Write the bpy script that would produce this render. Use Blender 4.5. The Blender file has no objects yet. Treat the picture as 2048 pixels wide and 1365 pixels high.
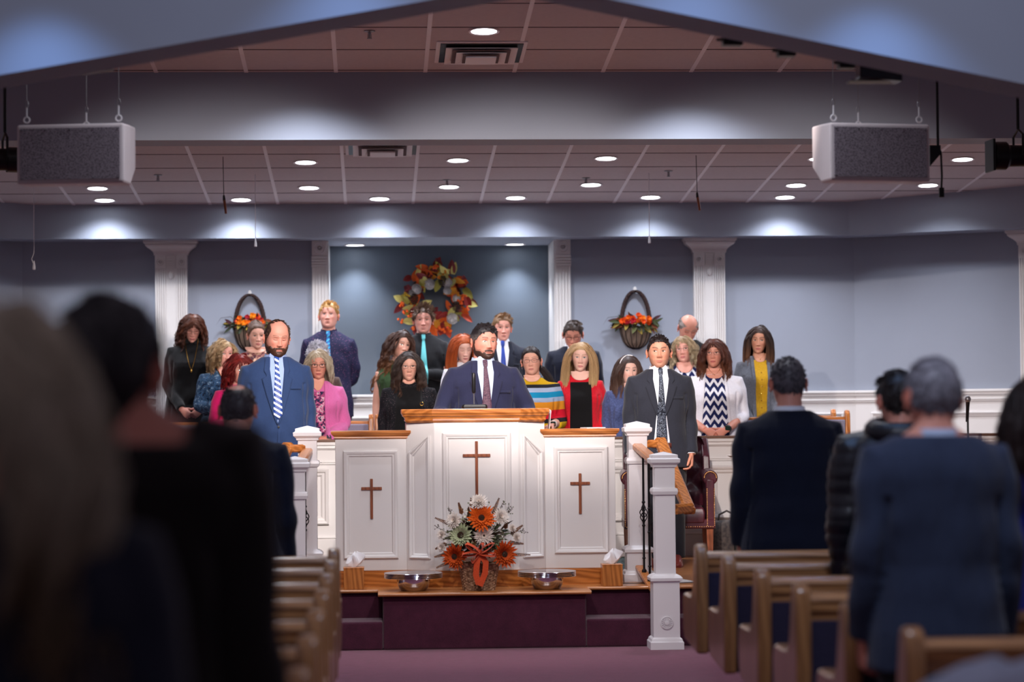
import bpy, math, random
import numpy as np
from mathutils import Vector, Matrix, noise
from mathutils.bvhtree import BVHTree

SC = bpy.context.scene
COL = SC.collection
PI = math.pi
rad = math.radians

# ------------------------------------------------------------------ camera
F_PX = 4836.0
CAM = np.array([-0.65, 0.0, 1.487])
_yaw, _pitch, _roll = math.atan(277.4 / F_PX), math.atan(149.0 / F_PX), 0.009
_r = np.array([math.cos(_yaw), -math.sin(_yaw), 0.0])
_f = np.array([math.sin(_yaw) * math.cos(_pitch), math.cos(_yaw) * math.cos(_pitch), math.sin(_pitch)])
_u = np.cross(_r, _f)
RT = _r * math.cos(_roll) - _u * math.sin(_roll)
UP = _u * math.cos(_roll) + _r * math.sin(_roll)
FW = _f
cam_data = bpy.data.cameras.new('camera')
cam = bpy.data.objects.new('camera', cam_data)
COL.objects.link(cam)
cam_data.sensor_width = 36.0
cam_data.lens = 36.0 * F_PX / 2048.0
cam_data.clip_start = 0.2
cam_data.clip_end = 200
cam.matrix_world = Matrix(((RT[0], UP[0], -FW[0], CAM[0]), (RT[1], UP[1], -FW[1], CAM[1]), (RT[2], UP[2], -FW[2], CAM[2]), (0, 0, 0, 1)))
cam_data.dof.use_dof = True
cam_data.dof.focus_distance = 17.0
cam_data.dof.aperture_fstop = 1.9
SC.camera = cam

SC.view_settings.view_transform = 'Standard'
SC.view_settings.look = 'None'
SC.view_settings.gamma = 1.0
SC.view_settings.use_curve_mapping = False
SC.view_settings.exposure = 0.08
try:
    SC.cycles.use_denoising = True
    SC.cycles.max_bounces = 8
except Exception:
    pass

# dim spill from the nave behind the camera
W = bpy.data.worlds.new('World')
SC.world = W
W.use_nodes = True
_bg = W.node_tree.nodes.get('Background') or W.node_tree.nodes.new('ShaderNodeBackground')
_bg.inputs['Color'].default_value = (0.74, 0.62, 0.74, 1)
_bg.inputs['Strength'].default_value = 0.23


def lamp(name, kind, loc, target, energy, color=(1, 1, 1), size=0.1, cone=60, blend=0.5, parent=None):
    d = bpy.data.lights.new(name, kind)
    d.energy = energy
    d.color = color
    if kind == 'SPOT':
        d.spot_size = rad(cone)
        d.spot_blend = blend
        d.shadow_soft_size = size
    elif kind == 'AREA':
        d.shape = 'DISK'
        d.size = size
    else:
        d.shadow_soft_size = size
    o = bpy.data.objects.new(name, d)
    COL.objects.link(o)
    o.location = loc
    v = Vector(target) - Vector(loc)
    o.rotation_euler = v.to_track_quat('-Z', 'Y').to_euler()
    if parent is not None:
        o.parent = parent
        o.matrix_parent_inverse = parent.matrix_world.inverted()
    return o


WASH = (1.0, 0.88, 0.82)
# stage lights hung under the ceiling just behind the gabled beam: four on the choir, two on the pulpit
STAGE = [((-1.6, 10.95, 4.05), (2.2, 20.9, 1.15), 1250, 31), ((-0.4, 10.95, 4.05), (-2.7, 20.9, 1.15), 1350, 31),
         ((0.4, 10.95, 4.05), (3.7, 20.9, 1.15), 1350, 31), ((1.6, 10.95, 4.05), (-0.9, 20.9, 1.15), 1250, 31),
         ((-0.75, 11.0, 3.80), (-0.5, 16.3, 0.9), 225, 50), ((0.75, 11.0, 3.80), (0.6, 16.3, 0.9), 225, 50)]
for _p, _t, _e, _c in STAGE:
    lamp('stage_light', 'SPOT', _p, _t, _e, WASH, 0.045, _c, 0.6)
# cool lights of the nave that wash the gabled beam
COOL = (0.30, 0.52, 1.0)
for _x, _z in ((-2.02, 3.50), (-0.74, 3.75), (0.70, 3.75), (1.50, 3.55)):
    lamp('nave_downlight', 'SPOT', (_x, 9.75, _z), (_x, 10.0, 2.6), 36, COOL, 0.05, 84, 1.0)
lamp('nave_fill', 'AREA', (0.6, 5.9, 4.0), (0.4, 14.0, 0.2), 60, (0.70, 0.78, 1.0), 0.5)  # unseen fill standing in for the cool lights of the nave
lamp('front_fill', 'AREA', (0.0, 13.2, 4.02), (0.0, 13.4, 0), 6, (1.0, 0.95, 0.95), 0.4)  # added soft overhead fill, has no fitting of its own


# ------------------------------------------------------------------ pixel <-> world
def at(px, py, Y):
    """point of the place seen at photo pixel (px, py) on the plane at depth Y"""
    d = RT * ((px - 1024.0) / F_PX) + UP * ((682.5 - py) / F_PX) + FW
    p = CAM + d * (Y / d[1])
    return Vector(p)


def on_ceiling(px, py):
    d = RT * ((px - 1024.0) / F_PX) + UP * ((682.5 - py) / F_PX) + FW
    # z = C0 - S*Y
    t = (C0 - CAM[2]) / (d[2] + CS * d[1])
    return Vector(CAM + d * t)


CS = 0.079
C0 = 3.419 + CS * 21.9


def ceil_z(Y):
    return C0 - CS * Y


# ------------------------------------------------------------------ materials
def lin(c):
    if isinstance(c, str):
        c = [int(c[i:i + 2], 16) for i in (0, 2, 4)]
    o = []
    for v in c[:3]:
        v = v / 255.0
        o.append(v / 12.92 if v <= 0.04045 else ((v + 0.055) / 1.055) ** 2.4)
    return tuple(o) + (1.0,)


class M:
    """small node-graph helper"""
    def __init__(self, name, rough=0.6, metal=0.0, spec=0.5):
        m = bpy.data.materials.new(name)
        m.use_nodes = True
        self.m = m
        self.nt = m.node_tree
        self.b = next(n for n in self.nt.nodes if n.type == 'BSDF_PRINCIPLED')
        self.b.inputs['Roughness'].default_value = rough
        self.b.inputs['Metallic'].default_value = metal
        self.b.inputs['Specular IOR Level'].default_value = spec

    def n(self, t, **kw):
        x = self.nt.nodes.new(t)
        for k, v in kw.items():
            if hasattr(x, k):
                setattr(x, k, v)
            else:
                x.inputs[k.replace('_', ' ')].default_value = v
        return x

    def l(self, a, b):
        self.nt.links.new(a, b)

    def coord(self, scale=(1, 1, 1), kind='Object', rot=(0, 0, 0)):
        t = self.n('ShaderNodeTexCoord')
        mp = self.n('ShaderNodeMapping')
        mp.inputs['Scale'].default_value = scale
        mp.inputs['Rotation'].default_value = rot
        self.l(t.outputs[kind], mp.inputs['Vector'])
        return mp.outputs['Vector']

    def noise(self, vec, scale=5, detail=3, rough=0.5):
        x = self.n('ShaderNodeTexNoise')
        x.inputs['Scale'].default_value = scale
        x.inputs['Detail'].default_value = detail
        x.inputs['Roughness'].default_value = rough
        self.l(vec, x.inputs['Vector'])
        return x.outputs['Fac']

    def ramp(self, fac, stops, interp='LINEAR'):
        r = self.n('ShaderNodeValToRGB')
        r.color_ramp.interpolation = interp
        els = r.color_ramp.elements
        while len(els) < len(stops):
            els.new(0.5)
        for e, (p, c) in zip(els, stops):
            e.position = p
            e.color = c
        self.l(fac, r.inputs['Fac'])
        return r.outputs['Color']

    def mix(self, fac, a, b, mode='MIX'):
        x = self.n('ShaderNodeMix', data_type='RGBA', blend_type=mode)
        for s, v in ((0, fac), (6, a), (7, b)):
            if hasattr(v, 'links'):
                self.l(v, x.inputs[s])
            else:
                x.inputs[s].default_value = v
        return x.outputs[2]

    def math(self, op, a, b=0.0, c=0.0):
        x = self.n('ShaderNodeMath', operation=op)
        for s, v in ((0, a), (1, b), (2, c)):
            if hasattr(v, 'links'):
                self.l(v, x.inputs[s])
            else:
                x.inputs[s].default_value = v
        return x.outputs[0]

    def color(self, c):
        if hasattr(c, 'links'):
            self.l(c, self.b.inputs['Base Color'])
        else:
            self.b.inputs['Base Color'].default_value = c

    def bump(self, fac, strength=0.3, dist=0.01):
        x = self.n('ShaderNodeBump')
        x.inputs['Strength'].default_value = strength
        x.inputs['Distance'].default_value = dist
        self.l(fac, x.inputs['Height'])
        self.l(x.outputs['Normal'], self.b.inputs['Normal'])


def paint(name, c, rough=0.55, var=0.06, scale=3.0, bump=0.05, bscale=120, metal=0.0, spec=0.4):
    m = M(name, rough, metal, spec)
    v = m.coord()
    c = lin(c)
    lo = tuple(x * (1 - var) for x in c[:3]) + (1,)
    hi = tuple(min(1, x * (1 + var)) for x in c[:3]) + (1,)
    m.color(m.ramp(m.noise(v, scale, 3), [(0.3, lo), (0.7, hi)]))
    if bump:
        m.bump(m.noise(v, bscale, 2), bump, 0.002)
    return m.m


def cloth(name, c, rough=0.9, var=0.15, fold=0.5, weave=400, spec=0.2, c2=None, sheen=0.15):
    """woven cloth with soft folds"""
    m = M(name, rough, 0, spec)
    v = m.coord()
    c = lin(c)
    lo = lin(c2) if c2 else tuple(x * (1 - var) for x in c[:3]) + (1,)
    hi = tuple(min(1, x * (1 + var)) for x in c[:3]) + (1,)
    m.color(m.ramp(m.noise(v, weave * 0.5, 2), [(0.35, lo), (0.65, hi)]))
    vf = m.coord((9, 9, 3.2))
    a = m.noise(vf, 1.0, 2, 0.45)
    b = m.noise(v, weave, 1)
    s = m.math('ADD', m.math('MULTIPLY', a, 1.0), m.math('MULTIPLY', b, 0.02))
    m.bump(s, fold, 0.035)
    m.b.inputs['Sheen Weight'].default_value = sheen
    return m.m


def wood(name, c1, c2, rough=0.35, scale=1.0, axis=0, coat=0.25):
    m = M(name, rough, 0, 0.5)
    s = [14, 14, 14]
    s[axis] = 1.6
    v = m.coord(tuple(x * scale for x in s))
    n1 = m.noise(v, 2.2, 5, 0.62)
    w = m.n('ShaderNodeTexWave', wave_type='BANDS', bands_direction='DIAGONAL')
    w.inputs['Scale'].default_value = 1.3
    w.inputs['Distortion'].default_value = 6
    w.inputs['Detail'].default_value = 3
    m.l(v, w.inputs['Vector'])
    f = m.math('ADD', m.math('MULTIPLY', n1, 0.65), m.math('MULTIPLY', w.outputs['Fac'], 0.35))
    m.color(m.ramp(f, [(0.25, lin(c1)), (0.5, tuple((a + b) / 2 for a, b in zip(lin(c1), lin(c2)))), (0.75, lin(c2))]))
    m.bump(f, 0.08, 0.003)
    m.b.inputs['Coat Weight'].default_value = coat
    m.b.inputs['Coat Roughness'].default_value = 0.18
    return m.m


def attr_mat(name, rough=0.6, spec=0.3, bump=0.0, bscale=60, sss=0.0, sheen=0.0, coat=0.0):
    """colour read from the mesh's own colour attribute"""
    m = M(name, rough, 0, spec)
    a = m.n('ShaderNodeAttribute')
    a.attribute_name = 'Col'
    v = m.coord()
    n = m.noise(v, bscale, 2)
    m.color(m.mix(1.0, a.outputs['Color'], m.ramp(n, [(0.3, (0.88, 0.88, 0.88, 1)), (0.7, (1, 1, 1, 1))]), 'MULTIPLY'))
    if bump:
        m.bump(n, bump, 0.002)
    if sss:
        m.b.inputs['Subsurface Weight'].default_value = sss
        m.b.inputs['Subsurface Radius'].default_value = (0.012, 0.005, 0.003)
        m.b.inputs['Subsurface Scale'].default_value = 0.5
    m.b.inputs['Sheen Weight'].default_value = sheen
    m.b.inputs['Coat Weight'].default_value = coat
    return m.m


def emit(name, c, s):
    m = M(name)
    m.b.inputs['Emission Color'].default_value = c
    m.b.inputs['Emission Strength'].default_value = s
    m.b.inputs['Base Color'].default_value = (0.8, 0.8, 0.8, 1)
    return m.m


MT = {}
MT['wall'] = paint('grey_blue_wall_paint', (150, 157, 172), 0.7, 0.03, 1.5, 0.08, 90)
MT['slate'] = paint('slate_blue_wall_paint', (86, 96, 108), 0.6, 0.05, 1.5, 0.12, 90)
MT['white'] = paint('white_trim_paint', (224, 221, 220), 0.38, 0.02, 2.0, 0.03, 60)
MT['newel'] = paint('white_post_paint', (226, 224, 228), 0.35, 0.02, 2.0, 0.03, 60)
MT['tile'] = paint('ceiling_tile', (206, 194, 195), 0.9, 0.03, 30, 0.3, 150)
MT['tbar'] = paint('ceiling_grid_metal', (246, 240, 242), 0.5, 0.01)
MT['shadow_gap'] = paint('ceiling_shadow_gap', (112, 98, 100), 0.9, 0.02)  # dark tone painted for the shadow in tile joints and vent gaps
MT['oak'] = wood('oak_varnish', (150, 84, 32), (205, 128, 62), 0.3, 1.0, 0)
MT['oak_v'] = wood('oak_varnish_upright', (150, 84, 32), (205, 128, 62), 0.3, 1.0, 2)
MT['oak_y'] = wood('oak_varnish_floor', (150, 92, 46), (190, 124, 70), 0.3, 0.8, 0)
MT['cherry'] = wood('red_brown_wood', (112, 56, 30), (150, 82, 48), 0.4, 1.2, 2)
MT['pew'] = wood('pew_oak', (140, 96, 60), (182, 132, 86), 0.28, 0.8, 0, 0.5)
MT['pew_v'] = wood('pew_oak_upright', (132, 90, 56), (168, 120, 76), 0.3, 0.8, 2, 0.4)
MT['black_iron'] = paint('black_iron', (24, 22, 26), 0.45, 0.1, metal=0.6)
MT['black'] = paint('black_plastic', (14, 14, 16), 0.4, 0.1)
MT['chrome'] = paint('polished_steel', (215, 215, 222), 0.12, 0.02, bump=0, metal=1.0)
MT['steel'] = paint('galvanised_steel', (150, 150, 155), 0.35, 0.05, metal=0.9)
MT['speaker'] = paint('white_speaker_paint', (222, 212, 214), 0.5, 0.02)
MT['lens'] = emit('lit_downlight_lens', (0.9, 0.93, 1.0, 1), 14.0)
MT['paper'] = paint('white_paper', (236, 234, 238), 0.8, 0.02)


def carpet_mat(name, c1, c2, bscale=260):
    m = M(name, 0.95, 0, 0.15)
    v = m.coord()
    a = m.noise(v, 14, 4, 0.6)
    b = m.noise(v, bscale, 2)
    f = m.math('ADD', m.math('MULTIPLY', a, 0.5), m.math('MULTIPLY', b, 0.5))
    m.color(m.ramp(f, [(0.3, lin(c1)), (0.7, lin(c2))]))
    m.bump(b, 0.6, 0.006)
    m.b.inputs['Sheen Weight'].default_value = 0.25
    return m.m


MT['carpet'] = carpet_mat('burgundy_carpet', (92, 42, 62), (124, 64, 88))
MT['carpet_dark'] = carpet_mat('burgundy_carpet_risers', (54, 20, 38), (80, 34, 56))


# ------------------------------------------------------------------ mesh builder
class MB:
    def __init__(self):
        self.v = []
        self.f = []
        self.mi = []
        self.c = []

    def add(self, verts, faces, mi=0, col=None):
        o = len(self.v)
        self.v.extend([tuple(p) for p in verts])
        self.f.extend([tuple(i + o for i in f) for f in faces])
        self.mi.extend([mi] * len(faces))
        if col is not None:
            self.c.extend([col] * len(verts) if isinstance(col[0], (int, float)) else col)
        return self

    def box(self, x0, x1, y0, y1, z0, z1, mi=0, col=None):
        v = [(x, y, z) for z in (z0, z1) for y in (y0, y1) for x in (x0, x1)]
        f = [(0, 2, 3, 1), (4, 5, 7, 6), (0, 1, 5, 4), (2, 6, 7, 3), (0, 4, 6, 2), (1, 3, 7, 5)]
        return self.add(v, f, mi, col)

    def prism(self, prof, a0, a1, axis='x', mi=0, col=None):
        """closed profile extruded along an axis; profile is in the other two axes in order"""
        n = len(prof)
        v = []
        for a in (a0, a1):
            for p, q in prof:
                v.append({'x': (a, p, q), 'y': (p, a, q), 'z': (p, q, a)}[axis])
        f = [(i, (i + 1) % n, n + (i + 1) % n, n + i) for i in range(n)]
        f += [tuple(reversed(range(n))), tuple(range(n, 2 * n))]
        return self.add(v, f, mi, col)

    def loft(self, rings, closed=True, cap=True, mi=0, col=None, loop=False):
        n = len(rings[0])
        v = [p for r in rings for p in r]
        f = []
        m = len(rings)
        for k in range(m if loop else m - 1):
            a, b = k * n, ((k + 1) % m) * n
            for i in range(n if closed else n - 1):
                j = (i + 1) % n
                f.append((a + i, a + j, b + j, b + i))
        if cap and closed and not loop:
            f.append(tuple(reversed(range(n))))
            f.append(tuple(range((m - 1) * n, m * n)))
        return self.add(v, f, mi, col)

    def lathe(self, prof, c=(0, 0, 0), n=24, axis='z', mi=0, col=None, sx=1.0, sy=1.0):
        rings = []
        for r, h in prof:
            ring = []
            for i in range(n):
                a = 2 * PI * i / n
                x, y = r * math.cos(a) * sx, r * math.sin(a) * sy
                p = {'z': (x, y, h), 'y': (x, h, -y), 'x': (h, x, y)}[axis]
                ring.append((p[0] + c[0], p[1] + c[1], p[2] + c[2]))
            rings.append(ring)
        return self.loft(rings, mi=mi, col=col)

    def tube(self, pts, r, n=8, loop=False, mi=0, col=None, flat=1.0, upv=None):
        pts = [Vector(p) for p in pts]
        m = len(pts)
        rr = r if hasattr(r, '__len__') else [r] * m
        rings = []
        prev = None
        for k in range(m):
            if loop:
                t = pts[(k + 1) % m] - pts[k - 1]
            else:
                t = pts[min(k + 1, m - 1)] - pts[max(k - 1, 0)]
            if t.length < 1e-9:
                t = Vector((0, 0, 1))
            t.normalize()
            if prev is None:
                a = Vector(upv) if upv else (Vector((0, 0, 1)) if abs(t.z) < 0.9 else Vector((1, 0, 0)))
                nrm = (a - t * a.dot(t)).normalized()
            else:
                nrm = prev - t * prev.dot(t)
                if nrm.length < 1e-6:
                    nrm = t.orthogonal()
                nrm.normalize()
            prev = nrm
            bn = t.cross(nrm)
            rings.append([pts[k] + (nrm * math.cos(2 * PI * i / n) * flat + bn * math.sin(2 * PI * i / n)) * rr[k] for i in range(n)])
        return self.loft(rings, mi=mi, col=col, loop=loop)

    def ball(self, c, r, n=10, sz=None, mi=0, col=None):
        r3 = (r, r, r) if not hasattr(r, '__len__') else r
        rings = []
        m = max(5, n // 2 + 1)
        for k in range(m + 1):
            ph = PI * k / m
            s = max(math.sin(ph), 0.02)
            rings.append([(c[0] + r3[0] * s * math.cos(2 * PI * i / n), c[1] + r3[1] * s * math.sin(2 * PI * i / n), c[2] - r3[2] * math.cos(ph)) for i in range(n)])
        return self.loft(rings, mi=mi, col=col)

    def frame(self, x0, z0, x1, z1, y, prof, mi=0, zt=None):
        """mitred moulding frame in the XZ plane facing -Y. prof: (inward offset, stand-out). zt: (zleft, zright) for a raked top"""
        zl, zr = zt if zt else (z1, z1)
        cor = [(x0, z0, 1, 1), (x1, z0, -1, 1), (x1, zr, -1, -1), (x0, zl, 1, -1)]
        rings = [[(cx + sx * o, y - d, cz + sz * o) for (o, d) in prof] for cx, cz, sx, sz in cor]
        return self.loft(rings, closed=False, cap=False, mi=mi, loop=True)

    def xform(self, mat, start=0):
        for i in range(start, len(self.v)):
            self.v[i] = tuple(mat @ Vector(self.v[i]))
        return self

    def build(self, name, mats, parent=None, smooth=True, bevel=0.0, loc=None, rotz=0.0, angle=35):
        me = bpy.data.meshes.new(name)
        me.from_pydata(self.v, [], self.f)
        for mt in (mats if isinstance(mats, (list, tuple)) else [mats]):
            me.materials.append(MT[mt] if isinstance(mt, str) else mt)
        if any(self.mi):
            me.polygons.foreach_set('material_index', self.mi)
        if self.c:
            ca = me.color_attributes.new('Col', 'FLOAT_COLOR', 'POINT')
            arr = np.ones((len(self.v), 4), dtype=np.float32)
            arr[:, :3] = np.array([c[:3] for c in self.c], dtype=np.float32)
            ca.data.foreach_set('color', arr.ravel())
        me.update()
        o = link_mesh(name, me, parent, loc, rotz)
        if smooth:
            me.shade_smooth()
            me.set_sharp_from_angle(angle=rad(angle))
        if bevel:
            b = o.modifiers.new('bevel', 'BEVEL')
            b.width = bevel
            b.segments = 2
            b.limit_method = 'ANGLE'
        return o


def link_mesh(name, me, parent=None, loc=None, rotz=0.0):
    o = bpy.data.objects.new(name, me)
    COL.objects.link(o)
    if loc is not None:
        o.location = loc
    o.rotation_euler.z = rotz
    if parent is not None:
        o.parent = parent
    return o


def thing(name, label, cat, loc=(0, 0, 0), rotz=0.0, group=None):
    o = bpy.data.objects.new(name, None)
    o.empty_display_size = 0.1
    COL.objects.link(o)
    o.location = loc
    o.rotation_euler.z = rotz
    return tag(o, label, cat, group)


def tag(o, label, cat, group=None):
    o['label'] = label
    o['category'] = cat
    if group:
        o['group'] = group
    return o


def struct(o, label=None):
    o['kind'] = 'structure'
    if label:
        o['label'] = label
    return o


def copy_tree(o, parent=None):
    c = o.copy()
    COL.objects.link(c)
    if parent is not None:
        c.parent = parent
    for ch in list(o.children):
        copy_tree(ch, c)
    return c
# ================================================================== the room
PZ = 0.365            # platform height
YB = 22.3             # back wall
SOFZ = 3.11           # underside of the soffit
YS = 21.9             # soffit face
XR = at(1711, 784, YB).x
XL = at(45, 600, YB).x
XSR = at(1698, 440, YS).x
XSL = at(68, 440, YS).x
AX0, AX1 = at(655, 600, YB).x, at(1111, 600, YB).x      # alcove opening
RAILZ = at(1650, 783, YB).z
DX, DY = math.cos(rad(30)), -math.sin(rad(30))

o = MB().box(-7.5, 7.5, -2.0, 23.2, -0.1, 0).build('floor', 'carpet', smooth=False)
struct(o)

# back wall, in one piece round the alcove
m = MB()
m.box(XL - 0.3, AX0, YB, YB + 0.15, 0, 4.2)
m.box(AX1, XR + 0.3, YB, YB + 0.15, 0, 4.2)
m.box(AX0, AX1, YB, YB + 0.15, 0, RAILZ)
struct(m.build('wall_back', 'wall', smooth=False))
m = MB()
YA = 23.0
m.box(AX0 - 0.1, AX1 + 0.1, YA, YA + 0.1, RAILZ - 0.2, 3.4)
m.box(AX0 - 0.1, AX0 - 0.001, YB + 0.15, YA, RAILZ - 0.2, 3.4)
m.box(AX1 + 0.001, AX1 + 0.1, YB + 0.15, YA, RAILZ - 0.2, 3.4)
struct(m.build('wall_alcove', 'slate', smooth=False))
m = MB().box(AX0, AX1, YB - 0.02, YA, RAILZ - 0.03, RAILZ + 0.005)
struct(m.build('trim_1', 'white', smooth=False, bevel=0.005))
m = MB().box(AX0 - 0.001, AX0 + 0.012, YB - 0.001, YA, RAILZ, SOFZ).box(AX1 - 0.012, AX1 + 0.001, YB - 0.001, YA, RAILZ, SOFZ)
struct(m.build('trim_2', 'white', smooth=False))


def slab(p0, p1, th, z0, z1, name, mat):
    """vertical slab; its front face runs from p0 to p1, thickness goes away from the camera"""
    d = Vector((p1[0] - p0[0], p1[1] - p0[1]))
    n = Vector((-d.y, d.x)).normalized() * th
    if n.y < 0:
        n = -n
    q = [p0, p1, (p1[0] + n.x, p1[1] + n.y), (p0[0] + n.x, p0[1] + n.y)]
    z0a, z1a = (z0, z0) if not hasattr(z0, '__len__') else z0, (z1, z1) if not hasattr(z1, '__len__') else z1
    v = [(x, y, z) for (x, y), z in zip(q, (z0a[0], z0a[1], z0a[1], z0a[0]))] + [(x, y, z) for (x, y), z in zip(q, (z1a[0], z1a[1], z1a[1], z1a[0]))]
    f = [(3, 2, 1, 0), (4, 5, 6, 7), (0, 1, 5, 4), (1, 2, 6, 5), (2, 3, 7, 6), (3, 0, 4, 7)]
    return MB().add(v, f)


struct(slab((XR, YB), (XR + DX * 3.2, YB + DY * 3.2), 0.15, 0, 4.3, '', '').build('wall_right', 'wall', smooth=False))
struct(slab((XL - DX * 3.2, YB + DY * 3.2), (XL, YB), 0.15, 0, 4.3, '', '').build('wall_left', 'wall', smooth=False))

# soffit that runs round above the choir
m = MB()
P = [(XSL - DX * 3.4, YS + DY * 3.4), (XSL, YS), (XSR, YS), (XSR + DX * 3.4, YS + DY * 3.4)]
Q = [(P[0][0], P[0][1] + 0.48), (XSL, YB + 0.02), (XSR, YB + 0.02), (P[3][0], P[3][1] + 0.48)]
v = [(x, y, SOFZ) for x, y in P] + [(x, y, SOFZ) for x, y in Q] + [(x, y, 4.4) for x, y in P] + [(x, y, 4.4) for x, y in Q]
f = []
for i in range(3):
    f += [(i, i + 1, 9 + i, 8 + i), (i, 4 + i, 5 + i, i + 1)]
m.add(v, f)
m.box(AX0 - 0.1, AX1 + 0.1, YB, YA + 0.05, SOFZ, SOFZ + 0.08)
struct(m.build('ceiling_soffit', 'wall', smooth=False))

# sloping tiled ceiling
m = MB()
y0, y1 = 10.3, 22.4
m.add([(-7.5, y0, ceil_z(y0)), (7.5, y0, ceil_z(y0)), (7.5, y1, ceil_z(y1)), (-7.5, y1, ceil_z(y1)),
       (-7.5, y0, ceil_z(y0) + 0.1), (7.5, y0, ceil_z(y0) + 0.1), (7.5, y1, ceil_z(y1) + 0.1), (-7.5, y1, ceil_z(y1) + 0.1)],
      [(0, 3, 2, 1), (4, 5, 6, 7), (0, 1, 5, 4), (1, 2, 6, 5), (2, 3, 7, 6), (3, 0, 4, 7)])
struct(m.build('ceiling', 'tile', smooth=False))
m = MB()
GX = at(826, 405, 21.9).x
T = 0.61
for k in range(-12, 13):
    x = GX + k * T
    w = 0.014
    v = []
    for yy in (y0, y1):
        z = ceil_z(yy)
        v += [(x - w, yy, z), (x + w, yy, z), (x + w, yy, z - 0.004), (x - w, yy, z - 0.004)]
    m.add(v, [(0, 1, 2, 3), (4, 7, 6, 5), (3, 2, 6, 7), (0, 3, 7, 4), (1, 5, 6, 2)])
struct(m.build('trim_3', 'tbar', smooth=False), 'long bars of the ceiling tile grid')
m = MB()
YG = 21.32
for k in range(-1, 19):
    yy = YG - k * T
    w = 0.006
    z0_, z1_ = ceil_z(yy - w), ceil_z(yy + w)
    m.add([(-7.5, yy - w, z0_ - 0.003), (7.5, yy - w, z0_ - 0.003), (7.5, yy + w, z1_ - 0.003), (-7.5, yy + w, z1_ - 0.003), (-7.5, yy - w, z0_), (7.5, yy - w, z0_), (7.5, yy + w, z1_), (-7.5, yy + w, z1_)],
          [(0, 3, 2, 1), (0, 1, 5, 4), (2, 3, 7, 6)])
struct(m.build('trim_13', 'shadow_gap', smooth=False), 'cross joints of the ceiling tiles, shadow gaps painted dark')

# dropped header beam
HZ = at(1000, 279, 16.5).z
m = MB().box(-7.5, 7.5, 16.5, 16.86, HZ, 4.05)
struct(m.build('ceiling_header', 'wall', smooth=False))
# gabled fascia beam
gl = [at(0, 150, 10.2), at(700, 28, 10.2)]
gr = [at(1348, 25, 10.2), at(2048, 168, 10.2)]
sl = (gl[1].z - gl[0].z) / (gl[1].x - gl[0].x)
sr = (gr[1].z - gr[0].z) / (gr[1].x - gr[0].x)
xp = (gr[0].z - gl[0].z + sl * gl[0].x - sr * gr[0].x) / (sl - sr)
zp = gl[0].z + sl * (xp - gl[0].x)
m = MB()
pf = [(-7.0, gl[0].z + sl * (-7.0 - gl[0].x)), (xp, zp), (7.0, gr[0].z + sr * (7.0 - gr[0].x)), (7.0, 5.6), (-7.0, 5.6)]
m.prism(pf, 10.2, 10.55, 'y')
struct(m.build('ceiling_gable_beam', 'wall', smooth=False))


# wainscot, chair rails and framed panels
RPROF = [(0, 0), (0.030, 0), (0.034, -0.012), (0.034, -0.022), (0.020, -0.030), (0.022, -0.046), (0.008, -0.060), (0.0, -0.064)]


def rail_run(m, p0, p1, z, s=1.0, prof=RPROF):
    d = Vector((p1[0] - p0[0], p1[1] - p0[1])).normalized()
    n = Vector((d.y, -d.x))
    if n.y > 0:
        n = -n
    r = []
    for p in (p0, p1):
        r.append([(p[0] + n.x * o * s, p[1] + n.y * o * s, z + h * s) for o, h in prof])
    m.loft(r)


PAN = [(0, 0), (0, 0.018), (0.008, 0.026), (0.020, 0.022), (0.026, 0.012), (0.040, 0.010), (0.046, 0.004), (0.050, 0.0)]


def wall_panel(m, p0, p1, z0, z1, pr=PAN, s=1.0):
    """framed moulding on the vertical plane through p0-p1"""
    d = Vector((p1[0] - p0[0], p1[1] - p0[1]))
    L = d.length
    t = MB().frame(0, z0, L, z1, 0, [(a * s, b * s) for a, b in pr])
    a = math.atan2(d.y, d.x)
    t.xform(Matrix.Translation((p0[0], p0[1], 0)) @ Matrix.Rotation(a, 4, 'Z'))
    m.add(t.v, t.f)


m = MB()
e = 0.012
m.box(XL - 0.05, XR + 0.01, YB - e, YB, 0.3, RAILZ)
rail_run(m, (XL, YB - e), (XR, YB - e), RAILZ + 0.004)
rail_run(m, (XL, YB - e), (XR, YB - e), RAILZ - 0.075, 0.6)
for a, b in ((XL + 0.15, XL + 1.6), (AX0 + 0.1, -0.1), (0.1, AX1 - 0.1), (AX1 + 0.5, AX1 + 1.3), (AX1 + 1.75, XR - 0.12)):
    wall_panel(m, (a, YB - e), (b, YB - e), 0.9, at(1690, 826, YB).z)
struct(m.build('trim_4', 'white', smooth=False), 'white wainscot of the back wall')
m = MB()
for sgn, X0 in ((1, XR), (-1, XL)):
    p0 = (X0, YB - e)
    p1 = (X0 + sgn * DX * 3.1, YB - e + DY * 3.1)
    a, b = (p0, p1) if sgn > 0 else (p1, p0)
    s = slab(a, b, e, 0.3, RAILZ, '', '')
    m.add(s.v, s.f)
    rail_run(m, a, b, RAILZ + 0.004)
    rail_run(m, a, b, RAILZ - 0.075, 0.6)
    for u0, u1 in ((0.15, 1.45), (2.0, 3.0)):
        q0 = (X0 + sgn * DX * u0, YB - e + DY * u0)
        q1 = (X0 + sgn * DX * u1, YB - e + DY * u1)
        if sgn < 0:
            q0, q1 = q1, q0
        wall_panel(m, q0, q1, 0.9, RAILZ - 0.20)
struct(m.build('trim_5', 'white', smooth=False), 'white wainscot of the angled side walls')


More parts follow.
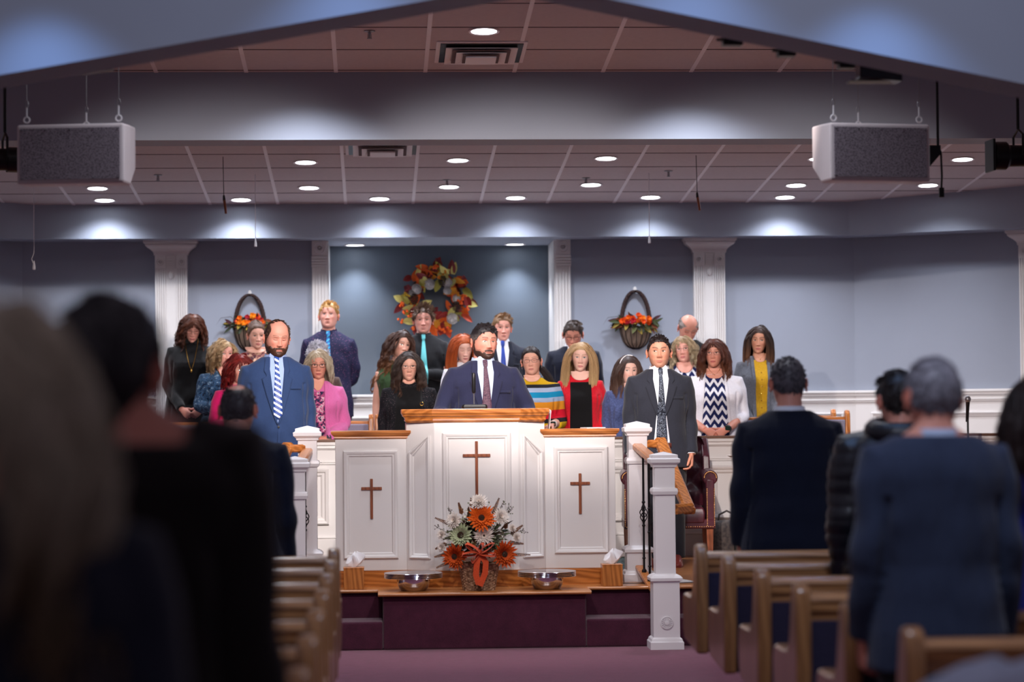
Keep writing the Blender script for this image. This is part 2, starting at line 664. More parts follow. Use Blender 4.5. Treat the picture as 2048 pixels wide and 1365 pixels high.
def pilaster(no, cx, w, dep, flare, base, rot=0.0, origin=None):
    """fluted pilaster, optional flared capital; front faces -Y"""
    m = MB()
    h = w / 2
    z0, z1 = 0.3, SOFZ
    zc = z1 - 0.13 if flare else z1
    side = w * 0.34 if flare else w
    m.box(-h, h, -dep, 0.01, z0, zc)
    zblk = zc - (0.12 if flare else 0.135)
    strips = ((-h, -h + side), (h - side, h)) if flare else ((-h, h),)
    for a, b in strips:
        m.box(a, b, -dep - 0.012, -dep, zblk, zc)                 # rosette block
        c = ((a + b) / 2, -dep - 0.012, (zblk + zc) / 2)
        r = (b - a) * 0.40
        for rr, dd in ((1.0, 0.006), (0.55, 0.010)):
            m.lathe([(r * rr, 0.0), (r * rr, -dd), (r * (rr - 0.16), -dd), (r * (rr - 0.24), -0.001)], c, 16, 'y')
        m.lathe([(r * 0.2, 0), (r * 0.18, -0.008), (0.001, -0.010)], c, 10, 'y')
        nb = 5                                                    # flutes as raised reeds
        ww = (b - a)
        for i in range(nb):
            x = a + ww * (i + 0.5) / nb
            m.box(x - ww * 0.06, x + ww * 0.06, -dep - 0.009, -dep, z0, zblk - (0.0 if flare else 0.11))
        if not flare:
            for k in range(4):
                zz = zblk - 0.012 - k * 0.026
                m.box(a - 0.004, b + 0.004, -dep - 0.014, -dep, zz - 0.018, zz)
    if flare:
        for k in range(5):
            zz = zc - 0.012 - k * 0.022
            m.box(-h + side + 0.008, h - side - 0.008, -dep - 0.010, -dep, zz - 0.014, zz)
        m.lathe([(0.022, 0), (0.022, -0.012), (0.010, -0.016), (0.001, -0.016)], (0, -dep, zblk - 0.06), 12, 'y', sy=1.6)
        prof = [(0.0, 0.0), (0.012, 0.0), (0.012, 0.018), (0.022, 0.035), (0.045, 0.055), (0.075, 0.075), (0.085, 0.09), (0.085, 0.102), (0.10, 0.11), (0.10, 0.13)]
        rings = []
        for o_, z_ in prof:
            rings.append([(-h - o_, 0.0, zc + z_), (-h - o_, -dep - o_, zc + z_), (h + o_, -dep - o_, zc + z_), (h + o_, 0.0, zc + z_)])
        m.loft(rings)
        for i in range(26):                                       # dentils
            x = -h - 0.085 + (w + 0.17) * (i + 0.5) / 26
            m.box(x - 0.004, x + 0.004, -dep - 0.093, -dep - 0.085, zc + 0.09, zc + 0.102)
    mat = Matrix.Translation(origin) @ Matrix.Rotation(rot, 4, 'Z')
    m.xform(mat)
    struct(m.build('trim_%d' % no, 'white', smooth=False), 'white fluted pilaster')


xa = at(344, 600, YB).x
xb = at(1417, 600, YB).x
pilaster(6, 0, 0.292, 0.07, True, 0, 0, (xa, YB - e, 0))
pilaster(7, 0, 0.292, 0.07, True, 0, 0, (xb, YB - e, 0))
pilaster(8, 0, 0.14, 0.03, False, 0, 0, (AX0 - 0.07, YB - e, 0))
pilaster(9, 0, 0.14, 0.03, False, 0, 0, (AX1 + 0.07, YB - e, 0))
for no, sgn, X0 in ((10, 1, XR), (11, -1, XL)):
    u = 1.72
    pilaster(no, 0, 0.292, 0.07, True, 0, -sgn * rad(30), (X0 + sgn * DX * u, YB - e + DY * u, 0))

# ------------------------------------------------------------------ platform and steps
CX0, CX1 = at(766, 1250, 15.5).x, at(1172, 1250, 15.5).x
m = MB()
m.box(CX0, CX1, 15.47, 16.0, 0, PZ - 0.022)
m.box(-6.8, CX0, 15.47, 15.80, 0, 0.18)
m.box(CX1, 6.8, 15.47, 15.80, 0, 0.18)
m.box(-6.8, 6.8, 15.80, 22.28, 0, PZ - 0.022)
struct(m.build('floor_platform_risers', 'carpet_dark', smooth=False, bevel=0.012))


def nosing(m, x0, x1, y, z, th=0.022, dep=0.3):
    n = 8
    pr = [(y + dep, z), (y + dep, z - th)]
    for i in range(n + 1):
        a = -PI / 2 - PI * i / n
        pr.append((y + 0.012 + math.cos(a) * 0.014, z - th / 2 + math.sin(a) * th / 2))
    m.prism(pr, x0, x1, 'x')


m = MB()
nosing(m, CX0 - 0.03, CX1 + 0.03, 15.42, PZ, 0.024, 0.6)
nosing(m, -6.8, CX0 - 0.03, 15.76, PZ, 0.024, 0.3)
nosing(m, CX1 + 0.03, 6.8, 15.76, PZ, 0.024, 0.3)
m.box(-6.8, 6.8, 16.0, 19.2, PZ - 0.022, PZ)
struct(m.build('floor_platform', 'oak_y', smooth=True))
# choir risers
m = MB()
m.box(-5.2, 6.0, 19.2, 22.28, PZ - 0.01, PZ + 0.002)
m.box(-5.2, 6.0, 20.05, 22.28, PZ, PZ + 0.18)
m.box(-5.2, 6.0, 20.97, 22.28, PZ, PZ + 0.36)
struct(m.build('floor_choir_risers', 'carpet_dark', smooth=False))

# choir wall
CWY = 19.1
CWZ = at(1450, 872, CWY).z
MT['rail_brown'] = wood('brown_cap_rail', (90, 62, 48), (118, 84, 64), 0.4, 1.0, 0)
m = MB()
m.box(-5.0, 6.0, CWY, CWY + 0.09, PZ, CWZ - 0.02)
rail_run(m, (-5.0, CWY), (6.0, CWY), CWZ - 0.022, 1.0)
rail_run(m, (-5.0, CWY), (6.0, CWY), CWZ - 0.17, 0.5)
zt = at(640, 938, CWY).z
zb = at(640, 1050, CWY).z
x1 = at(658, 1000, CWY).x
wall_panel(m, (x1 - 0.9, CWY), (x1, CWY), zb, zt, s=1.3)
wall_panel(m, (x1 - 2.1, CWY), (x1 - 1.1, CWY), zb, zt, s=1.3)
x0 = at(1448, 1000, CWY).x
wall_panel(m, (x0 - 0.12, CWY - 0.04), (x0 + 0.9, CWY - 0.04), at(1450, 1037, CWY).z, at(1450, 931, CWY).z, s=1.3)
m.box(x0 - 0.14, x0 + 0.95, CWY - 0.04, CWY, at(1450, 1040, CWY).z, at(1450, 929, CWY).z)
for a in (-0.9, 0.0, 0.9):
    wall_panel(m, (a, CWY), (a + 0.75, CWY), zb, zt, s=1.3)
m.box(-5.0, 6.0, CWY - 0.018, CWY, PZ, PZ + 0.16)
rail_run(m, (-5.0, CWY - 0.0), (6.0, CWY - 0.0), PZ + 0.185, 0.7)
struct(m.build('wall_choir', 'white', smooth=False))
m = MB().box(-5.02, 6.02, CWY - 0.035, CWY + 0.12, CWZ - 0.022, CWZ)
struct(m.build('trim_12', 'rail_brown', smooth=False, bevel=0.006), 'brown cap rail of the choir wall')
# ================================================================== ceiling fittings
DL = [(968, 61, 1), (611, 324, 0), (916, 320, 0), (1212, 316, 0), (1639, 317, 0), (1925, 318, 0), (618, 375, 0), (898, 373, 0), (1182, 369, 0), (1592, 370, 0), (1856, 370, 0),
      (195, 376, 0), (209, 400, 0), (482, 399, 0), (759, 397, 0), (1031, 395, 0), (1301, 394, 0), (1570, 394, 0)]
WHERE = {
    968: 'lone large round downlight in the front ceiling above the vent',
    611: 'round downlight in the front row behind the header, left of the left vent',
    916: 'round downlight in the front row behind the header, above the wreath',
    1212: 'round downlight in the front row behind the header, above the right wall basket',
    1639: 'round downlight half hidden behind the right hanging speaker',
    1925: 'round downlight beside the black spotlight at the right edge',
    618: 'round downlight in the middle row, second visible from the left',
    898: 'round downlight in the middle row, above the wreath',
    1182: 'round downlight in the middle row, left of the right hanging microphone',
    1592: 'round downlight in the middle row, just left of the right speaker',
    1856: 'round downlight under the lower edge of the right speaker',
    195: 'round downlight in the middle row, under the left speaker',
    209: 'leftmost round downlight of the row nearest the back soffit',
    482: 'round downlight nearest the soffit, beside the left hanging microphone',
    759: 'round downlight nearest the soffit, above the left side of the dark alcove',
    1031: 'round downlight nearest the soffit, above the right side of the dark alcove',
    1301: 'round downlight nearest the soffit, above the right white pull cord',
    1570: 'rightmost round downlight of the row nearest the back soffit',
}


def make_downlight():
    t = thing('recessed_downlight', '', 'ceiling light')
    m = MB().lathe([(0.078, 0.002), (0.098, -0.002), (0.102, -0.008), (0.096, -0.011), (0.082, -0.008), (0.078, 0.004)], n=32)
    m.build('trim_ring', 'tbar', t)
    MB().lathe([(0.001, -0.006), (0.05, -0.0065), (0.080, -0.005), (0.080, 0.0)], n=32).build('light_lens', 'lens', t)
    return t


DLW = (0.86, 0.90, 1.0)
proto = make_downlight()
first = True
tilt = math.atan(CS)
for px, py, big in DL:
    p = on_ceiling(px, py)
    t = proto if first else copy_tree(proto)
    first = False
    t.location = p
    t.rotation_euler = (-tilt, 0, 0)
    tag(t, WHERE[px], 'ceiling light', 'recessed downlights')
    lamp('downlight_lamp', 'SPOT', p + Vector((0, 0, -0.02)), p + Vector((0, 0, -3)), 96, DLW, 0.07, 134, 1.0, None)
for px, py, lb in ((710, 492, 'round downlight in the top of the alcove, left one'), (1030, 489, 'round downlight in the top of the alcove, right one')):
    p = at(px, py, 22.78)
    p.z = SOFZ
    t = copy_tree(proto)
    t.location = p
    t.rotation_euler = (0, 0, 0)
    tag(t, lb, 'ceiling light', 'alcove downlights')
    lamp('alcove_lamp', 'SPOT', p + Vector((0, 0, -0.02)), p + Vector((0, 0.05, -3)), 75, DLW, 0.05, 100, 0.9)
# two more of the same fittings, hidden from here by the gabled beam, that light the header
for px in (600, 1400):
    p = at(px, 50, 15.95)
    p.z = ceil_z(15.95)
    lamp('header_lamp', 'SPOT', p + Vector((0, 0, -0.03)), p + Vector((0, 0, -3)), 150, DLW, 0.07, 134, 1.0)

for _x in (-1.25, 1.2):
    lamp('front_lamp', 'SPOT', (_x, 12.5, ceil_z(12.5) - 0.03), (_x, 12.5, 0), 95, DLW, 0.07, 140, 1.0)
# the housings of those stage lights, with unseen barn doors added to keep the beam off the header
for _i, (_p, _t, _e, _c) in enumerate(STAGE):
    _d = Vector(_t) - Vector(_p)
    _n = ['leftmost', 'third', 'fourth', 'rightmost', 'second', 'fifth'][_i]
    t = thing('stage_light', 'black stage light behind the gabled beam, %s of the six from the left' % _n, 'spotlight', _p, math.atan2(_d.y, _d.x) - PI / 2, 'stage lights behind the beam')
    MB().lathe([(0.10, -0.05), (0.105, -0.07), (0.10, -0.15), (0.05, -0.21), (0.001, -0.21)], (0, 0, 0), 20, 'y').build('housing', 'black', t)
    MB().box(-0.008, 0.008, -0.12, -0.10, 0.09, ceil_z(10.95) - _p[2] - 0.01).build('bracket', 'black', t, smooth=False)
    if _i < 4:
        _z = -0.120 * 0.46
        MB().box(-0.17, 0.17, 0.455, 0.465, _z, _z + 0.14).box(-0.17, 0.17, -0.06, 0.46, _z + 0.135, _z + 0.142).build('barn_door', 'black', t, smooth=False)
# ================================================================== pulpit
YW = 16.02                     # face of the wings
YC = 15.90                     # face of the centre
pk = lambda px, py, Y=YW: at(px, py, Y)
wing_out = (pk(1231, 1000).x - pk(671, 1000).x) / 2
wing_in = (pk(1089, 1000).x - pk(812, 1000).x) / 2
cen = (at(1038, 1000, YC).x - at(869.5, 1000, YC).x) / 2
PCX = (pk(1231, 1000).x + pk(671, 1000).x) / 2
zt_main = at(950, 818, YC - 0.03).z
zb_main = at(950, 845, YC - 0.03).z
zt_w = at(745, 862, YW - 0.03).z
zb_w = at(745, 879, YW - 0.03).z
z_pl = at(745, 1142, YW).z

CAPP = [(0.0, 1.0), (0.35, 0.86), (0.30, 0.72), (0.45, 0.60), (0.75, 0.5), (0.78, 0.42), (1.0, 0.30), (1.0, 0.04), (0.92, 0.0)]


def cap_slab(m, outline, zt, zb, over):
    """moulded board: outline (list of xy, front side given) swept with a cove profile"""
    h = zt - zb
    rings = []
    n = len(outline)
    for (o, q) in reversed(CAPP):
        ring = []
        for i in range(n):
            p0, p1, p2 = Vector(outline[i - 1]), Vector(outline[i]), Vector(outline[(i + 1) % n])
            d1, d2 = (p1 - p0).normalized(), (p2 - p1).normalized()
            n1, n2 = Vector((d1.y, -d1.x)), Vector((d2.y, -d2.x))
            b = (n1 + n2)
            b = b / max(b.dot(n1), 0.3)
            pp = p1 + b * over * (o - 0.0)
            ring.append((pp.x, pp.y, zb + h * (1 - q)))
        rings.append(ring)
    rings.reverse()
    m.loft(rings)


PUL = thing('pulpit', 'white panelled church pulpit with oak tops and three wooden crosses', 'pulpit', (PCX, YW, PZ))
# oak plinth
m = MB()
base = [(-wing_out - 0.03, -0.03), (-wing_in - 0.015, -0.03), (-cen - 0.012, -0.15), (cen + 0.012, -0.15), (wing_in + 0.015, -0.03), (wing_out + 0.03, -0.03), (wing_out + 0.03, 0.5), (-wing_out - 0.03, 0.5)]
hpl = z_pl - PZ
m.loft([[(x, y, z) for x, y in base] for z in (0, hpl - 0.012)])
b2 = [(x * 0.992, y + (0.012 if y < 0 else 0)) for x, y in base]
m.loft([[(x, y, z) for x, y in b2] for z in (hpl - 0.012, hpl)])
m.build('plinth', 'oak', PUL)
# white body
zw = zb_w - PZ
zm = zb_main - PZ
m = MB()
dpt = 0.45
for s in (-1, 1):
    a, b = sorted((s * wing_out, s * wing_in))
    m.box(a, b, 0, dpt, hpl, zw)
out = [(-wing_in, 0.0), (-cen, -0.12), (cen, -0.12), (wing_in, 0.0), (wing_in, dpt), (-wing_in, dpt)]
m.loft([[(x, y, z) for x, y in out] for z in (hpl, zm)])
m.build('body', 'white', PUL, smooth=False, bevel=0.003)
# framed panels
PP = [(0, 0), (0, 0.016), (0.006, 0.022), (0.016, 0.020), (0.026, 0.010), (0.034, 0.010), (0.038, 0.004), (0.042, 0)]
fx = lambda px: pk(px, 1000).x - PCX
for a, b, za, zb_ in ((687, 796, 1118, 902), (1108.5, 1216, 1112, 898)):
    m = MB().frame(fx(a), pk(740, za).z - PZ, fx(b), pk(740, zb_).z - PZ, 0, PP)
    m.build('wing_panel', 'white', PUL)
m = MB().frame(at(886, 1000, YC).x - PCX, pk(740, 1118).z - PZ, at(1022, 1000, YC).x - PCX, at(950, 866, YC).z - PZ, -0.12, PP)
m.build('centre_panel', 'white', PUL)
L = math.hypot(wing_in - cen, 0.12)
for s in (-1, 1):
    t = MB()
    zl, zh = pk(745, 905).z - PZ, pk(745, 872).z - PZ
    mx = (zl + 0.0, zh) if s < 0 else (zh, zl)
    t.frame(0.028, pk(740, 1118).z - PZ, L - 0.028, zh, 0, [(q * 0.75, d) for q, d in PP], zt=mx)
    if s < 0:
        ang = math.atan2(-0.12, wing_in - cen)
        t.xform(Matrix.Translation((-wing_in, 0, 0)) @ Matrix.Rotation(ang, 4, 'Z'))
    else:
        ang = math.atan2(0.12, wing_in - cen)
        t.xform(Matrix.Translation((cen, -0.12, 0)) @ Matrix.Rotation(ang, 4, 'Z'))
    t.build('side_panel', 'white', PUL)
# oak tops
m = MB()
mo = (at(1098, 830, YC).x - at(801, 830, YC).x) / 2 - 0.035
fr = cen + 0.005
cap_slab(m, [(-mo, -0.03), (-fr, -0.125), (fr, -0.125), (mo, -0.03), (mo, dpt), (-mo, dpt)], zt_main - PZ, zm, 0.035)
m.build('desk_top', 'oak', PUL, angle=20)
for s in (-1, 1):
    m = MB()
    a, b = sorted((s * (wing_out - 0.002), s * (wing_in + 0.0)))
    a2, b2_ = (a, b - 0.0) if s < 0 else (a, b)
    cap_slab(m, [(a2, -0.002), (b2_, -0.002), (b2_, dpt), (a2, dpt)], zt_w - PZ, zw, 0.03)
    m.build('wing_top', 'oak', PUL, angle=20)
# crosses
def cross(m, xv0, xv1, yv0, yv1, xh0, xh1, yh0, yh1, Y, yl, th=0.012):
    g = lambda px, py: at(px, py, Y)
    cx = (g(xv0, 1000).x + g(xv1, 1000).x) / 2 - PCX
    hw = (xv1 - xv0) * Y / F_PX / 2
    hl = (xh1 - xh0) * Y / F_PX / 2
    zt_, zb_ = g(950, yv0).z - PZ, g(950, yv1).z - PZ
    z1, z0 = g(950, yh0).z - PZ, g(950, yh1).z - PZ
    m.box(cx - hw, cx + hw, yl - th, yl, zb_, zt_)
    m.box(cx - hl, cx + hl, yl - th * 1.02, yl, z0, z1)


for args in ((740.5, 746, 956, 1036, 722, 763, 972.5, 978.5, YW, 0), (1157.5, 1163, 949.5, 1030.5, 1141, 1180.5, 966.5, 972.5, YW, 0), (951, 956.5, 883, 997, 926.5, 981.5, 908.5, 914.5, YC, -0.12)):
    m = MB()
    cross(m, *args)
    m.build('cross', 'cherry', PUL, smooth=False, bevel=0.002)

# microphone on the desk
t = thing('desk_microphone', 'black gooseneck microphone on a flat base on the pulpit desk', 'microphone', (at(949, 815, 15.98).x, 15.98, zt_main + 0.001))
m = MB().loft([[(x * s_, y * s_, z) for x, y in [(-0.082, -0.03), (-0.07, -0.042), (0.07, -0.042), (0.082, -0.03), (0.082, 0.04), (-0.082, 0.04)]] for z, s_ in ((0, 1), (0.012, 1.04), (0.024, 0.97), (0.028, 0.9))])
m.build('base', 'black', t)
MB().tube([(-0.002, 0, 0.026), (-0.003, 0, 0.045), (-0.004, 0, 0.105)], 0.0045, 8).build('gooseneck', 'steel', t)
MB().lathe([(0.004, 0.10), (0.010, 0.104), (0.0125, 0.115), (0.0135, 0.19), (0.0125, 0.225), (0.008, 0.236), (0.001, 0.239)], (-0.004, 0, 0), 12).build('windscreen', 'black', t)
# sheets of paper lying on the pulpit
p = at(1185, 858, 16.25)
t = MB().box(-0.06, 0.07, -0.08, 0.08, 0, 0.006).build('paper_sheets', 'paper', None, smooth=False, loc=(p.x, 16.28, zt_w + 0.001), rotz=0.2)
tag(t, 'white sheets of paper lying on the right wing of the pulpit', 'paper')
p = at(1100, 835, 16.3)
t = MB().add([(0, 0, 0), (0, 0.14, 0), (0.012, 0.14, 0.13), (0.012, 0, 0.12), (0.004, 0, 0), (0.004, 0.14, 0), (0.016, 0.14, 0.13), (0.016, 0, 0.12)], [(0, 1, 2, 3), (7, 6, 5, 4), (0, 4, 5, 1), (1, 5, 6, 2), (2, 6, 7, 3), (3, 7, 4, 0)]).build('booklet', 'paper', None, smooth=False, loc=(at(1096, 850, 16.3).x, 16.2, zt_w + 0.001))
tag(t, 'thin white booklet standing against the side of the pulpit desk', 'booklet')


# ================================================================== newel posts and rails
def newel_post(parent, name, cx, cy, z0, H, w, ped_h, zcol, mat='newel', rosette=False):
    m = MB()

    def sq(z, h):
        return [(cx - h, cy - h, z), (cx + h, cy - h, z), (cx + h, cy + h, z), (cx - h, cy + h, z)]
    h = w / 2
    hp = h * 1.32
    z = z0
    st = [(0, hp + 0.022), (0.045, hp + 0.022), (0.052, hp + 0.016), (0.066, hp + 0.012), (0.076, hp), (ped_h - 0.05, hp), (ped_h - 0.044, hp + 0.016), (ped_h - 0.026, hp + 0.018), (ped_h - 0.012, hp + 0.006), (ped_h, h)]
    st += [(zcol - 0.03, h), (zcol - 0.026, h + 0.012), (zcol - 0.006, h + 0.018), (zcol + 0.012, h + 0.014), (zcol + 0.018, h)]
    st += [(H - 0.10, h), (H - 0.096, h + 0.010), (H - 0.084, h + 0.012), (H - 0.08, h + 0.016), (H - 0.068, h + 0.030), (H - 0.045, h + 0.032), (H - 0.038, h + 0.018), (H - 0.020, h + 0.018), (H - 0.018, h + 0.014), (H, 0.002)]
    m.loft([sq(z0 + a, b) for a, b in st])
    o = m.build(name, mat, parent, angle=18)
    return o, hp


IRON = 'black_iron'


def balustrade(s, label):
    g = thing('stair_railing', label, 'railing', (0, 0, 0))
    if s > 0:
        xn, yn = at(1331, 1292, 15.33).x, 15.33
        xf, yf = at(1276, 1165, 16.3).x, 16.28
        hn = at(1331, 904, yn).z
        hf = at(1276, 843, yf).z - PZ
        zcn = at(1331, 981, yn).z
        zcf = at(1276, 920, yf).z - PZ
    else:
        xn, yn = at(592, 1292, 15.33).x, 15.33
        xf, yf = at(617, 1165, 16.3).x, 16.28
        hn = at(592, 913, yn).z
        hf = at(617, 852, yf).z - PZ
        zcn = at(592, 990, yn).z
        zcf = at(617, 926, yf).z - PZ
    _, hp = newel_post(g, 'near_post', xn, yn, 0, hn, 0.127, at(1331, 1147, 15.33).z, zcn)
    c = (xn, yn - hp - 0.001, at(1339, 1244, 15.33).z)
    m = MB().lathe([(0.042, 0), (0.042, -0.006), (0.036, -0.008), (0.034, -0.003), (0.016, -0.004), (0.015, -0.010), (0.006, -0.012), (0.001, -0.012)], c, 28, 'y')
    for k in range(16):
        a = 2 * PI * k / 16
        m.tube([(c[0] + math.cos(a) * 0.017, c[1] - 0.006, c[2] + math.sin(a) * 0.017), (c[0] + math.cos(a) * 0.033, c[1] - 0.006, c[2] + math.sin(a) * 0.033)], 0.0032, 5)
    m.build('rosette', 'newel', g)
    newel_post(g, 'far_post', xf, yf, PZ, hf, 0.125, 0.24, zcf)
    # hand rail between the posts, then wrapped round outside them
    zf, zn = PZ + hf - 0.17, hn - 0.10
    rw, rh = 0.036, 0.022

    def board(name, pts, w=rw, h=rh, mt='oak_v'):
        m = MB()
        rings = []
        P_ = [Vector(p) for p in pts]
        for k, p in enumerate(P_):
            d = (P_[min(k + 1, len(P_) - 1)] - P_[max(k - 1, 0)]).normalized()
            sd = d.cross(Vector((0, 0, 1)))
            if sd.length < 0.05:
                sd = Vector((1, 0, 0))
            sd.normalize()
            up = sd.cross(d).normalized()
            rings.append([p + sd * (w * a) + up * (h * b) for a, b in ((-1, -0.7), (-0.8, -1), (0.8, -1), (1, -0.7), (1, 0.5), (0.7, 1), (-0.7, 1), (-1, 0.5))])
        m.loft(rings)
        return m.build(name, mt, g, angle=30)
    board('handrail', [(xf, yf - 0.05, zf), (xn, yn + 0.05, zn)])
    # second rail on the outer side, turned back to the near post at its foot
    if s > 0:
        q = [at(1300, 888, 16.25), at(1322, 888, 16.2), at(1378, 1016, 15.55), at(1346, 1020, 15.42)]
    else:
        q = [at(606, 897, 16.25), at(575, 898, 16.2), at(519, 1026, 15.55), at(560, 1030, 15.42)]
    q = [Vector(p) for p in q]
    board('return_rail', [q[0], q[1]], 0.040, 0.026, 'oak')
    board('outer_handrail', [q[1] + Vector((0, 0.03, 0.02)), q[2] + Vector((0, -0.03, -0.02))], 0.040, 0.026)
    board('return_rail', [q[2], q[3]], 0.040, 0.030, 'oak')
    board('bottom_rail', [(xf, yf - 0.06, PZ + 0.10), (xn, yn + 0.10, 0.28)], 0.03, 0.014)
    for k, u in enumerate((0.22, 0.45, 0.68, 0.86)):
        x, y = xf + (xn - xf) * u, yf - 0.05 + (yn - yf + 0.1) * u
        za, zb_ = PZ + 0.10 + (0.28 - PZ - 0.10) * u, zf + (zn - zf) * u - 0.02
        m = MB().tube([(x, y, za), (x, y, zb_)], 0.0075, 6)
        m.lathe([(0.016, 0), (0.016, 0.014), (0.009, 0.024)], (x, y, za + 0.01), 8)
        m.lathe([(0.009, 0.0), (0.013, 0.006), (0.009, 0.012)], (x, y, za + 0.10), 8)
        zc = (za + zb_) / 2 + 0.0
        if k % 2 == 0:
            for q_ in range(4):
                m.tube([(x + 0.026 * math.sin(PI * i / 12) * math.cos(q_ * PI / 2 + i * 0.42), y + 0.026 * math.sin(PI * i / 12) * math.sin(q_ * PI / 2 + i * 0.42), zc - 0.065 + 0.13 * i / 12) for i in range(13)], 0.0036, 5)
        m.lathe([(0.008, 0.0), (0.013, 0.008), (0.008, 0.016)], (x, y, zc - 0.085), 8)
        m.lathe([(0.008, 0.0), (0.013, 0.008), (0.008, 0.016)], (x, y, zc + 0.07), 8)
        m.build('baluster', IRON, g)
    return g


balustrade(1, 'white newel posts with oak handrails and iron balusters right of the pulpit')
balustrade(-1, 'white newel posts with oak handrails and iron balusters left of the pulpit')

# ================================================================== leather wing chair
MT['leather'] = paint('oxblood_leather', (66, 22, 34), 0.3, 0.25, 12, 0.25, 60, spec=0.6)
MT['brass'] = paint('brass_nails', (200, 150, 90), 0.3, 0.05, metal=1.0, bump=0)
cc = at(1338, 1000, 18.25)
CH = thing('leather_armchair', 'oxblood tufted leather wing chair with brass nailheads behind the man', 'chair', (cc.x, 18.35, PZ), rad(-4))
hw = 0.352
zt_c = at(1400, 863, 18.6).z - PZ
za_c = at(1415, 940, 18.05).z - PZ
zs_c = at(1415, 1039, 18.05).z - PZ
m = MB()
rings = []
nx, nz = 25, 30
V = []
for j in range(nz):
    zz = 0.42 + (zt_c - 0.42) * j / (nz - 1)
    u = j / (nz - 1)
    for i in range(nx):
        x = -1 + 2 * i / (nx - 1)
        top_round = 1 - 0.10 * max(0, (u - 0.75) / 0.25) ** 2
        xx = x * (hw - 0.05) * top_round
        yy = 0.16 + 0.13 * u - 0.10 * abs(x) ** 4
        # diamond tufting
        a = x * 3.2
        b = u * 6.0
        tuft = abs(math.sin((a + b) * PI / 2)) * abs(math.sin((a - b) * PI / 2))
        yy -= 0.035 * tuft ** 0.6
        zz2 = zz - (abs(x) ** 3) * 0.05 * (u ** 4)
        V.append((xx, yy, zz2))
Fc = [(j * nx + i, j * nx + i + 1, (j + 1) * nx + i + 1, (j + 1) * nx + i) for j in range(nz - 1) for i in range(nx - 1)]
o0 = len(V)
V += [(x, y + 0.0 + (0.30 - (y - 0.16)) * 0.9, z) for x, y, z in V]
Fc += [(o0 + a, o0 + d, o0 + c, o0 + b) for a, b, c, d in Fc]
edge = [j * nx for j in range(nz)] + [(nz - 1) * nx + i for i in range(nx)] + [j * nx + nx - 1 for j in range(nz - 1, -1, -1)] + [i for i in range(nx - 1, -1, -1)]
for a, b in zip(edge, edge[1:]):
    if a != b:
        Fc.append((a, o0 + a, o0 + b, b))
m.add(V, Fc)
m.build('backrest', 'leather', CH, angle=80)
for s in (-1, 1):
    m = MB()
    # rolled arm
    m.tube([(s * (hw - 0.045), -0.30, za_c - 0.06), (s * (hw - 0.045), -0.1, za_c - 0.055), (s * (hw - 0.045), 0.18, za_c - 0.04)], [0.058, 0.056, 0.05], 16)
    m.loft([[(s * (hw - 0.075), y, zs_c - 0.06), (s * (hw - 0.012), y, zs_c - 0.06), (s * (hw - 0.015), y, za_c - 0.07), (s * (hw - 0.08), y, za_c - 0.07)] for y in (-0.31, 0.25)])
    # wing
    m.loft([[(s * (hw - 0.09 + q), y, z) for q in (0, 0.055) for y, z in ([(0.12, za_c - 0.03), (0.14, zt_c - 0.22), (0.26, zt_c - 0.06)] if q == 0 else [(0.28, zt_c - 0.06), (0.15, zt_c - 0.22), (0.12, za_c - 0.03)])]], cap=False)
    w0 = [(0.04, za_c - 0.06), (0.07, za_c + 0.10), (0.15, zt_c - 0.12), (0.26, zt_c - 0.05), (0.30, zt_c - 0.1), (0.30, za_c - 0.1)]
    m.prism(w0, s * (hw - 0.05) - 0.028, s * (hw - 0.05) + 0.028, 'x')
    o = m.build('arm', 'leather', CH, bevel=0.01)
    m = MB()
    xx = s * (hw - 0.045)
    for k in range(22):
        z = zs_c - 0.045 + (za_c - 0.10 - zs_c) * k / 21
        m.ball((xx - 0.026, -0.313, z), 0.0045, 6)
        m.ball((xx + 0.028, -0.313, z), 0.0045, 6)
    for k in range(16):
        a = PI * k / 15
        m.ball((xx + 0.045 * math.cos(a), -0.358 + 0.048, za_c - 0.06 + 0.045 * math.sin(a)), 0.0045, 6)
    m.build('nailheads', 'brass', o)
m = MB().loft([[(x * q, y * q - 0.05, z) for x, y in ((-0.26, -0.27), (0.26, -0.27), (0.26, 0.27), (-0.26, 0.27))] for z, q in ((zs_c - 0.03, 1.0), (zs_c + 0.05, 1.02), (zs_c + 0.09, 0.97), (zs_c + 0.10, 0.85))])
o = m.build('seat', 'leather', CH, bevel=0.012)
m = MB().box(-hw + 0.01, hw - 0.01, -0.315, 0.26, zs_c - 0.07, zs_c - 0.0)
m.build('seat_frame', 'leather', CH, bevel=0.008)
m = MB()
for k in range(40):
    m.ball((-hw + 0.03 + (2 * hw - 0.06) * k / 39, -0.318, zs_c - 0.055), 0.0045, 6)
m.build('nailheads', 'brass', CH)
for x in (-hw + 0.05, hw - 0.05):
    for y in (-0.27, 0.22):
        MB().loft([[(x + a * q, y + b * q, z) for a, b in ((-1, -1), (1, -1), (1, 1), (-1, 1))] for z, q in ((0, 0.018), (0.2, 0.024), (zs_c - 0.06, 0.026))]).build('leg', 'cherry', CH)

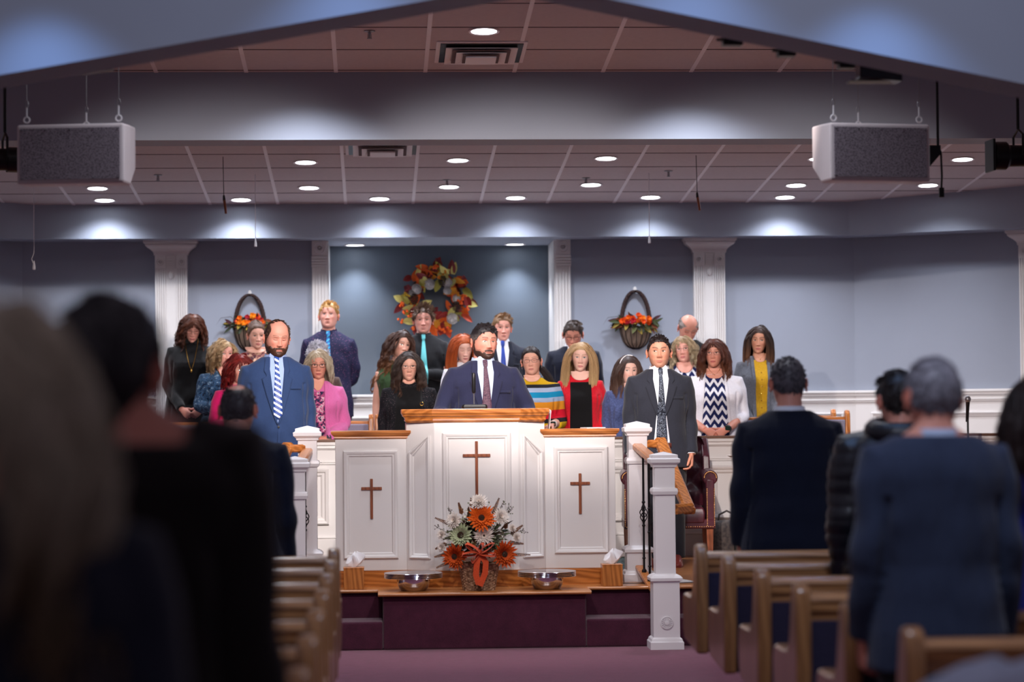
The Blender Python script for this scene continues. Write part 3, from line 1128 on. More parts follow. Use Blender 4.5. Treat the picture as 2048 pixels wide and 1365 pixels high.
# floor register and rug
MT['rug'] = M('patterned_rug', 0.95, 0, 0.1).m
_m = M('teal_patterned_rug', 0.95, 0, 0.1)
_v = _m.coord()
_w = _m.n('ShaderNodeTexVoronoi')
_w.inputs['Scale'].default_value = 22
_m.l(_v, _w.inputs['Vector'])
_m.color(_m.ramp(_w.outputs['Distance'], [(0.2, lin((52, 66, 66))), (0.45, lin((120, 132, 126))), (0.6, lin((66, 78, 80)))]))
MT['rug'] = _m.m
t = MB().box(-1.25, 1.32, 17.0, 19.0, 0, 0.003).build('rug', 'rug', None, smooth=False, loc=(0, 0, PZ))
tag(t, 'greenish patterned rug on the platform behind the pulpit', 'rug')
p = at(1368, 1150, 15.9)
t = thing('floor_register', 'pale slotted floor register in the oak platform floor by the right railing', 'floor vent', (p.x, 16.12, PZ + 0.001), rad(12))
MB().box(-0.06, 0.075, -0.16, 0.16, 0, 0.006).build('plate', 'steel', t, smooth=False, bevel=0.002)
m = MB()
for k in range(14):
    m.box(-0.045, 0.06, -0.14 + k * 0.0205, -0.13 + k * 0.0205, 0.006, 0.009)
m.build('grille', 'white', t, smooth=False)
MT['bagcloth'] = cloth('dark_patterned_bag', (52, 48, 50), 0.8, 0.3, 0.6, 60, c2=(92, 84, 80))
p = at(1445, 1080, 18.75)
t = MB()
t.loft([[(x * q, y * q, z) for x, y in ((-0.13, -0.09), (0, -0.11), (0.13, -0.09), (0.15, 0), (0.13, 0.09), (-0.13, 0.09), (-0.15, 0))] for z, q in ((0, 0.95), (0.05, 1.05), (0.2, 1.02), (0.27, 0.9), (0.285, 0.6))])
t.tube([(-0.07, 0, 0.27), (-0.06, 0, 0.33), (0, 0, 0.36), (0.06, 0, 0.33), (0.07, 0, 0.27)], 0.008, 6)
t = t.build('handbag', 'bagcloth', None, loc=(p.x + 0.05, 18.85, PZ), angle=80)
tag(t, 'dark patterned bag standing on the platform right of the leather chair', 'bag')

# ================================================================== pews of the nave
MT['pewcloth'] = cloth('dark_purple_upholstery', (44, 40, 62), 0.95, 0.2, 0.1, 300)


def make_pew(side):
    t = thing('pew', '', 'pew')
    s = side
    Lp = 5.2
    ztop = 0.885
    # end panel: profile in (y, z); y=0 is the back edge (nearest the camera), + is forward
    pr = [(0.02, 0.40), (0.46, 0.43), (0.50, 0.47), (0.51, 0.60), (0.48, 0.645), (0.44, 0.65), (0.30, 0.648), (0.20, 0.655), (0.155, 0.70), (0.12, 0.80), (0.105, 0.86)]
    for i in range(7):
        a = PI * i / 6
        pr.append((0.055 + 0.05 * math.cos(a), 0.865 + 0.032 * math.sin(a)))
    pr += [(0.0, 0.82), (-0.005, 0.6)]
    for xs in (0, Lp):
        m = MB().prism(pr, s * xs, s * (xs + 0.055), 'x')
        m.build('end_panel', 'pew_v', t, bevel=0.012)
    a, b = sorted((s * 0.055, s * Lp))
    m = MB()
    n = 10
    pr = [(0.075, 0.80), (0.02, 0.80), (0.018, 0.835)]
    for i in range(n + 1):
        q = PI * i / n
        pr.append((0.05 - 0.04 * math.cos(q), 0.835 + 0.028 * math.sin(q)))
    m.prism(pr, a, b, 'x')
    m.prism([(0.034, 0.765), (0.036, 0.80), (0.07, 0.80), (0.07, 0.765)], a, b, 'x')
    m.build('top_rail', 'pew', t, angle=50)
    m = MB().prism([(0.04, 0.44), (0.03, 0.77), (0.10, 0.77), (0.16, 0.47)], a, b, 'x')
    m.build('backrest', 'pewcloth', t, smooth=False, bevel=0.01)
    m = MB().prism([(0.07, 0.40), (0.07, 0.455), (0.50, 0.475), (0.53, 0.46), (0.53, 0.41)], a, b, 'x')
    m.build('seat', 'pewcloth', t, smooth=False, bevel=0.012)
    for xs in (0.75, 2.6, 4.4):
        x0_, x1_ = sorted((s * xs, s * (xs + 0.05)))
        MB().prism([(0.12, 0), (0.44, 0), (0.40, 0.08), (0.36, 0.40), (0.14, 0.41), (0.14, 0.08)], x0_, x1_, 'x').build('leg', 'pew_v', t, smooth=False, bevel=0.006)
    return t


PEWY = [10.88, 10.02, 9.14, 8.30, 7.43, 6.56]
XPR = at(1400, 1092, 10.9).x - 0.02
XPL = at(671, 1105, 10.9).x + 0.02
ORD = ['frontmost', 'second', 'third', 'fourth', 'fifth', 'sixth']
for s, X in ((1, XPR), (-1, XPL)):
    base_pew = make_pew(s)
    for i, y in enumerate(PEWY + ([5.7] if s < 0 else [])):
        t = base_pew if i == 0 else copy_tree(base_pew)
        t.location = (X, y, 0)
        nm = (ORD + ['seventh'])[i]
        tag(t, '%s oak pew with dark upholstery %s of the aisle%s' % (nm, 'right' if s > 0 else 'left', '' if i == 0 else ', counted from the platform'), 'pew', 'pews of the nave')

# choir seats seen between the singers
MT['greycloth'] = cloth('grey_seat_cloth', (132, 128, 146), 0.9, 0.12, 0.1, 300)


def choir_pew(name, label, x0, x1, y, zf, zt):
    t = thing(name, label, 'pew', (0, y, zf), 0, 'choir pews')
    h = zt - zf
    pr = [(0.0, 0.0), (0.32, 0.0), (0.32, 0.42), (0.28, 0.5), (0.1, 0.52), (0.06, h - 0.03), (0.035, h), (0.005, h), (-0.01, h - 0.03)]
    for x in (x0, x1 - 0.04):
        MB().prism([(-p, q) for p, q in pr], x, x + 0.04, 'x').build('end_panel', 'oak_v', t, bevel=0.008)
    MB().box(x0 + 0.04, x1 - 0.04, -0.045, -0.01, h - 0.09, h - 0.055).build('top_rail', 'oak', t, bevel=0.006)
    MB().box(x0 + 0.04, x1 - 0.04, -0.06, -0.02, 0.4, h - 0.08).build('backrest', 'greycloth', t, bevel=0.01)
    MB().box(x0 + 0.04, x1 - 0.04, -0.31, -0.06, 0.36, 0.43).build('seat', 'greycloth', t, bevel=0.01)
    return t


xm = at(747, 850, 20.0).x
zt1 = at(745, 829, 20.0).z
choir_pew('choir_pew', 'oak framed choir pew with grey cloth left of the narrow gap beside the pulpit', xm - 2.6, xm, 20.03, PZ + 0.002, zt1)
choir_pew('choir_pew', 'oak framed choir pew with grey cloth right of the narrow gap beside the pulpit', xm + 0.012, at(1690, 860, 20.0).x + 0.04, 20.03, PZ + 0.002, zt1)
x2 = at(1672, 820, 20.9).x
choir_pew('choir_pew', 'upper choir pew with an oak end showing above the navy jacket', xm + 1.0, x2, 20.95, PZ + 0.18, at(1665, 819, 20.9).z)
# ================================================================== flower arrangement and offerings
MT['leafcol'] = attr_mat('painted_leaf', 0.6, 0.3)
MT['petal'] = attr_mat('silk_petal', 0.75, 0.2)
MT['wicker'] = None
_m = M('woven_wicker', 0.8, 0, 0.2)
_v = _m.coord((1, 1, 1))
_n1 = _m.noise(_v, 60, 3)
_m.color(_m.ramp(_n1, [(0.3, lin((96, 66, 50))), (0.55, lin((168, 132, 104))), (0.75, lin((206, 176, 148)))]))
_m.bump(_n1, 0.4, 0.003)
MT['wicker'] = _m.m
MT['ribbon'] = cloth('rust_orange_ribbon', (196, 72, 34), 0.6, 0.12, 0.2, 300)
R = random.Random(5)


def L3(*c):
    return lin(c)[:3]


def petal(m, base, d, up, ln, w, col, cup=0.25, tipcol=None, seg=4):
    """pointed petal from base along d, normal up"""
    d = Vector(d).normalized()
    up = Vector(up)
    up = (up - d * up.dot(d)).normalized()
    s = d.cross(up)
    b = Vector(base)
    v, c = [], []
    for k in range(seg + 1):
        u = k / seg
        ww = w * math.sin(PI * min(1, 0.18 + 0.82 * u)) ** 0.8 * 0.5
        p = b + d * (ln * u) + up * (cup * ln * u * u)
        cc = col if not tipcol else tuple(a * (1 - u) + q * u for a, q in zip(col, tipcol))
        v += [p - s * ww + up * ww * 0.3, p - up * 0.0008, p + s * ww + up * ww * 0.3]
        c += [cc] * 3
    f = []
    for k in range(seg):
        a = k * 3
        f += [(a, a + 1, a + 4, a + 3), (a + 1, a + 2, a + 5, a + 4)]
    m.add(v, f, 0, c)


def perp(d):
    a = Vector(d).orthogonal().normalized()
    return a, Vector(d).normalized().cross(a)


def daisy(m, c, d, r, col, tip, layers, npet, w, cup0, center=None, cr=0.3):
    d = Vector(d).normalized()
    a, b = perp(d)
    for L_ in range(layers):
        for k in range(npet):
            th = 2 * PI * (k + 0.5 * (L_ % 2)) / npet + R.uniform(-0.1, 0.1)
            q = a * math.cos(th) + b * math.sin(th)
            rise = cup0 + L_ * 0.35
            dd = (q + d * rise * 0.6).normalized()
            ln = r * (1 - 0.16 * L_) * R.uniform(0.9, 1.1)
            f = R.uniform(0.8, 1.15)
            petal(m, Vector(c) + q * r * 0.1 + d * 0.003 * L_, dd, d, ln, w, tuple(x * f for x in col), 0.25, tip)
    if center is not None:
        for k in range(40):
            rr = math.sqrt(k / 40) * r * cr
            th = k * 2.4
            p = Vector(c) + (a * math.cos(th) + b * math.sin(th)) * rr + d * (0.012 + (1 - (rr / (r * cr)) ** 2) * 0.012)
            m.ball(p, r * 0.055, 5, col=tuple(x * R.uniform(0.6, 1.3) for x in center))


def leaf(m, c, d, up, ln, w, col, cup=-0.2):
    petal(m, c, d, up, ln, w, col, cup, seg=6)


ZA = PZ
ac = at(958, 1180, 15.62)
AR = thing('flower_arrangement', 'autumn silk flower arrangement in a wicker basket before the pulpit', 'flower arrangement', (ac.x, 15.62, ZA))
kk = 15.6 / F_PX
# basket: square, flared, woven
m = MB()
H0 = 0.175
rows, per = 20, 44
for k in range(rows):
    z = 0.006 + H0 * k / rows
    h = 0.098 + 0.030 * k / rows
    pts = []
    for i in range(per):
        a = 2 * PI * i / per
        cx, sy = math.cos(a), math.sin(a)
        q = (abs(cx) ** 4 + abs(sy) ** 4) ** (-0.25)
        o_ = 0.004 * (1 if (i + k) % 2 else -1)
        pts.append(((h * q + o_) * cx, (h * q + o_) * sy * 0.85, z + 0.001 * (i % 2)))
    m.tube(pts, 0.0052, 5, loop=True)
for i in range(per):
    a = 2 * PI * i / per
    q = (abs(math.cos(a)) ** 4 + abs(math.sin(a)) ** 4) ** (-0.25)
    m.tube([(0.097 * q * math.cos(a), 0.097 * q * math.sin(a) * 0.85, 0), (0.127 * q * math.cos(a), 0.127 * q * math.sin(a) * 0.85, H0 + 0.004)], 0.0032, 4)
m.box(-0.09, 0.09, -0.075, 0.075, 0.0, 0.012)
m.build('wicker_basket', 'wicker', AR)
aw = lambda px, py, dy=-0.1: Vector(((px - 958) * kk, dy, (1180 - py) * kk + 0.0))
# foliage core
m = MB()
core = Vector((0, 0.0, 0.30))
for k in range(330):
    th, ph = R.uniform(0, 2 * PI), R.uniform(-0.45, 1.5)
    d = Vector((math.cos(th) * math.cos(ph), math.sin(th) * math.cos(ph) * 0.7, math.sin(ph)))
    g = R.choice([(46, 58, 34), (66, 74, 40), (88, 84, 48), (60, 34, 30), (96, 60, 36)])
    leaf(m, core + d * R.uniform(0.02, 0.17), (d + Vector((R.uniform(-.5, .5), -0.3, R.uniform(-.4, .4)))), (0, -0.6, 1), R.uniform(0.05, 0.11), R.uniform(0.016, 0.030), tuple(x * R.uniform(0.7, 1.1) for x in L3(*g)))
m.build('foliage', 'leafcol', AR)['kind'] = 'stuff'
m = MB()
for k in range(170):
    th, ph = R.uniform(0, 2 * PI), R.uniform(-0.3, 1.5)
    d = Vector((math.cos(th) * math.cos(ph), -abs(math.sin(th) * math.cos(ph)) * 0.7, math.sin(ph)))
    p = core + d * R.uniform(0.13, 0.27)
    m.tube([core + d * 0.05, p], [0.0012, 0.0008], 3, col=L3(84, 84, 62))
    for q in range(3):
        petal(m, p, (R.uniform(-1, 1), -0.6, R.uniform(-1, 1)), (0, -1, 0.2), 0.018, 0.010, L3(*R.choice([(214, 206, 196), (196, 196, 168), (150, 156, 118), (120, 108, 84)])), 0.3, seg=2)
m.build('filler_blossom', 'petal', AR)['kind'] = 'stuff'
org, orgt = L3(214, 78, 22), L3(236, 112, 36)
red, redt = L3(170, 52, 20), L3(214, 92, 34)
brown = L3(66, 44, 34)
for (px, py, r, c1, c2, dx, dz) in ((962, 1036, 0.088, org, orgt, 0, 0.35), (910, 1110, 0.082, red, redt, -0.5, -0.1), (1005, 1107, 0.086, red, redt, 0.45, 0.0)):
    m = MB()
    daisy(m, aw(px, py, -0.15), (dx, -1, dz), r, c1, c2, 4, 21, 0.023, 0.05, brown, 0.30)
    m.build('orange_sunflower', 'petal', AR)
m = MB()
daisy(m, aw(922, 1069, -0.14), (-0.4, -1, 0.2), 0.078, L3(150, 164, 120), L3(204, 212, 176), 3, 18, 0.022, 0.2, brown, 0.32)
m.build('green_sunflower', 'petal', AR)
cr, ct = L3(226, 206, 190), L3(248, 242, 236)
for (px, py, r, dx, dz) in ((967, 1070, 0.066, 0, 0.1), (957, 1004, 0.056, -0.1, 0.7), (908, 1040, 0.055, -0.6, 0.4), (1000, 1033, 0.056, 0.5, 0.4), (884, 1068, 0.034, -0.7, 0.2), (884, 1093, 0.032, -0.7, 0), (1032, 1075, 0.034, 0.7, 0.2), (1024, 1056, 0.026, 0.5, 0.3), (1006, 1094, 0.022, 0.2, 0)):
    m = MB()
    n_ = 26 if r > 0.05 else 16
    daisy(m, aw(px, py, -0.14 if r > 0.05 else -0.1), (dx, -1, dz), r, cr, ct, 5, n_, 0.011, 0.0)
    m.build('white_chrysanthemum', 'petal', AR)
# brown fern sprigs and berry twigs
for (x0_, y0_, x1_, y1_) in ((905, 1050, 872, 1035), (925, 1030, 918, 1006), (895, 1085, 872, 1096), (900, 1105, 870, 1112), (905, 1120, 874, 1133), (985, 1030, 998, 998), (1010, 1060, 1014, 1040), (1020, 1110, 1058, 1110), (1020, 1070, 1044, 1052), (945, 1015, 943, 996), (1015, 1085, 1045, 1088)):
    m = MB()
    a, b = aw(x0_, y0_, -0.06), aw(x1_, y1_, -0.08)
    m.tube([a, (a + b) / 2 + Vector((0, 0, 0.006)), b], [0.002, 0.0016, 0.001], 4, col=L3(92, 62, 44))
    d = (b - a).normalized()
    for k in range(12):
        u = 0.1 + 0.9 * k / 11
        p = a + (b - a) * u
        for s in (-1, 1):
            q = Vector((d.z, 0, -d.x)) * s
            leaf(m, p, (q + d * 0.8), (0, -1, 0.2), 0.019 * (1.2 - u * 0.8), 0.0068, L3(*R.choice([(120, 78, 52), (146, 100, 66), (98, 62, 44)])))
    m.build('fern_sprig', 'leafcol', AR)
for (x0_, y0_, x1_, y1_) in ((910, 1040, 897, 1012), (990, 1030, 1010, 1003), (1005, 1040, 1026, 1018), (1015, 1065, 1050, 1062), (895, 1065, 872, 1052), (1000, 1050, 1020, 1010)):
    m = MB()
    a, b = aw(x0_, y0_, -0.04), aw(x1_, y1_, -0.07)
    m.tube([a, b], [0.002, 0.001], 4, col=L3(80, 66, 60))
    for k in range(16):
        u = R.uniform(0.3, 1.05)
        p = a + (b - a) * u + Vector((R.uniform(-0.016, 0.016), R.uniform(-0.01, 0.01), R.uniform(-0.016, 0.016)))
        m.tube([a + (b - a) * max(0, u - 0.15), p], [0.0009, 0.0007], 3, col=L3(80, 66, 60))
        m.ball(p, 0.0042, 5, col=L3(*R.choice([(86, 70, 66), (122, 112, 112), (226, 218, 214), (110, 116, 86)])))
    m.build('berry_twig', 'leafcol', AR)
# bow
m = MB()


def ribbon(m, pts, w, side=(1, 0, 0)):
    v = []
    P_ = [Vector(p) for p in pts]
    for k, p in enumerate(P_):
        d = (P_[min(k + 1, len(P_) - 1)] - P_[max(k - 1, 0)]).normalized()
        s = Vector(side)
        s = (s - d * s.dot(d)).normalized()
        n_ = s.cross(d) * 0.0012
        v += [p - s * w / 2 + n_, p + s * w / 2 + n_, p + s * w / 2 - n_, p - s * w / 2 - n_]
    m.loft([v[i * 4:i * 4 + 4] for i in range(len(P_))])


kn = aw(957, 1103, -0.19)
for (dx, dz, tilt_) in ((-0.085, 0.06, 0.6), (0.085, 0.06, -0.6), (-0.11, -0.01, 0.9), (0.10, -0.015, -0.9), (-0.05, -0.055, 0.3), (0.015, 0.06, 0.0)):
    pts = []
    for i in range(13):
        a = 2 * PI * i / 12
        u = (1 - math.cos(a)) / 2
        q = math.sin(a) * 0.032
        pts.append(kn + Vector((dx * u - dz * q * 6, -0.02 * math.sin(a * 0.5) + q * 0.4, dz * u + dx * q * 5 * 0.6)))
    ribbon(m, pts, 0.036, (0.25, 1, 0.3))
ribbon(m, [kn, kn + Vector((-0.018, -0.01, -0.07)), kn + Vector((-0.024, -0.002, -0.14)), kn + Vector((-0.006, -0.004, -0.20))], 0.038)
ribbon(m, [kn, kn + Vector((0.04, -0.01, -0.06)), kn + Vector((0.035, -0.004, -0.13)), kn + Vector((0.0, -0.006, -0.21))], 0.038)
m.ball(kn, (0.018, 0.016, 0.02), 10)
m.build('bow', 'ribbon', AR, angle=70)

# offering plates: a stack in a bowl each side
for px, py, lb in ((827, 1183, 'left'), (1094, 1179, 'right')):
    p = at(px, py, 15.62)
    t = thing('offering_bowl', 'polished metal bowl under the %s stack of offering plates' % lb, 'bowl', (p.x, 15.62, PZ + 0.001), 0, 'offering bowls')
    MB().lathe([(0.075, 0), (0.085, 0.003), (0.1, 0.03), (0.108, 0.06), (0.109, 0.078), (0.105, 0.078), (0.1, 0.06), (0.08, 0.008), (0.001, 0.006)], n=48).build('bowl', 'chrome', t, angle=60)
    for k in range(4):
        z = PZ + 0.081 + k * 0.0095
        wh = ['lowest', 'second from the bottom', 'third from the bottom', 'topmost'][k]
        q = thing('offering_plate', 'silver offering plate, %s of the %s stack' % (wh, lb), 'offering plate', (p.x, 15.62, z), 0, 'offering plates')
        MB().lathe([(0.001, 0.002), (0.095, 0.0), (0.10, 0.001), (0.150, 0.004), (0.182, 0.003), (0.187, 0.001), (0.189, 0.004), (0.186, 0.007), (0.178, 0.008), (0.15, 0.0085), (0.112, 0.0075), (0.10, 0.006), (0.06, 0.0085), (0.001, 0.010)], n=56).build('plate', 'chrome', q, angle=50)

# tissue boxes
MT['tissue'] = paint('white_tissue', (238, 238, 242), 0.9, 0.01)
for px, py, lb, yy in ((708, 1181, 'left', 15.84), (1223.5, 1170, 'right', 15.84)):
    p = at(px, py, yy)
    t = thing('tissue_box', 'square wooden tissue box with white tissue at the %s of the pulpit' % lb, 'tissue box', (p.x, yy, PZ + 0.001), 0, 'tissue boxes')
    h = 0.066
    m = MB().box(-h, h, -h, h, 0, 0.138).box(-h - 0.002, h + 0.002, -h - 0.002, h + 0.002, 0.134, 0.142)
    m.build('box', 'oak_v', t, smooth=False, bevel=0.002)
    m = MB()
    rings = []
    for k in range(7):
        u = k / 6
        n_ = 22
        ring = []
        for i in range(n_):
            a = 2 * PI * i / n_
            rr = (0.016 + 0.030 * math.sin(u * 1.9)) * (1 + 0.40 * math.sin(4 * a + u * 2) + 0.12 * math.sin(9 * a))
            ring.append((rr * math.cos(a) + 0.014 * u, rr * math.sin(a) * 0.45, 0.14 + 0.060 * u + 0.028 * u * math.sin(3 * a + 1)))
        rings.append(ring)
    rings.append([(0.012 + (x - 0.012) * 0.15, y * 0.15, z + 0.018) for x, y, z in rings[-1]])
    m.loft(rings)
    m.build('tissue', 'tissue', t, angle=60)

# ================================================================== autumn wreath on the alcove wall
cols_leaf = [(226, 96, 28), (186, 66, 34), (150, 44, 40), (234, 156, 44), (176, 168, 78), (134, 50, 56), (214, 204, 120), (120, 44, 44)]
wc = at(871, 598, YA - 0.06)
WR = thing('wreath', 'autumn wreath of leaves, berries, white blossoms and pinecones on the dark alcove wall', 'wreath', (wc.x, YA - 0.055, wc.z))
kw = YA / F_PX
rw0 = 50 * kw
m = MB()
for k in range(5):
    pts = [((rw0 + 0.012 * math.sin(a * 7 + k)) * math.cos(a), 0.012 * math.cos(a * 9 + k), (rw0 + 0.012 * math.sin(a * 7 + k)) * math.sin(a)) for a in [2 * PI * i / 60 for i in range(60)]]
    m.tube(pts, 0.008, 5, loop=True, col=L3(70, 46, 34))
m.build('vine_ring', 'leafcol', WR)
for k in range(98):
    a = 2 * PI * k / 98 + R.uniform(-0.06, 0.06)
    rr = rw0 + R.uniform(-0.06, 0.07)
    out = a + R.uniform(-1.3, 1.3) + (0 if R.random() < 0.62 else PI)
    m = MB()
    c = (rr * math.cos(a), R.uniform(-0.05, -0.005), rr * math.sin(a))
    cl = L3(*R.choice(cols_leaf))
    leaf(m, c, (math.cos(out), R.uniform(-0.6, -0.1), math.sin(out)), (R.uniform(-.3, .3), -1, R.uniform(-.3, .3)), R.uniform(0.09, 0.145), R.uniform(0.05, 0.08), cl, R.uniform(-0.3, 0.1))
    m.build('leaf', 'leafcol', WR)


def hydrangea(m, c, r, col):
    m.ball(c, r * 0.6, 10, col=L3(96, 100, 70))
    for k in range(64):
        th, ph = R.uniform(0, 2 * PI), math.acos(R.uniform(0, 1))
        d = Vector((math.cos(th) * math.sin(ph), -math.cos(ph) * 0.7, math.sin(th) * math.sin(ph)))
        a, b = perp(d)
        f = R.uniform(0.8, 1.05)
        for q in range(4):
            e_ = a * math.cos(q * PI / 2 + k) + b * math.sin(q * PI / 2 + k)
            petal(m, Vector(c) + d * r, e_, d, 0.024, 0.022, tuple(min(1, x * f * 1.15) for x in col), 0.2, seg=2)


wp = lambda px, py, dy=-0.06: Vector(((px - 872) * kw, dy, (597 - py) * kw))
for px, py, r in ((860, 568, 0.045), (834, 578, 0.042), (896, 566, 0.042), (896, 582, 0.032), (905, 637, 0.048), (914, 598, 0.036), (822, 586, 0.026)):
    m = MB()
    hydrangea(m, wp(px, py, -0.05), r, L3(226, 222, 220))
    m.build('white_hydrangea', 'petal', WR)
for px, py in ((829, 598), (913, 614), (886, 563)):
    m = MB()
    c = wp(px, py, -0.06)
    for L_ in range(7):
        for k in range(9):
            a = 2 * PI * (k + 0.5 * (L_ % 2)) / 9
            rr = 0.034 * math.sin(PI * (L_ + 1) / 8.5)
            z = -0.045 + 0.09 * L_ / 6
            p = c + Vector((rr * math.cos(a), rr * math.sin(a) - 0.0, z))
            m.ball(p, (0.011, 0.009, 0.006), 6, col=L3(*R.choice([(58, 40, 34), (84, 58, 44), (40, 28, 26)])))
    m.build('pinecone', 'leafcol', WR)
for px, py, n_, oc in ((806, 608, 5, 1), (812, 622, 5, 1), (802, 641, 3, 1), (802, 648, 2, 1), (876, 656, 6, 1), (887, 662, 5, 1), (921, 603, 7, 1), (936, 616, 5, 1), (928, 595, 7, 1), (880, 556, 9, 2), (888, 545, 8, 2), (815, 588, 9, 3), (898, 659, 4, 1), (822, 630, 5, 1), (826, 654, 4, 1), (884, 646, 9, 4), (917, 590, 8, 2), (873, 534, 6, 1)):
    m = MB()
    c = wp(px, py, -0.075)
    for k in range(n_):
        p = c + Vector((R.uniform(-0.022, 0.022), R.uniform(-0.015, 0.015), R.uniform(-0.022, 0.022)))
        cc_ = {1: (230, 96, 24), 2: (226, 140, 26), 3: (222, 180, 40), 4: (140, 26, 30)}[oc]
        m.ball(p, 0.0125 if oc == 1 else 0.009, 8, col=tuple(x * R.uniform(0.85, 1.1) for x in L3(*cc_)))
        m.tube([p, c + Vector((0, 0.03, 0))], 0.0015, 3, col=L3(70, 60, 30))
    m.build('berry_cluster', 'leafcol', WR)

# ================================================================== wall baskets
MT['lath'] = wood('grey_brown_lath', (92, 76, 66), (128, 108, 94), 0.7, 1.5, 2, 0)


def wall_basket(cx_px, rim_y, top_y, bot_y, label, seed):
    R2 = random.Random(seed)
    Yb = YB - 0.02
    k_ = Yb / F_PX
    c = at(cx_px, rim_y, Yb)
    t = thing('wall_basket', label, 'hanging basket', (c.x, Yb, c.z), 0, 'autumn baskets on the wall')
    hb = (bot_y - rim_y) * k_
    ht = (rim_y - top_y) * k_
    rw_ = 0.15
    # half-round basket body of laths with dark wires
    m = MB()
    n_, rows = 25, 12
    rings = []
    for j in range(rows + 1):
        u = j / rows
        w = rw_ * math.sqrt(max(0.0, 1 - u ** 2.1)) * 0.98 + 0.028 * (u > 0.5) * (u - 0.5)
        w = max(w, 0.03)
        rings.append([(w * math.cos(PI * i / (n_ - 1)), -0.55 * w * math.sin(PI * i / (n_ - 1)) - 0.004, -hb * u) for i in range(n_)])
    m.loft(rings, closed=True)
    m.build('basket_body', 'lath', t, angle=60)
    m = MB()
    for i in range(0, n_, 3):
        m.tube([Vector(rg[i]) + Vector((0, -0.003, 0)) for rg in rings], 0.0035, 5)
    for j in (0, rows):
        m.tube([Vector(p) + Vector((0, -0.003, 0)) for p in rings[j]], 0.005, 5)
    m.build('wire_frame', 'black_iron', t)
    # twisted vine handle
    m = MB()
    hwid = 29 * k_
    for q in range(4):
        pts = []
        for i in range(41):
            a = PI * i / 40
            rr = 0.012
            pts.append((hwid * math.cos(a) + rr * math.cos(a * 14 + q * PI / 2), -0.02 + rr * math.sin(a * 14 + q * PI / 2), ht * math.sin(a) ** 0.9 - 0.02))
        m.tube(pts, 0.011, 6)
    m.build('vine_handle', paint('dark_vine%d' % seed, (54, 36, 34), 0.8, 0.3, 40, 0.4, 50), t)
    MB().lathe([(0.016, 0), (0.016, -0.01), (0.006, -0.014), (0.001, -0.014)], (0, 0.018, ht - 0.0), 12, 'y', sy=1.5).build('hook', 'white', t)
    for k in range(42):
        x = R2.uniform(-0.17, 0.17)
        dd = Vector((x * 6 + R2.uniform(-0.5, 0.5), -0.5, R2.uniform(-0.7, 1.1) - abs(x) * 3))
        m = MB()
        cl = L3(*R2.choice([(66, 74, 44), (88, 92, 52), (48, 56, 40), (112, 60, 34), (140, 120, 50), (74, 40, 48)]))
        leaf(m, (x, R2.uniform(-0.08, -0.02), R2.uniform(0.0, 0.07)), dd, (0, -1, 0.4), R2.uniform(0.07, 0.12), R2.uniform(0.025, 0.045), cl, R2.uniform(-0.3, 0.1))
        m.build('leaf', 'leafcol', t)
    for k in range(20):
        x = R2.uniform(-0.13, 0.13)
        z = 0.03 + R2.uniform(0, 1) * (0.11 - abs(x) * 0.6)
        m = MB()
        c1 = R2.choice([(232, 108, 26), (238, 140, 30), (222, 84, 26), (176, 34, 46)])
        daisy(m, (x, -0.085 - R2.uniform(0, 0.03), z), (x * 3, -1, 0.3), R2.uniform(0.022, 0.034), L3(*c1), tuple(min(1, q * 1.3) for q in L3(*c1)), 3, 7, 0.02, 0.3)
        m.build('flower', 'petal', t)
    for s, pts in ((-1, [(0, 0), (-0.06, 0.07), (-0.15, 0.06), (-0.2, -0.01)]), (-1, [(0, -0.01), (-0.07, 0.02), (-0.12, 0.0), (-0.15, -0.04)]), (1, [(0, 0), (0.04, 0.02), (0.09, -0.0), (0.13, -0.04)])):
        m = MB()
        P_ = [Vector((s * 0.11 + a, -0.06, b + 0.03)) for a, b in pts]
        m.tube(P_, [0.008, 0.011, 0.007, 0.001], 6, flat=0.25, col=L3(64, 54, 40))
        m.build('long_leaf', 'leafcol', t)
    return t


wall_basket(1271, 655, 578, 698, 'basket with orange flowers on the wall right of the alcove', 21)
wall_basket(500, 656, 586, 702, 'basket with orange flowers on the wall left of the alcove', 22)

# ================================================================== hanging loudspeakers
_m = M('speaker_grille', 0.5, 0.3, 0.4)
_v = _m.coord((150, 150, 150))
_w = _m.n('ShaderNodeTexVoronoi')
_w.inputs['Scale'].default_value = 1.0
_m.l(_v, _w.inputs['Vector'])
_m.color(_m.ramp(_w.outputs['Distance'], [(0.22, lin((58, 54, 60))), (0.5, lin((160, 150, 160)))]))
MT['grille'] = _m.m


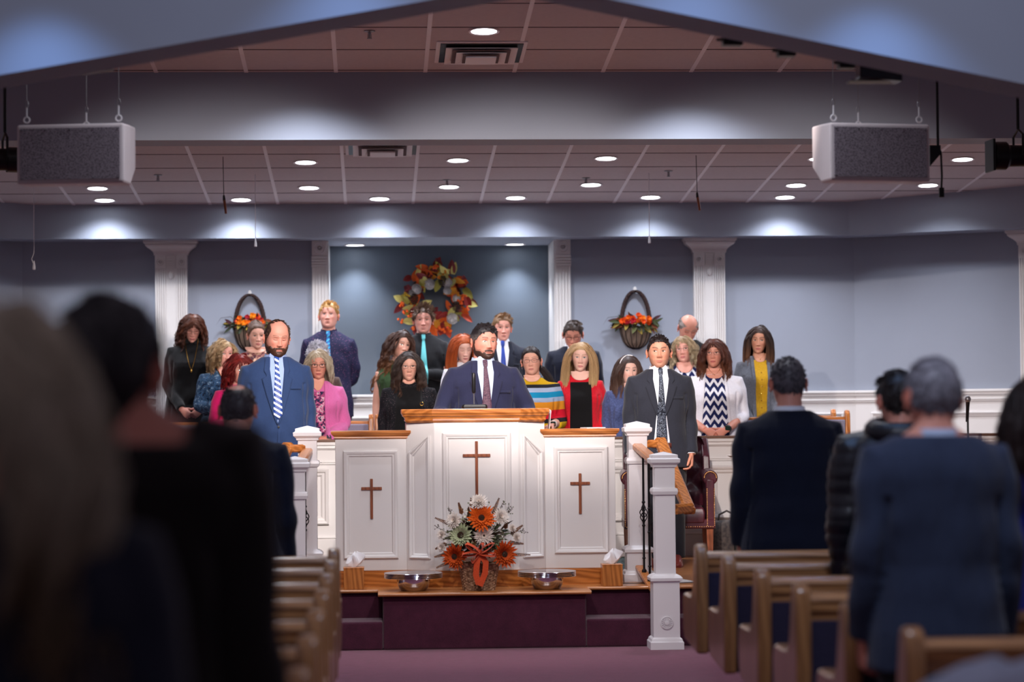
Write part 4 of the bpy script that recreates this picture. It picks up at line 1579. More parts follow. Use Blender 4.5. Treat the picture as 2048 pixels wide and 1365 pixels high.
def speaker(corners, Y, yaw, dep, label, wire_px, mt_y):
    tl, tr, br, bl = [at(px, py, Y) for px, py in corners]
    w = ((tr.x - tl.x) + (br.x - bl.x)) / 2 / math.cos(yaw)
    h = (tl.z + tr.z - bl.z - br.z) / 2
    c = (tl + tr + bl + br) / 4
    t = thing('hanging_loudspeaker', label, 'loudspeaker', (c.x, Y, c.z), yaw)
    pitch = rad(7)
    inner = []
    hw_, hh = w / 2, h / 2
    # cabinet, front tipped downwards
    fr = [(-hw_, 0, -hh), (hw_, 0, -hh), (hw_, 0, hh), (-hw_, 0, hh)]
    bk = [(-hw_ * 0.9, dep, -hh * 0.35), (hw_ * 0.9, dep, -hh * 0.35), (hw_ * 0.9, dep, hh + 0.02), (-hw_ * 0.9, dep, hh + 0.02)]
    bm = [(-hw_ * 0.98, dep * 0.45, -hh), (hw_ * 0.98, dep * 0.45, -hh), (hw_ * 0.97, dep * 0.45, hh + 0.01), (-hw_ * 0.97, dep * 0.45, hh + 0.01)]
    m = MB().loft([fr, bm, bk])
    m.build('cabinet', 'speaker', t, smooth=False, bevel=0.012)
    g = 0.022
    m = MB().box(-hw_ + g, hw_ - g, -0.008, 0.002, -hh + g, hh - g)
    gr = m.build('grille', 'grille', t, smooth=False)
    m = MB()
    for i in range(5):
        for zz in (-hh + g + 0.008, hh - g - 0.008):
            m.ball((-hw_ + g + 0.01 + (w - 2 * g - 0.02) * i / 4, -0.009, zz), 0.004, 6)
    m.build('screws', 'steel', t)
    for (x, y) in ((-hw_ * 0.86, 0.05), (hw_ * 0.86, 0.05), (0, dep - 0.04)):
        m = MB()
        z0_ = hh + 0.012
        m.tube([(x + 0.016 * math.cos(a), y, z0_ + 0.02 + 0.016 * math.sin(a)) for a in [2 * PI * i / 14 for i in range(14)]], 0.0045, 6, loop=True)
        m.tube([(x, y, z0_ + 0.036), (x, y, z0_ + 0.09)], 0.0045, 6)
        e_ = m.build('eye_bolt', 'newel', t)
        m = MB()
        m.tube([(x + 0.009 * math.cos(a), y, z0_ + 0.105 + 0.02 * math.sin(a)) for a in [2 * PI * i / 12 for i in range(12)]], 0.003, 5, loop=True)
        wx, wy = x, y
        top = ceil_z(Y + wy) - c.z
        m.tube([(x, y, z0_ + 0.125), (wx * 1.02, wy, top)], 0.0025, 5)
        m.build('wire', 'steel', t)
    return t


speaker([(27, 248), (247, 248), (252, 367), (34, 367)], 13.0, rad(-9), 0.36, 'white hanging loudspeaker at the upper left', None, 13.2)
speaker([(1662, 246), (1871, 248), (1858, 362), (1652, 362)], 13.0, rad(10), 0.36, 'white hanging loudspeaker at the upper right', None, 13.2)

# ================================================================== vents, sprinklers, cords, hanging microphones
def vent(px, py, label, w=0.595):
    p = on_ceiling(px, py)
    t = thing('ceiling_vent', label, 'air vent', (p.x, p.y, p.z), 0, 'air vents')
    t.rotation_euler = (-math.atan(CS), 0, 0)
    MB().box(-w / 2, w / 2, -w / 2, w / 2, -0.010, 0.0).build('plate', 'tbar', t, smooth=False, bevel=0.004)
    MB().box(-0.27, 0.27, -0.27, 0.27, -0.014, -0.010).build('opening', 'black', t, smooth=False)  # black plate painted for the dark of the recess
    for h_, z_ in ((0.235, -0.030), (0.165, -0.046)):
        q = MB()
        q.loft([[(a * h, b * h, z) for a, b in ((-1, -1), (1, -1), (1, 1), (-1, 1))] for h, z in ((h_ - 0.05, z_ + 0.014), (h_, z_), (h_, z_ - 0.004), (h_ - 0.05, z_ + 0.008))])
        q.build('louvre_ring', 'tbar', t, smooth=False)
        MB().box(-h_ + 0.045, h_ - 0.045, -h_ + 0.045, h_ - 0.045, z_ - 0.007, z_ - 0.005).build('gap', 'shadow_gap', t, smooth=False)  # dark sheet painted for the shadow between louvres
    MB().box(-0.10, 0.10, -0.10, 0.10, -0.066, -0.056).build('core', 'tbar', t, smooth=False)


def ceil_rect(x, y):
    return on_ceiling(x, y)


vent(961, 103, 'square air vent in the front ceiling below the lone downlight')
vent(765, 294, 'square air vent in the rear ceiling close behind the header', 0.59)


def sprinkler(px, py, label):
    p = on_ceiling(px, py)
    t = thing('fire_sprinkler', label, 'sprinkler', p, 0, 'fire sprinklers')
    MB().lathe([(0.001, 0), (0.035, 0), (0.036, -0.004), (0.012, -0.010), (0.008, -0.02)]).build('escutcheon', 'steel', t)
    m = MB().lathe([(0.006, -0.015), (0.006, -0.045), (0.016, -0.047), (0.016, -0.050), (0.001, -0.051)], n=12)
    m.tube([(-0.010, 0, -0.02), (-0.010, 0, -0.045)], 0.002, 5).tube([(0.010, 0, -0.02), (0.010, 0, -0.045)], 0.002, 5)
    m.build('deflector', 'steel', t)


sprinkler(739, 62, 'fire sprinkler in the front ceiling left of the air vent')
sprinkler(316, 350, 'fire sprinkler beside the left hanging loudspeaker')
sprinkler(1337, 342, 'fire sprinkler left of the right hanging microphone')
sprinkler(894, 360, 'tiny fire sprinkler beside the middle row downlight over the wreath')
sprinkler(1172, 356, 'tiny fire sprinkler beside the middle row downlight near the right basket')


def mic(px, y0_, y1_, Y, lb):
    a, b = at(px, y0_, Y), at(px, y1_, Y)
    t = thing('hanging_microphone', lb, 'microphone', (a.x, Y, b.z), 0, 'hanging choir microphones')
    top = ceil_z(Y) - b.z
    MB().tube([(-0.005, 0, top), (0, 0, 0.17), (0, 0, 0.13)], 0.003, 5).build('cable', 'black', t)
    MB().tube([(0, 0, 0.15), (0.003, 0, 0.11)], [0.008, 0.012], 8).build('clip', 'black', t)
    MB().tube([(0.003, 0, 0.115), (0.012, -0.01, 0.05), (0.018, -0.02, 0.0)], [0.011, 0.011, 0.009], 8).build('capsule', 'cherry', t)


mic(447, 289, 428, 19.6, 'small choir microphone hanging on a thin cable at the left')
mic(1393, 289, 422, 19.6, 'small choir microphone hanging on a thin cable at the right')


def cord(px, y1_, Y, lb, kink=0.0):
    b = at(px, y1_, Y)
    t = thing('pull_cord', lb, 'cord', (b.x, Y, b.z), 0, 'white ceiling pull cords')
    top = ceil_z(Y) - b.z
    MB().tube([(0, 0, top), (0, 0, 0.14), (kink, 0, 0.09), (0, 0, 0.04)], 0.003, 5).build('cord', 'newel', t)
    MB().lathe([(0.004, 0.075), (0.006, 0.06), (0.011, 0.03), (0.012, 0.005), (0.008, 0.0), (0.001, 0.0)], n=10).build('handle', 'newel', t)


cord(511, 494, 20.4, 'white pull cord hanging left of the alcove')
cord(1299, 487, 20.4, 'white pull cord hanging right of the alcove')
cord(68, 540, 20.4, 'white pull cord hanging below the left loudspeaker', -0.02)

# black stage fixtures at the edges
def ellipsoidal(cx, cy, Y, ang, lb, ln=0.34):
    c = at(cx, cy, Y)
    t = thing('stage_spotlight', lb, 'spotlight', c, ang)
    MB().lathe([(0.001, -0.02), (0.07, -0.02), (0.085, 0.0), (0.085, 0.07), (0.066, 0.09), (0.062, 0.26), (0.075, 0.28), (0.075, ln), (0.04, ln + 0.05), (0.001, ln + 0.05)], (0, 0, 0), 20, 'x').build('barrel', 'black', t)
    m = MB().box(-0.03, -0.015, -0.085, 0.085, -0.095, 0.095).box(0.26, 0.30, -0.09, 0.09, -0.08, 0.08)
    m.build('lens_frame', 'black', t, smooth=False, bevel=0.003)
    top = ceil_z(c.y) - c.z
    MB().tube([(0.15, -0.09, 0), (0.15, -0.09, 0.12), (0.15, 0.0, 0.16), (0.15, 0.09, 0.12), (0.15, 0.09, 0)], 0.008, 6).tube([(0.15, 0, 0.16), (0.15, 0, top)], 0.010, 6).build('yoke', 'black', t)


ellipsoidal(1988, 312, 14.2, 0.05, 'black theatrical spotlight hanging at the right edge')
ellipsoidal(-42, 318, 14.2, 0.3, 'black theatrical spotlight cut by the left edge', 0.16)
# cable with a plug by the right speaker
p = at(1883, 388, 13.6)
t = thing('hanging_cable', 'black cable ending in a plug beside the right loudspeaker', 'cable', p)
MB().tube([(-0.02, 0.0, 0.27), (0, 0, 0.24), (0.004, 0, 0.1), (0.0, 0, 0.03)], 0.006, 6).build('cable', 'black', t)
MB().box(-0.014, 0.014, -0.012, 0.012, -0.02, 0.035).build('plug', 'black', t, bevel=0.003)
b = at(1876, 298, 13.6) - p
MB().prism([(b.x - 0.05, b.z - 0.10), (b.x - 0.05, b.z + 0.02), (b.x + 0.012, b.z + 0.02), (b.x + 0.012, b.z - 0.03)], -0.015, 0.015, 'y').tube([(b.x, 0, b.z), (b.x, 0, ceil_z(13.6) - p.z)], 0.008, 6).build('bracket', 'black', t, smooth=False)

# fixtures behind the gabled beam
for px, py, sc, lb in ((1465, 88, 1.35, 'small black stage light under the gabled beam, first from the peak'), (1573, 110, 1.2, 'small black stage light under the gabled beam, second from the peak'), (1693, 134, 1.1, 'small black stage light under the gabled beam, beside the tilted black lamp')):
    p = at(px, py - 6, 10.95)
    t = thing('track_light', lb, 'spotlight', p, 0, 'small black stage lights')
    MB().loft([[(x * sc, y, z) for x, y in ((-0.034, -0.03), (0.034, -0.03), (0.034, 0.05), (-0.034, 0.05))] for z in (-0.022, -0.010, 0.04)]).build('head', 'black', t, smooth=False, bevel=0.006)
    top = ceil_z(p.y) - p.z
    MB().box(-0.055 * sc, 0.0, -0.004, 0.004, 0.0, 0.012).box(-0.01, 0.01, -0.01, 0.01, 0.01, top).build('bracket', 'black', t, smooth=False)
p = at(1758, 141, 11.2)
t = thing('flood_lamp', 'tilted glossy black flood lamp behind the beam above the right loudspeaker', 'lamp', p)
MB().loft([[(-0.10 + i, y, z) for y, z in ((-0.05, 0.03 - i * 0.15), (0.07, 0.05 - i * 0.15), (0.07, -0.035 - i * 0.1), (-0.05, -0.038 - i * 0.1))] for i in (0, 0.06, 0.2)]).build('housing', paint('glossy_black', (22, 28, 40), 0.15, 0.1, bump=0, spec=0.8), t, smooth=False, bevel=0.004)
MB().box(-0.012, 0.012, 0, 0.02, 0.02, ceil_z(p.y) - p.z).build('bracket', 'black', t, smooth=False)
MB().box(-0.14, 0.1, -0.02, 0.09, -0.052, -0.046).build('barn_door', 'black', t, smooth=False)
p = at(172, 148, 11.2)
t = thing('flood_lamp', 'thin black flood lamp plate behind the beam above the left loudspeaker', 'lamp', p)
MB().loft([[(x, y, z + x * 0.12) for x, y, z in ((-0.10, -0.03, 0), (0.12, -0.04, 0), (0.12, 0.08, 0.008), (-0.02, 0.08, 0.008))]] + [[(x, y, z + 0.01 + x * 0.12) for x, y, z in ((-0.10, -0.03, 0), (0.12, -0.04, 0), (0.12, 0.08, 0.008), (-0.02, 0.08, 0.008))]]).build('housing', 'black', t, smooth=False)
MB().box(-0.012, 0.012, 0, 0.02, 0.0, ceil_z(p.y) - p.z).build('bracket', 'black', t, smooth=False)

# singer's microphone on a stand
p = at(1935, 803, 18.6)
t = thing('microphone_stand', 'vocal microphone with silver mesh head on a stand at the far right', 'microphone', (p.x, 18.6, PZ + 0.013))
h = p.z - PZ - 0.013
MB().lathe([(0.13, 0), (0.13, 0.012), (0.02, 0.02), (0.012, 0.03)], n=20).tube([(0, 0, 0.02), (0, 0, h - 0.14)], 0.008, 8).build('stand', 'black', t)
MB().tube([(0, 0.02, h - 0.16), (0, 0, h - 0.05), (0, -0.008, h - 0.005)], [0.012, 0.014, 0.018], 10).build('handle', 'black', t)
MB().ball((0, -0.01, h + 0.015), (0.025, 0.025, 0.028), 14).build('mesh_head', 'steel', t)
# small white tray on a stand by the choir wall
p = at(1458, 913, 18.3)
t = thing('side_stand', 'thin stand with a small white dish before the choir wall', 'stand', (p.x + 0.04, 18.3, PZ))
MB().lathe([(0.10, 0), (0.10, 0.01), (0.01, 0.02), (0.008, p.z - PZ - 0.01)], n=16).build('pole', 'black', t)
MB().lathe([(0.001, 0), (0.03, 0), (0.055, 0.016), (0.053, 0.018), (0.028, 0.004), (0.001, 0.004)], (0, 0, p.z - PZ - 0.01), 20).build('dish', 'white', t)

# pale cloth shape standing in for an unclear seated figure, near right pew
p = at(1985, 1345, 4.95)
base_pew = copy_tree(next(o for o in COL.objects if o.name == 'pew'))
base_pew.location = (XPR, 4.72, 0)
tag(base_pew, 'seventh oak pew right of the aisle, nearest the camera below the frame', 'pew', 'pews of the nave')
m = MB()
rings = []
for k, (z, w, d) in enumerate(((0.60, 0.24, 0.05), (0.75, 0.27, 0.07), (0.86, 0.27, 0.085), (0.93, 0.23, 0.085), (0.965, 0.15, 0.07), (0.985, 0.07, 0.04))):
    rings.append([(w * math.cos(2 * PI * i / 40) * (1 + 0.05 * math.sin(5 * 2 * PI * i / 40 + k)), d * math.sin(2 * PI * i / 40) * (1 + 0.1 * math.sin(4 * 2 * PI * i / 40 + k)), z + 0.012 * math.sin(3 * 2 * PI * i / 40)) for i in range(40)])
m.loft(rings)
MT['grey_white'] = cloth('pale_grey_blue_cloth', (170, 182, 208), 0.9, 0.05, 0.5, 200)
o = m.build('cloth_stand_in', 'grey_white', None, angle=80, loc=(p.x + 0.03, 4.72 + 0.075, 0.0))
tag(o, 'pale grey blue cloth shape standing in for an unclear seated figure, bottom right corner', 'garment')
# ================================================================== people
MT['skin'] = attr_mat('skin', 0.5, 0.35, 0.05, 300, sss=0.06)
MT['hair'] = attr_mat('hair', 0.5, 0.4, coat=0.0)
MT['hair_gloss'] = MT['hair']
MT['eye'] = attr_mat('eye', 0.15, 0.6)
MT['shoe_black'] = paint('black_shoe_leather', (26, 22, 24), 0.25, 0.1)
MT['shoe_brown'] = paint('red_brown_shoe_leather', (112, 44, 38), 0.3, 0.2)
MT['frame_dark'] = paint('dark_glasses_frame', (36, 26, 30), 0.3, 0.1)
MT['frame_metal'] = paint('metal_glasses_frame', (150, 120, 120), 0.25, 0.1, metal=0.6)
MT['gold'] = paint('gold_metal', (220, 176, 90), 0.25, 0.1, metal=1.0, bump=0)
_m = M('spectacle_lens', 0.02)
_m.b.inputs['Transmission Weight'].default_value = 1.0
_m.b.inputs['IOR'].default_value = 1.02
_m.b.inputs['Base Color'].default_value = (1, 1, 1, 1)
MT['glass'] = _m.m

ZK = np.array([-.120, -.117, -.109, -.098, -.084, -.068, -.048, -.025, .0, .025, .05, .075, .095, .110, .118, .1215])
WK = np.array([.006, .020, .036, .047, .055, .061, .067, .0725, .0755, .0765, .0745, .0665, .0535, .0365, .0215, .004])
FK = np.array([.040, .066, .079, .083, .0835, .0835, .0840, .0855, .0880, .0900, .0890, .0800, .0650, .0440, .0260, .004])
BK = np.array([.000, .010, .022, .034, .048, .062, .078, .092, .100, .1030, .1000, .0880, .0690, .0470, .0280, .004])


def gs(x, c, s):
    return np.exp(-((x - c) / s) ** 2)


def smooth_interp(z, K, V):
    z = np.asarray(z, dtype=float)
    i = np.clip(np.searchsorted(K, z) - 1, 0, len(K) - 2)
    d = np.gradient(V, K)
    h = K[i + 1] - K[i]
    t = np.clip((z - K[i]) / h, 0, 1)
    h00, h10, h01, h11 = 2 * t**3 - 3 * t**2 + 1, t**3 - 2 * t**2 + t, -2 * t**3 + 3 * t**2, t**3 - t**2
    return h00 * V[i] + h10 * h * d[i] + h01 * V[i + 1] + h11 * h * d[i + 1]


def features(x, z, f):
    """how far the face stands forward of the skull, in metres"""
    ax = np.abs(x)
    ns = f.get('nose', 1.0)
    d = np.zeros_like(x)
    # nose
    t = np.clip((0.012 - z) / 0.052, 0, 1)
    up = np.where(z > -0.041, 1, np.clip(1 - (-0.041 - z) / 0.011, 0, 1) ** 1.3)
    hgt = (0.002 + 0.022 * t ** 1.2) * up * (z < 0.02)
    wid = 0.0065 + 0.0052 * t
    d += hgt * np.exp(-(ax / wid) ** 2) * ns
    d += 0.011 * gs(ax, 0.0125, 0.0058) * gs(z, -0.041, 0.0075) * ns
    # eye sockets, brow, eyeballs
    d -= 0.0095 * gs(ax, 0.030, 0.015) * gs(z, 0.001, 0.0115)
    d += 0.0045 * gs(ax, 0.031, 0.0105) * gs(z, -0.001, 0.0065)
    d += f.get('brow', 0.0035) * gs(ax, 0.027, 0.021) * gs(z, 0.019, 0.007)
    d -= 0.0012 * gs(ax, 0.026, 0.013) * gs(z, -0.0125, 0.003)
    # cheeks and jaw
    d += 0.0040 * gs(ax, 0.043, 0.017) * gs(z, -0.029, 0.016)
    d += f.get('cheek', 0.0) * gs(ax, 0.045, 0.02) * gs(z, -0.055, 0.022)
    fold = f.get('fold', 0.0012)
    lx = 0.019 + (-(z + 0.045)) * 0.35
    d -= fold * gs(ax, lx, 0.003) * gs(z, -0.058, 0.013)
    # mouth
    ms = f.get('mouth', 1.0)
    d += 0.0040 * gs(ax, 0.0, 0.022 * ms) * gs(z, -0.073, 0.016)
    d += 0.0045 * np.exp(-(ax / (0.021 * ms)) ** 4) * gs(z, -0.0672, 0.0038)
    d += 0.0055 * np.exp(-(ax / (0.018 * ms)) ** 4) * gs(z, -0.0775, 0.0045)
    d -= (0.0040 + 0.008 * f.get('open', 0)) * np.exp(-(ax / (0.0225 * ms)) ** 4) * gs(z, -0.0723, 0.0016 + 0.003 * f.get('open', 0))
    d -= 0.0035 * gs(ax, 0, 0.014) * gs(z, -0.0875, 0.004)
    d -= 0.0012 * gs(ax, 0, 0.003) * gs(z, -0.057, 0.006)
    d += 0.0060 * gs(ax, 0, 0.017) * gs(z, -0.102, 0.011)
    return d


def head_surface(a, z, f):
    wj = f.get('jaw', 1.0)
    fw = f.get('fat', 0.0)
    k = np.clip((-z) / 0.1, 0, 1)
    W_ = smooth_interp(z, ZK, WK) * f.get('w', 1.0) * (1 + (wj - 1) * k) * (1 + fw * 0.22 * k)
    Fr = smooth_interp(z, ZK, FK)
    Bk = smooth_interp(z, ZK, BK)
    s, c = np.sin(a), np.cos(a)
    x = W_ * np.sign(s) * np.abs(s) ** 0.88
    y = np.where(c > 0, -Fr * np.abs(c) ** 0.86, Bk * np.abs(c) ** 0.92)
    return x, y


def face_y(x, z, f):
    x = np.asarray(x, dtype=float)
    z = np.asarray(z, dtype=float) + np.zeros_like(x)
    k = np.clip((-z) / 0.1, 0, 1)
    W_ = smooth_interp(z, ZK, WK) * f.get('w', 1.0) * (1 + (f.get('jaw', 1.0) - 1) * k) * (1 + f.get('fat', 0.0) * 0.22 * k)
    Fr = smooth_interp(z, ZK, FK)
    s = np.clip(np.abs(x) / W_, 0, 0.999) ** (1 / 0.88)
    c = np.sqrt(1 - s * s)
    return -Fr * c ** 0.86 - features(x, z, f)


def head_grid(f, na=118, nz=100):
    t = np.linspace(-PI, PI, na, endpoint=False)
    a = t - 0.45 * np.sin(t)
    z = np.concatenate([np.linspace(-0.1199, -0.112, 6, endpoint=False), np.linspace(-0.112, 0.105, nz - 14, endpoint=False), np.linspace(0.105, 0.1214, 8)])
    A, Z = np.meshgrid(a, z)
    X, Y = head_surface(A, Z, f)
    front = np.clip(np.cos(A) * 2.2, 0, 1)
    Y = Y - features(X, Z, f) * front
    return A, X, Y, Z


def head_arrays(f, skin):
    A, X, Y, Z = head_grid(f)
    nz, na = X.shape
    V = np.stack([X.ravel(), Y.ravel(), Z.ravel()], 1)
    idx = np.arange(nz * na).reshape(nz, na)
    F = np.stack([idx[:-1, :], np.roll(idx, -1, 1)[:-1, :], np.roll(idx, -1, 1)[1:, :], idx[1:, :]], -1).reshape(-1, 4)
    skin = np.array(L3(*skin))
    C = np.tile(skin, (len(V), 1))
    x, y, z = V.T
    ax = np.abs(x)
    fr = (y < -0.02)
    red = 0.30 * f.get('red', 1.0)
    k = fr * (gs(ax, 0.042, 0.022) * gs(z, -0.035, 0.022) + 0.8 * gs(ax, 0, 0.014) * gs(z, -0.04, 0.014) + 0.25 * gs(z, -0.1, 0.02) * gs(ax, 0, 0.03)) * red
    C = C * (1 - k[:, None]) + np.array([skin[0] * 1.02, skin[1] * 0.62, skin[2] * 0.60]) * k[:, None]
    ms = f.get('mouth', 1.0)
    lw = (ax < 0.0235 * ms)
    arch = 0.0022 * (ax / 0.024) ** 2
    lip = fr * lw * np.clip(1.25 - np.abs(z + 0.0725) / (0.0078 - 0.0065 * (ax / (0.0245 * ms)) ** 2 + 1e-4), 0, 1) * 1.0
    lip = np.clip(lip * 2, 0, 1) * f.get('lip_k', 0.8)
    lc = np.array(L3(*f.get('lips', (176, 96, 92))))
    C = C * (1 - lip[:, None]) + lc * lip[:, None]
    o = f.get('open', 0)
    mm = fr * np.exp(-(ax / (0.021 * ms)) ** 6) * gs(z, -0.0723, 0.0013 + 0.0035 * o) * 0.75
    C = C * (1 - mm[:, None]) + np.array(L3(70, 26, 28)) * mm[:, None]
    # brows
    bz = 0.0225 + 0.004 * np.sin(np.clip((ax - 0.012) / 0.036, 0, 1) * PI * 0.8) + f.get('brow_tilt', 0) * (ax - 0.03)
    bk = fr * np.clip(1.5 - np.abs(z - bz) / (f.get('brow_w', 0.0034)), 0, 1) * (ax > 0.011) * (ax < 0.049)
    bk = np.clip(bk, 0, 1) * f.get('brow_k', 0.75)
    C = C * (1 - bk[:, None]) + np.array(L3(*f.get('brow_c', (70, 48, 36)))) * bk[:, None]
    # stubble and scalp colour
    st = f.get('stubble')
    if st:
        col, kk_ = st
        m_ = beard_mask(x, y, z, f.get('stub_hi', -0.03)) * kk_
        C = C * (1 - m_[:, None]) + np.array(L3(*col)) * m_[:, None]
    sc = f.get('scalp')
    if sc:
        col, kk_ = sc
        m_ = kk_ * np.clip((z - 0.02) / 0.04, 0, 1) * np.clip((y + 0.05) / 0.03, 0, 1)
        C = C * (1 - m_[:, None]) + np.array(L3(*col)) * m_[:, None]
    return V, F, C


def beard_mask(x, y, z, hi=-0.03):
    ax = np.abs(x)
    zl = hi + 0.36 * (y - 0.005) + 0.004 * np.sin(ax * 260)
    jaw = np.clip((zl - z) / 0.006, 0, 1) * np.clip((0.030 - y + (-z - 0.06) * 0.5) / 0.010, 0, 1)
    burn = np.clip(1.3 - np.abs(y + 0.006 + z * 0.1) / 0.011, 0, 1) * (z < 0.012) * (ax > 0.055)
    must = np.clip(1.5 - np.abs(z + 0.0590 + 0.20 * ax) / 0.0042, 0, 1) * np.clip((0.029 - ax) / 0.004, 0, 1) * (y < 0)
    hole = (ax < 0.0215) * (z > -0.0835) * (y < 0) * np.clip((z + 0.0835) / 0.002, 0, 1)
    m = np.maximum(jaw * (1 - hole), must)
    lipz = (ax < 0.021) * (z > -0.082) * (z < -0.0648) * (y < 0)
    return np.maximum(np.clip(m * (1 - lipz), 0, 1), burn)


# ---- voxel union -------------------------------------------------
def arrays_of(me):
    n = len(me.vertices)
    V = np.empty(n * 3, dtype=np.float32)
    me.vertices.foreach_get('co', V)
    nl = len(me.loops)
    L_ = np.empty(nl, dtype=np.int32)
    me.loops.foreach_get('vertex_index', L_)
    npoly = len(me.polygons)
    S_ = np.empty(npoly, dtype=np.int32)
    me.polygons.foreach_get('loop_start', S_)
    T_ = np.empty(npoly, dtype=np.int32)
    me.polygons.foreach_get('loop_total', T_)
    F = [tuple(L_[s:s + t]) for s, t in zip(S_.tolist(), T_.tolist())]
    return V.reshape(-1, 3).astype(float), F


def remesh(mb, voxel, it=3, fac=0.5, name='part'):
    me = bpy.data.meshes.new('tmp')
    me.from_pydata(mb.v, [], mb.f)
    o = bpy.data.objects.new('tmp', me)
    COL.objects.link(o)
    r = o.modifiers.new('r', 'REMESH')
    r.mode = 'VOXEL'
    r.voxel_size = voxel
    if it:
        s = o.modifiers.new('s', 'SMOOTH')
        s.iterations = it
        s.factor = fac
    dg = bpy.context.evaluated_depsgraph_get()
    out = bpy.data.meshes.new_from_object(o.evaluated_get(dg))
    bpy.data.objects.remove(o)
    bpy.data.meshes.remove(me)
    out.name = name
    return out


def mesh_from(name, V, F, C=None):
    me = bpy.data.meshes.new(name)
    me.from_pydata([tuple(v) for v in np.asarray(V).tolist()], [], F if isinstance(F, list) else F.tolist())
    if C is not None:
        ca = me.color_attributes.new('Col', 'FLOAT_COLOR', 'POINT')
        arr = np.ones((len(V), 4), dtype=np.float32)
        arr[:, :3] = C
        ca.data.foreach_set('color', arr.ravel())
    me.update()
    me.shade_smooth()
    return me


# ---- hair --------------------------------------------------------
EC = np.array([0, 0.006, 0.021])
ER = np.array([0.0775, 0.0945, 0.1005])


def hairline(a, hl):
    """lowest z with hair at azimuth a (0 = front)"""
    a = np.abs(a)
    K = np.array([0, 0.45, 0.8, 1.15, 1.45, 1.75, 2.3, PI])
    Zv = np.array([0.064 + hl, 0.060 + hl, 0.044 + hl * .6, 0.014, 0.004, -0.022, -0.052, -0.062])
    return np.interp(a, K, Zv)


def skull_pt(a, z, f, off):
    """point of the real head surface pushed out by off"""
    x, y = head_surface(a, np.minimum(z, 0.1205), f)
    nx, ny, nz = x / 0.0775, (y - 0.006) / 0.0945, (z - 0.021) / 0.1005
    n = np.stack([nx / 0.0775, ny / 0.0945, nz / 0.1005], -1)
    n /= np.linalg.norm(n, axis=-1, keepdims=True) + 1e-9
    return np.stack([x, y, z], -1) + n * np.asarray(off)[..., None]


def hair_cap(f, hl, off, colfn, bald=None, na=72, nz=30):
    a = np.linspace(-PI, PI, na, endpoint=False)
    V = []
    for j in range(nz + 1):
        u = j / nz
        h0 = hairline(a, hl)
        zz = h0 + (0.1208 - h0) * (1 - (1 - u) ** 1.5)
        V.append(skull_pt(a, zz, f, off * np.clip(u * 6, 0.1, 1) * np.ones(na)))
    V = np.concatenate(V)
    idx = np.arange((nz + 1) * na).reshape(nz + 1, na)
    F = np.stack([idx[:-1], np.roll(idx, -1, 1)[:-1], np.roll(idx, -1, 1)[1:], idx[1:]], -1).reshape(-1, 4)
    if bald is not None:
        keep = ~bald(V)
        F = F[keep[F].all(1)]
    C = colfn(V)
    return V, F, C


def strands(rng, guides, per, spread, rad_, cols, tipc=None, jitter=0.22):
    """guides: G x K x 3 -> tube arrays. spread: K"""
    G, K, _ = guides.shape
    P_ = np.repeat(guides, per, axis=0)
    off = rng.normal(size=(G * per, 1, 3))
    off /= np.linalg.norm(off, axis=2, keepdims=True) + 1e-9
    off *= rng.random((G * per, 1, 1)) ** 0.5
    P_ = P_ + off * np.asarray(spread)[None, :, None]
    T = np.gradient(P_, axis=1)
    T /= np.linalg.norm(T, axis=2, keepdims=True) + 1e-9
    ref = np.array([0.3, 0.2, 1.0])
    N1 = np.cross(T, ref)
    N1 /= np.linalg.norm(N1, axis=2, keepdims=True) + 1e-9
    N2 = np.cross(T, N1)
    u = np.linspace(0, 1, K)
    rr = rad_ * (1 - 0.75 * u ** 2)[None, :, None]
    V = []
    for k in range(3):
        th = 2 * PI * k / 3
        V.append(P_ + (N1 * math.cos(th) + N2 * math.sin(th)) * rr)
    V = np.stack(V, 2)                                 # S,K,3,3
    S = V.shape[0]
    idx = np.arange(S * K * 3).reshape(S, K, 3)
    nx_ = np.roll(idx, -1, 2)
    F = np.stack([idx[:, :-1], nx_[:, :-1], nx_[:, 1:], idx[:, 1:]], -1).reshape(-1, 4)
    cc = np.repeat(cols, per, axis=0) * (1 + jitter * rng.uniform(-1, 1, (G * per, 1)))
    C = np.repeat(cc[:, None, :], K, 1)
    if tipc is not None:
        w = np.clip((u - 0.35) / 0.5, 0, 1)[None, :, None]
        C = C * (1 - w) + np.array(tipc)[None, None, :] * (1 + jitter * rng.uniform(-1, 1, (G * per, 1, 1))) * w
    C = np.repeat(C[:, :, None, :], 3, 2).reshape(-1, 3)
    return V.reshape(-1, 3), F, np.clip(C, 0, 1)


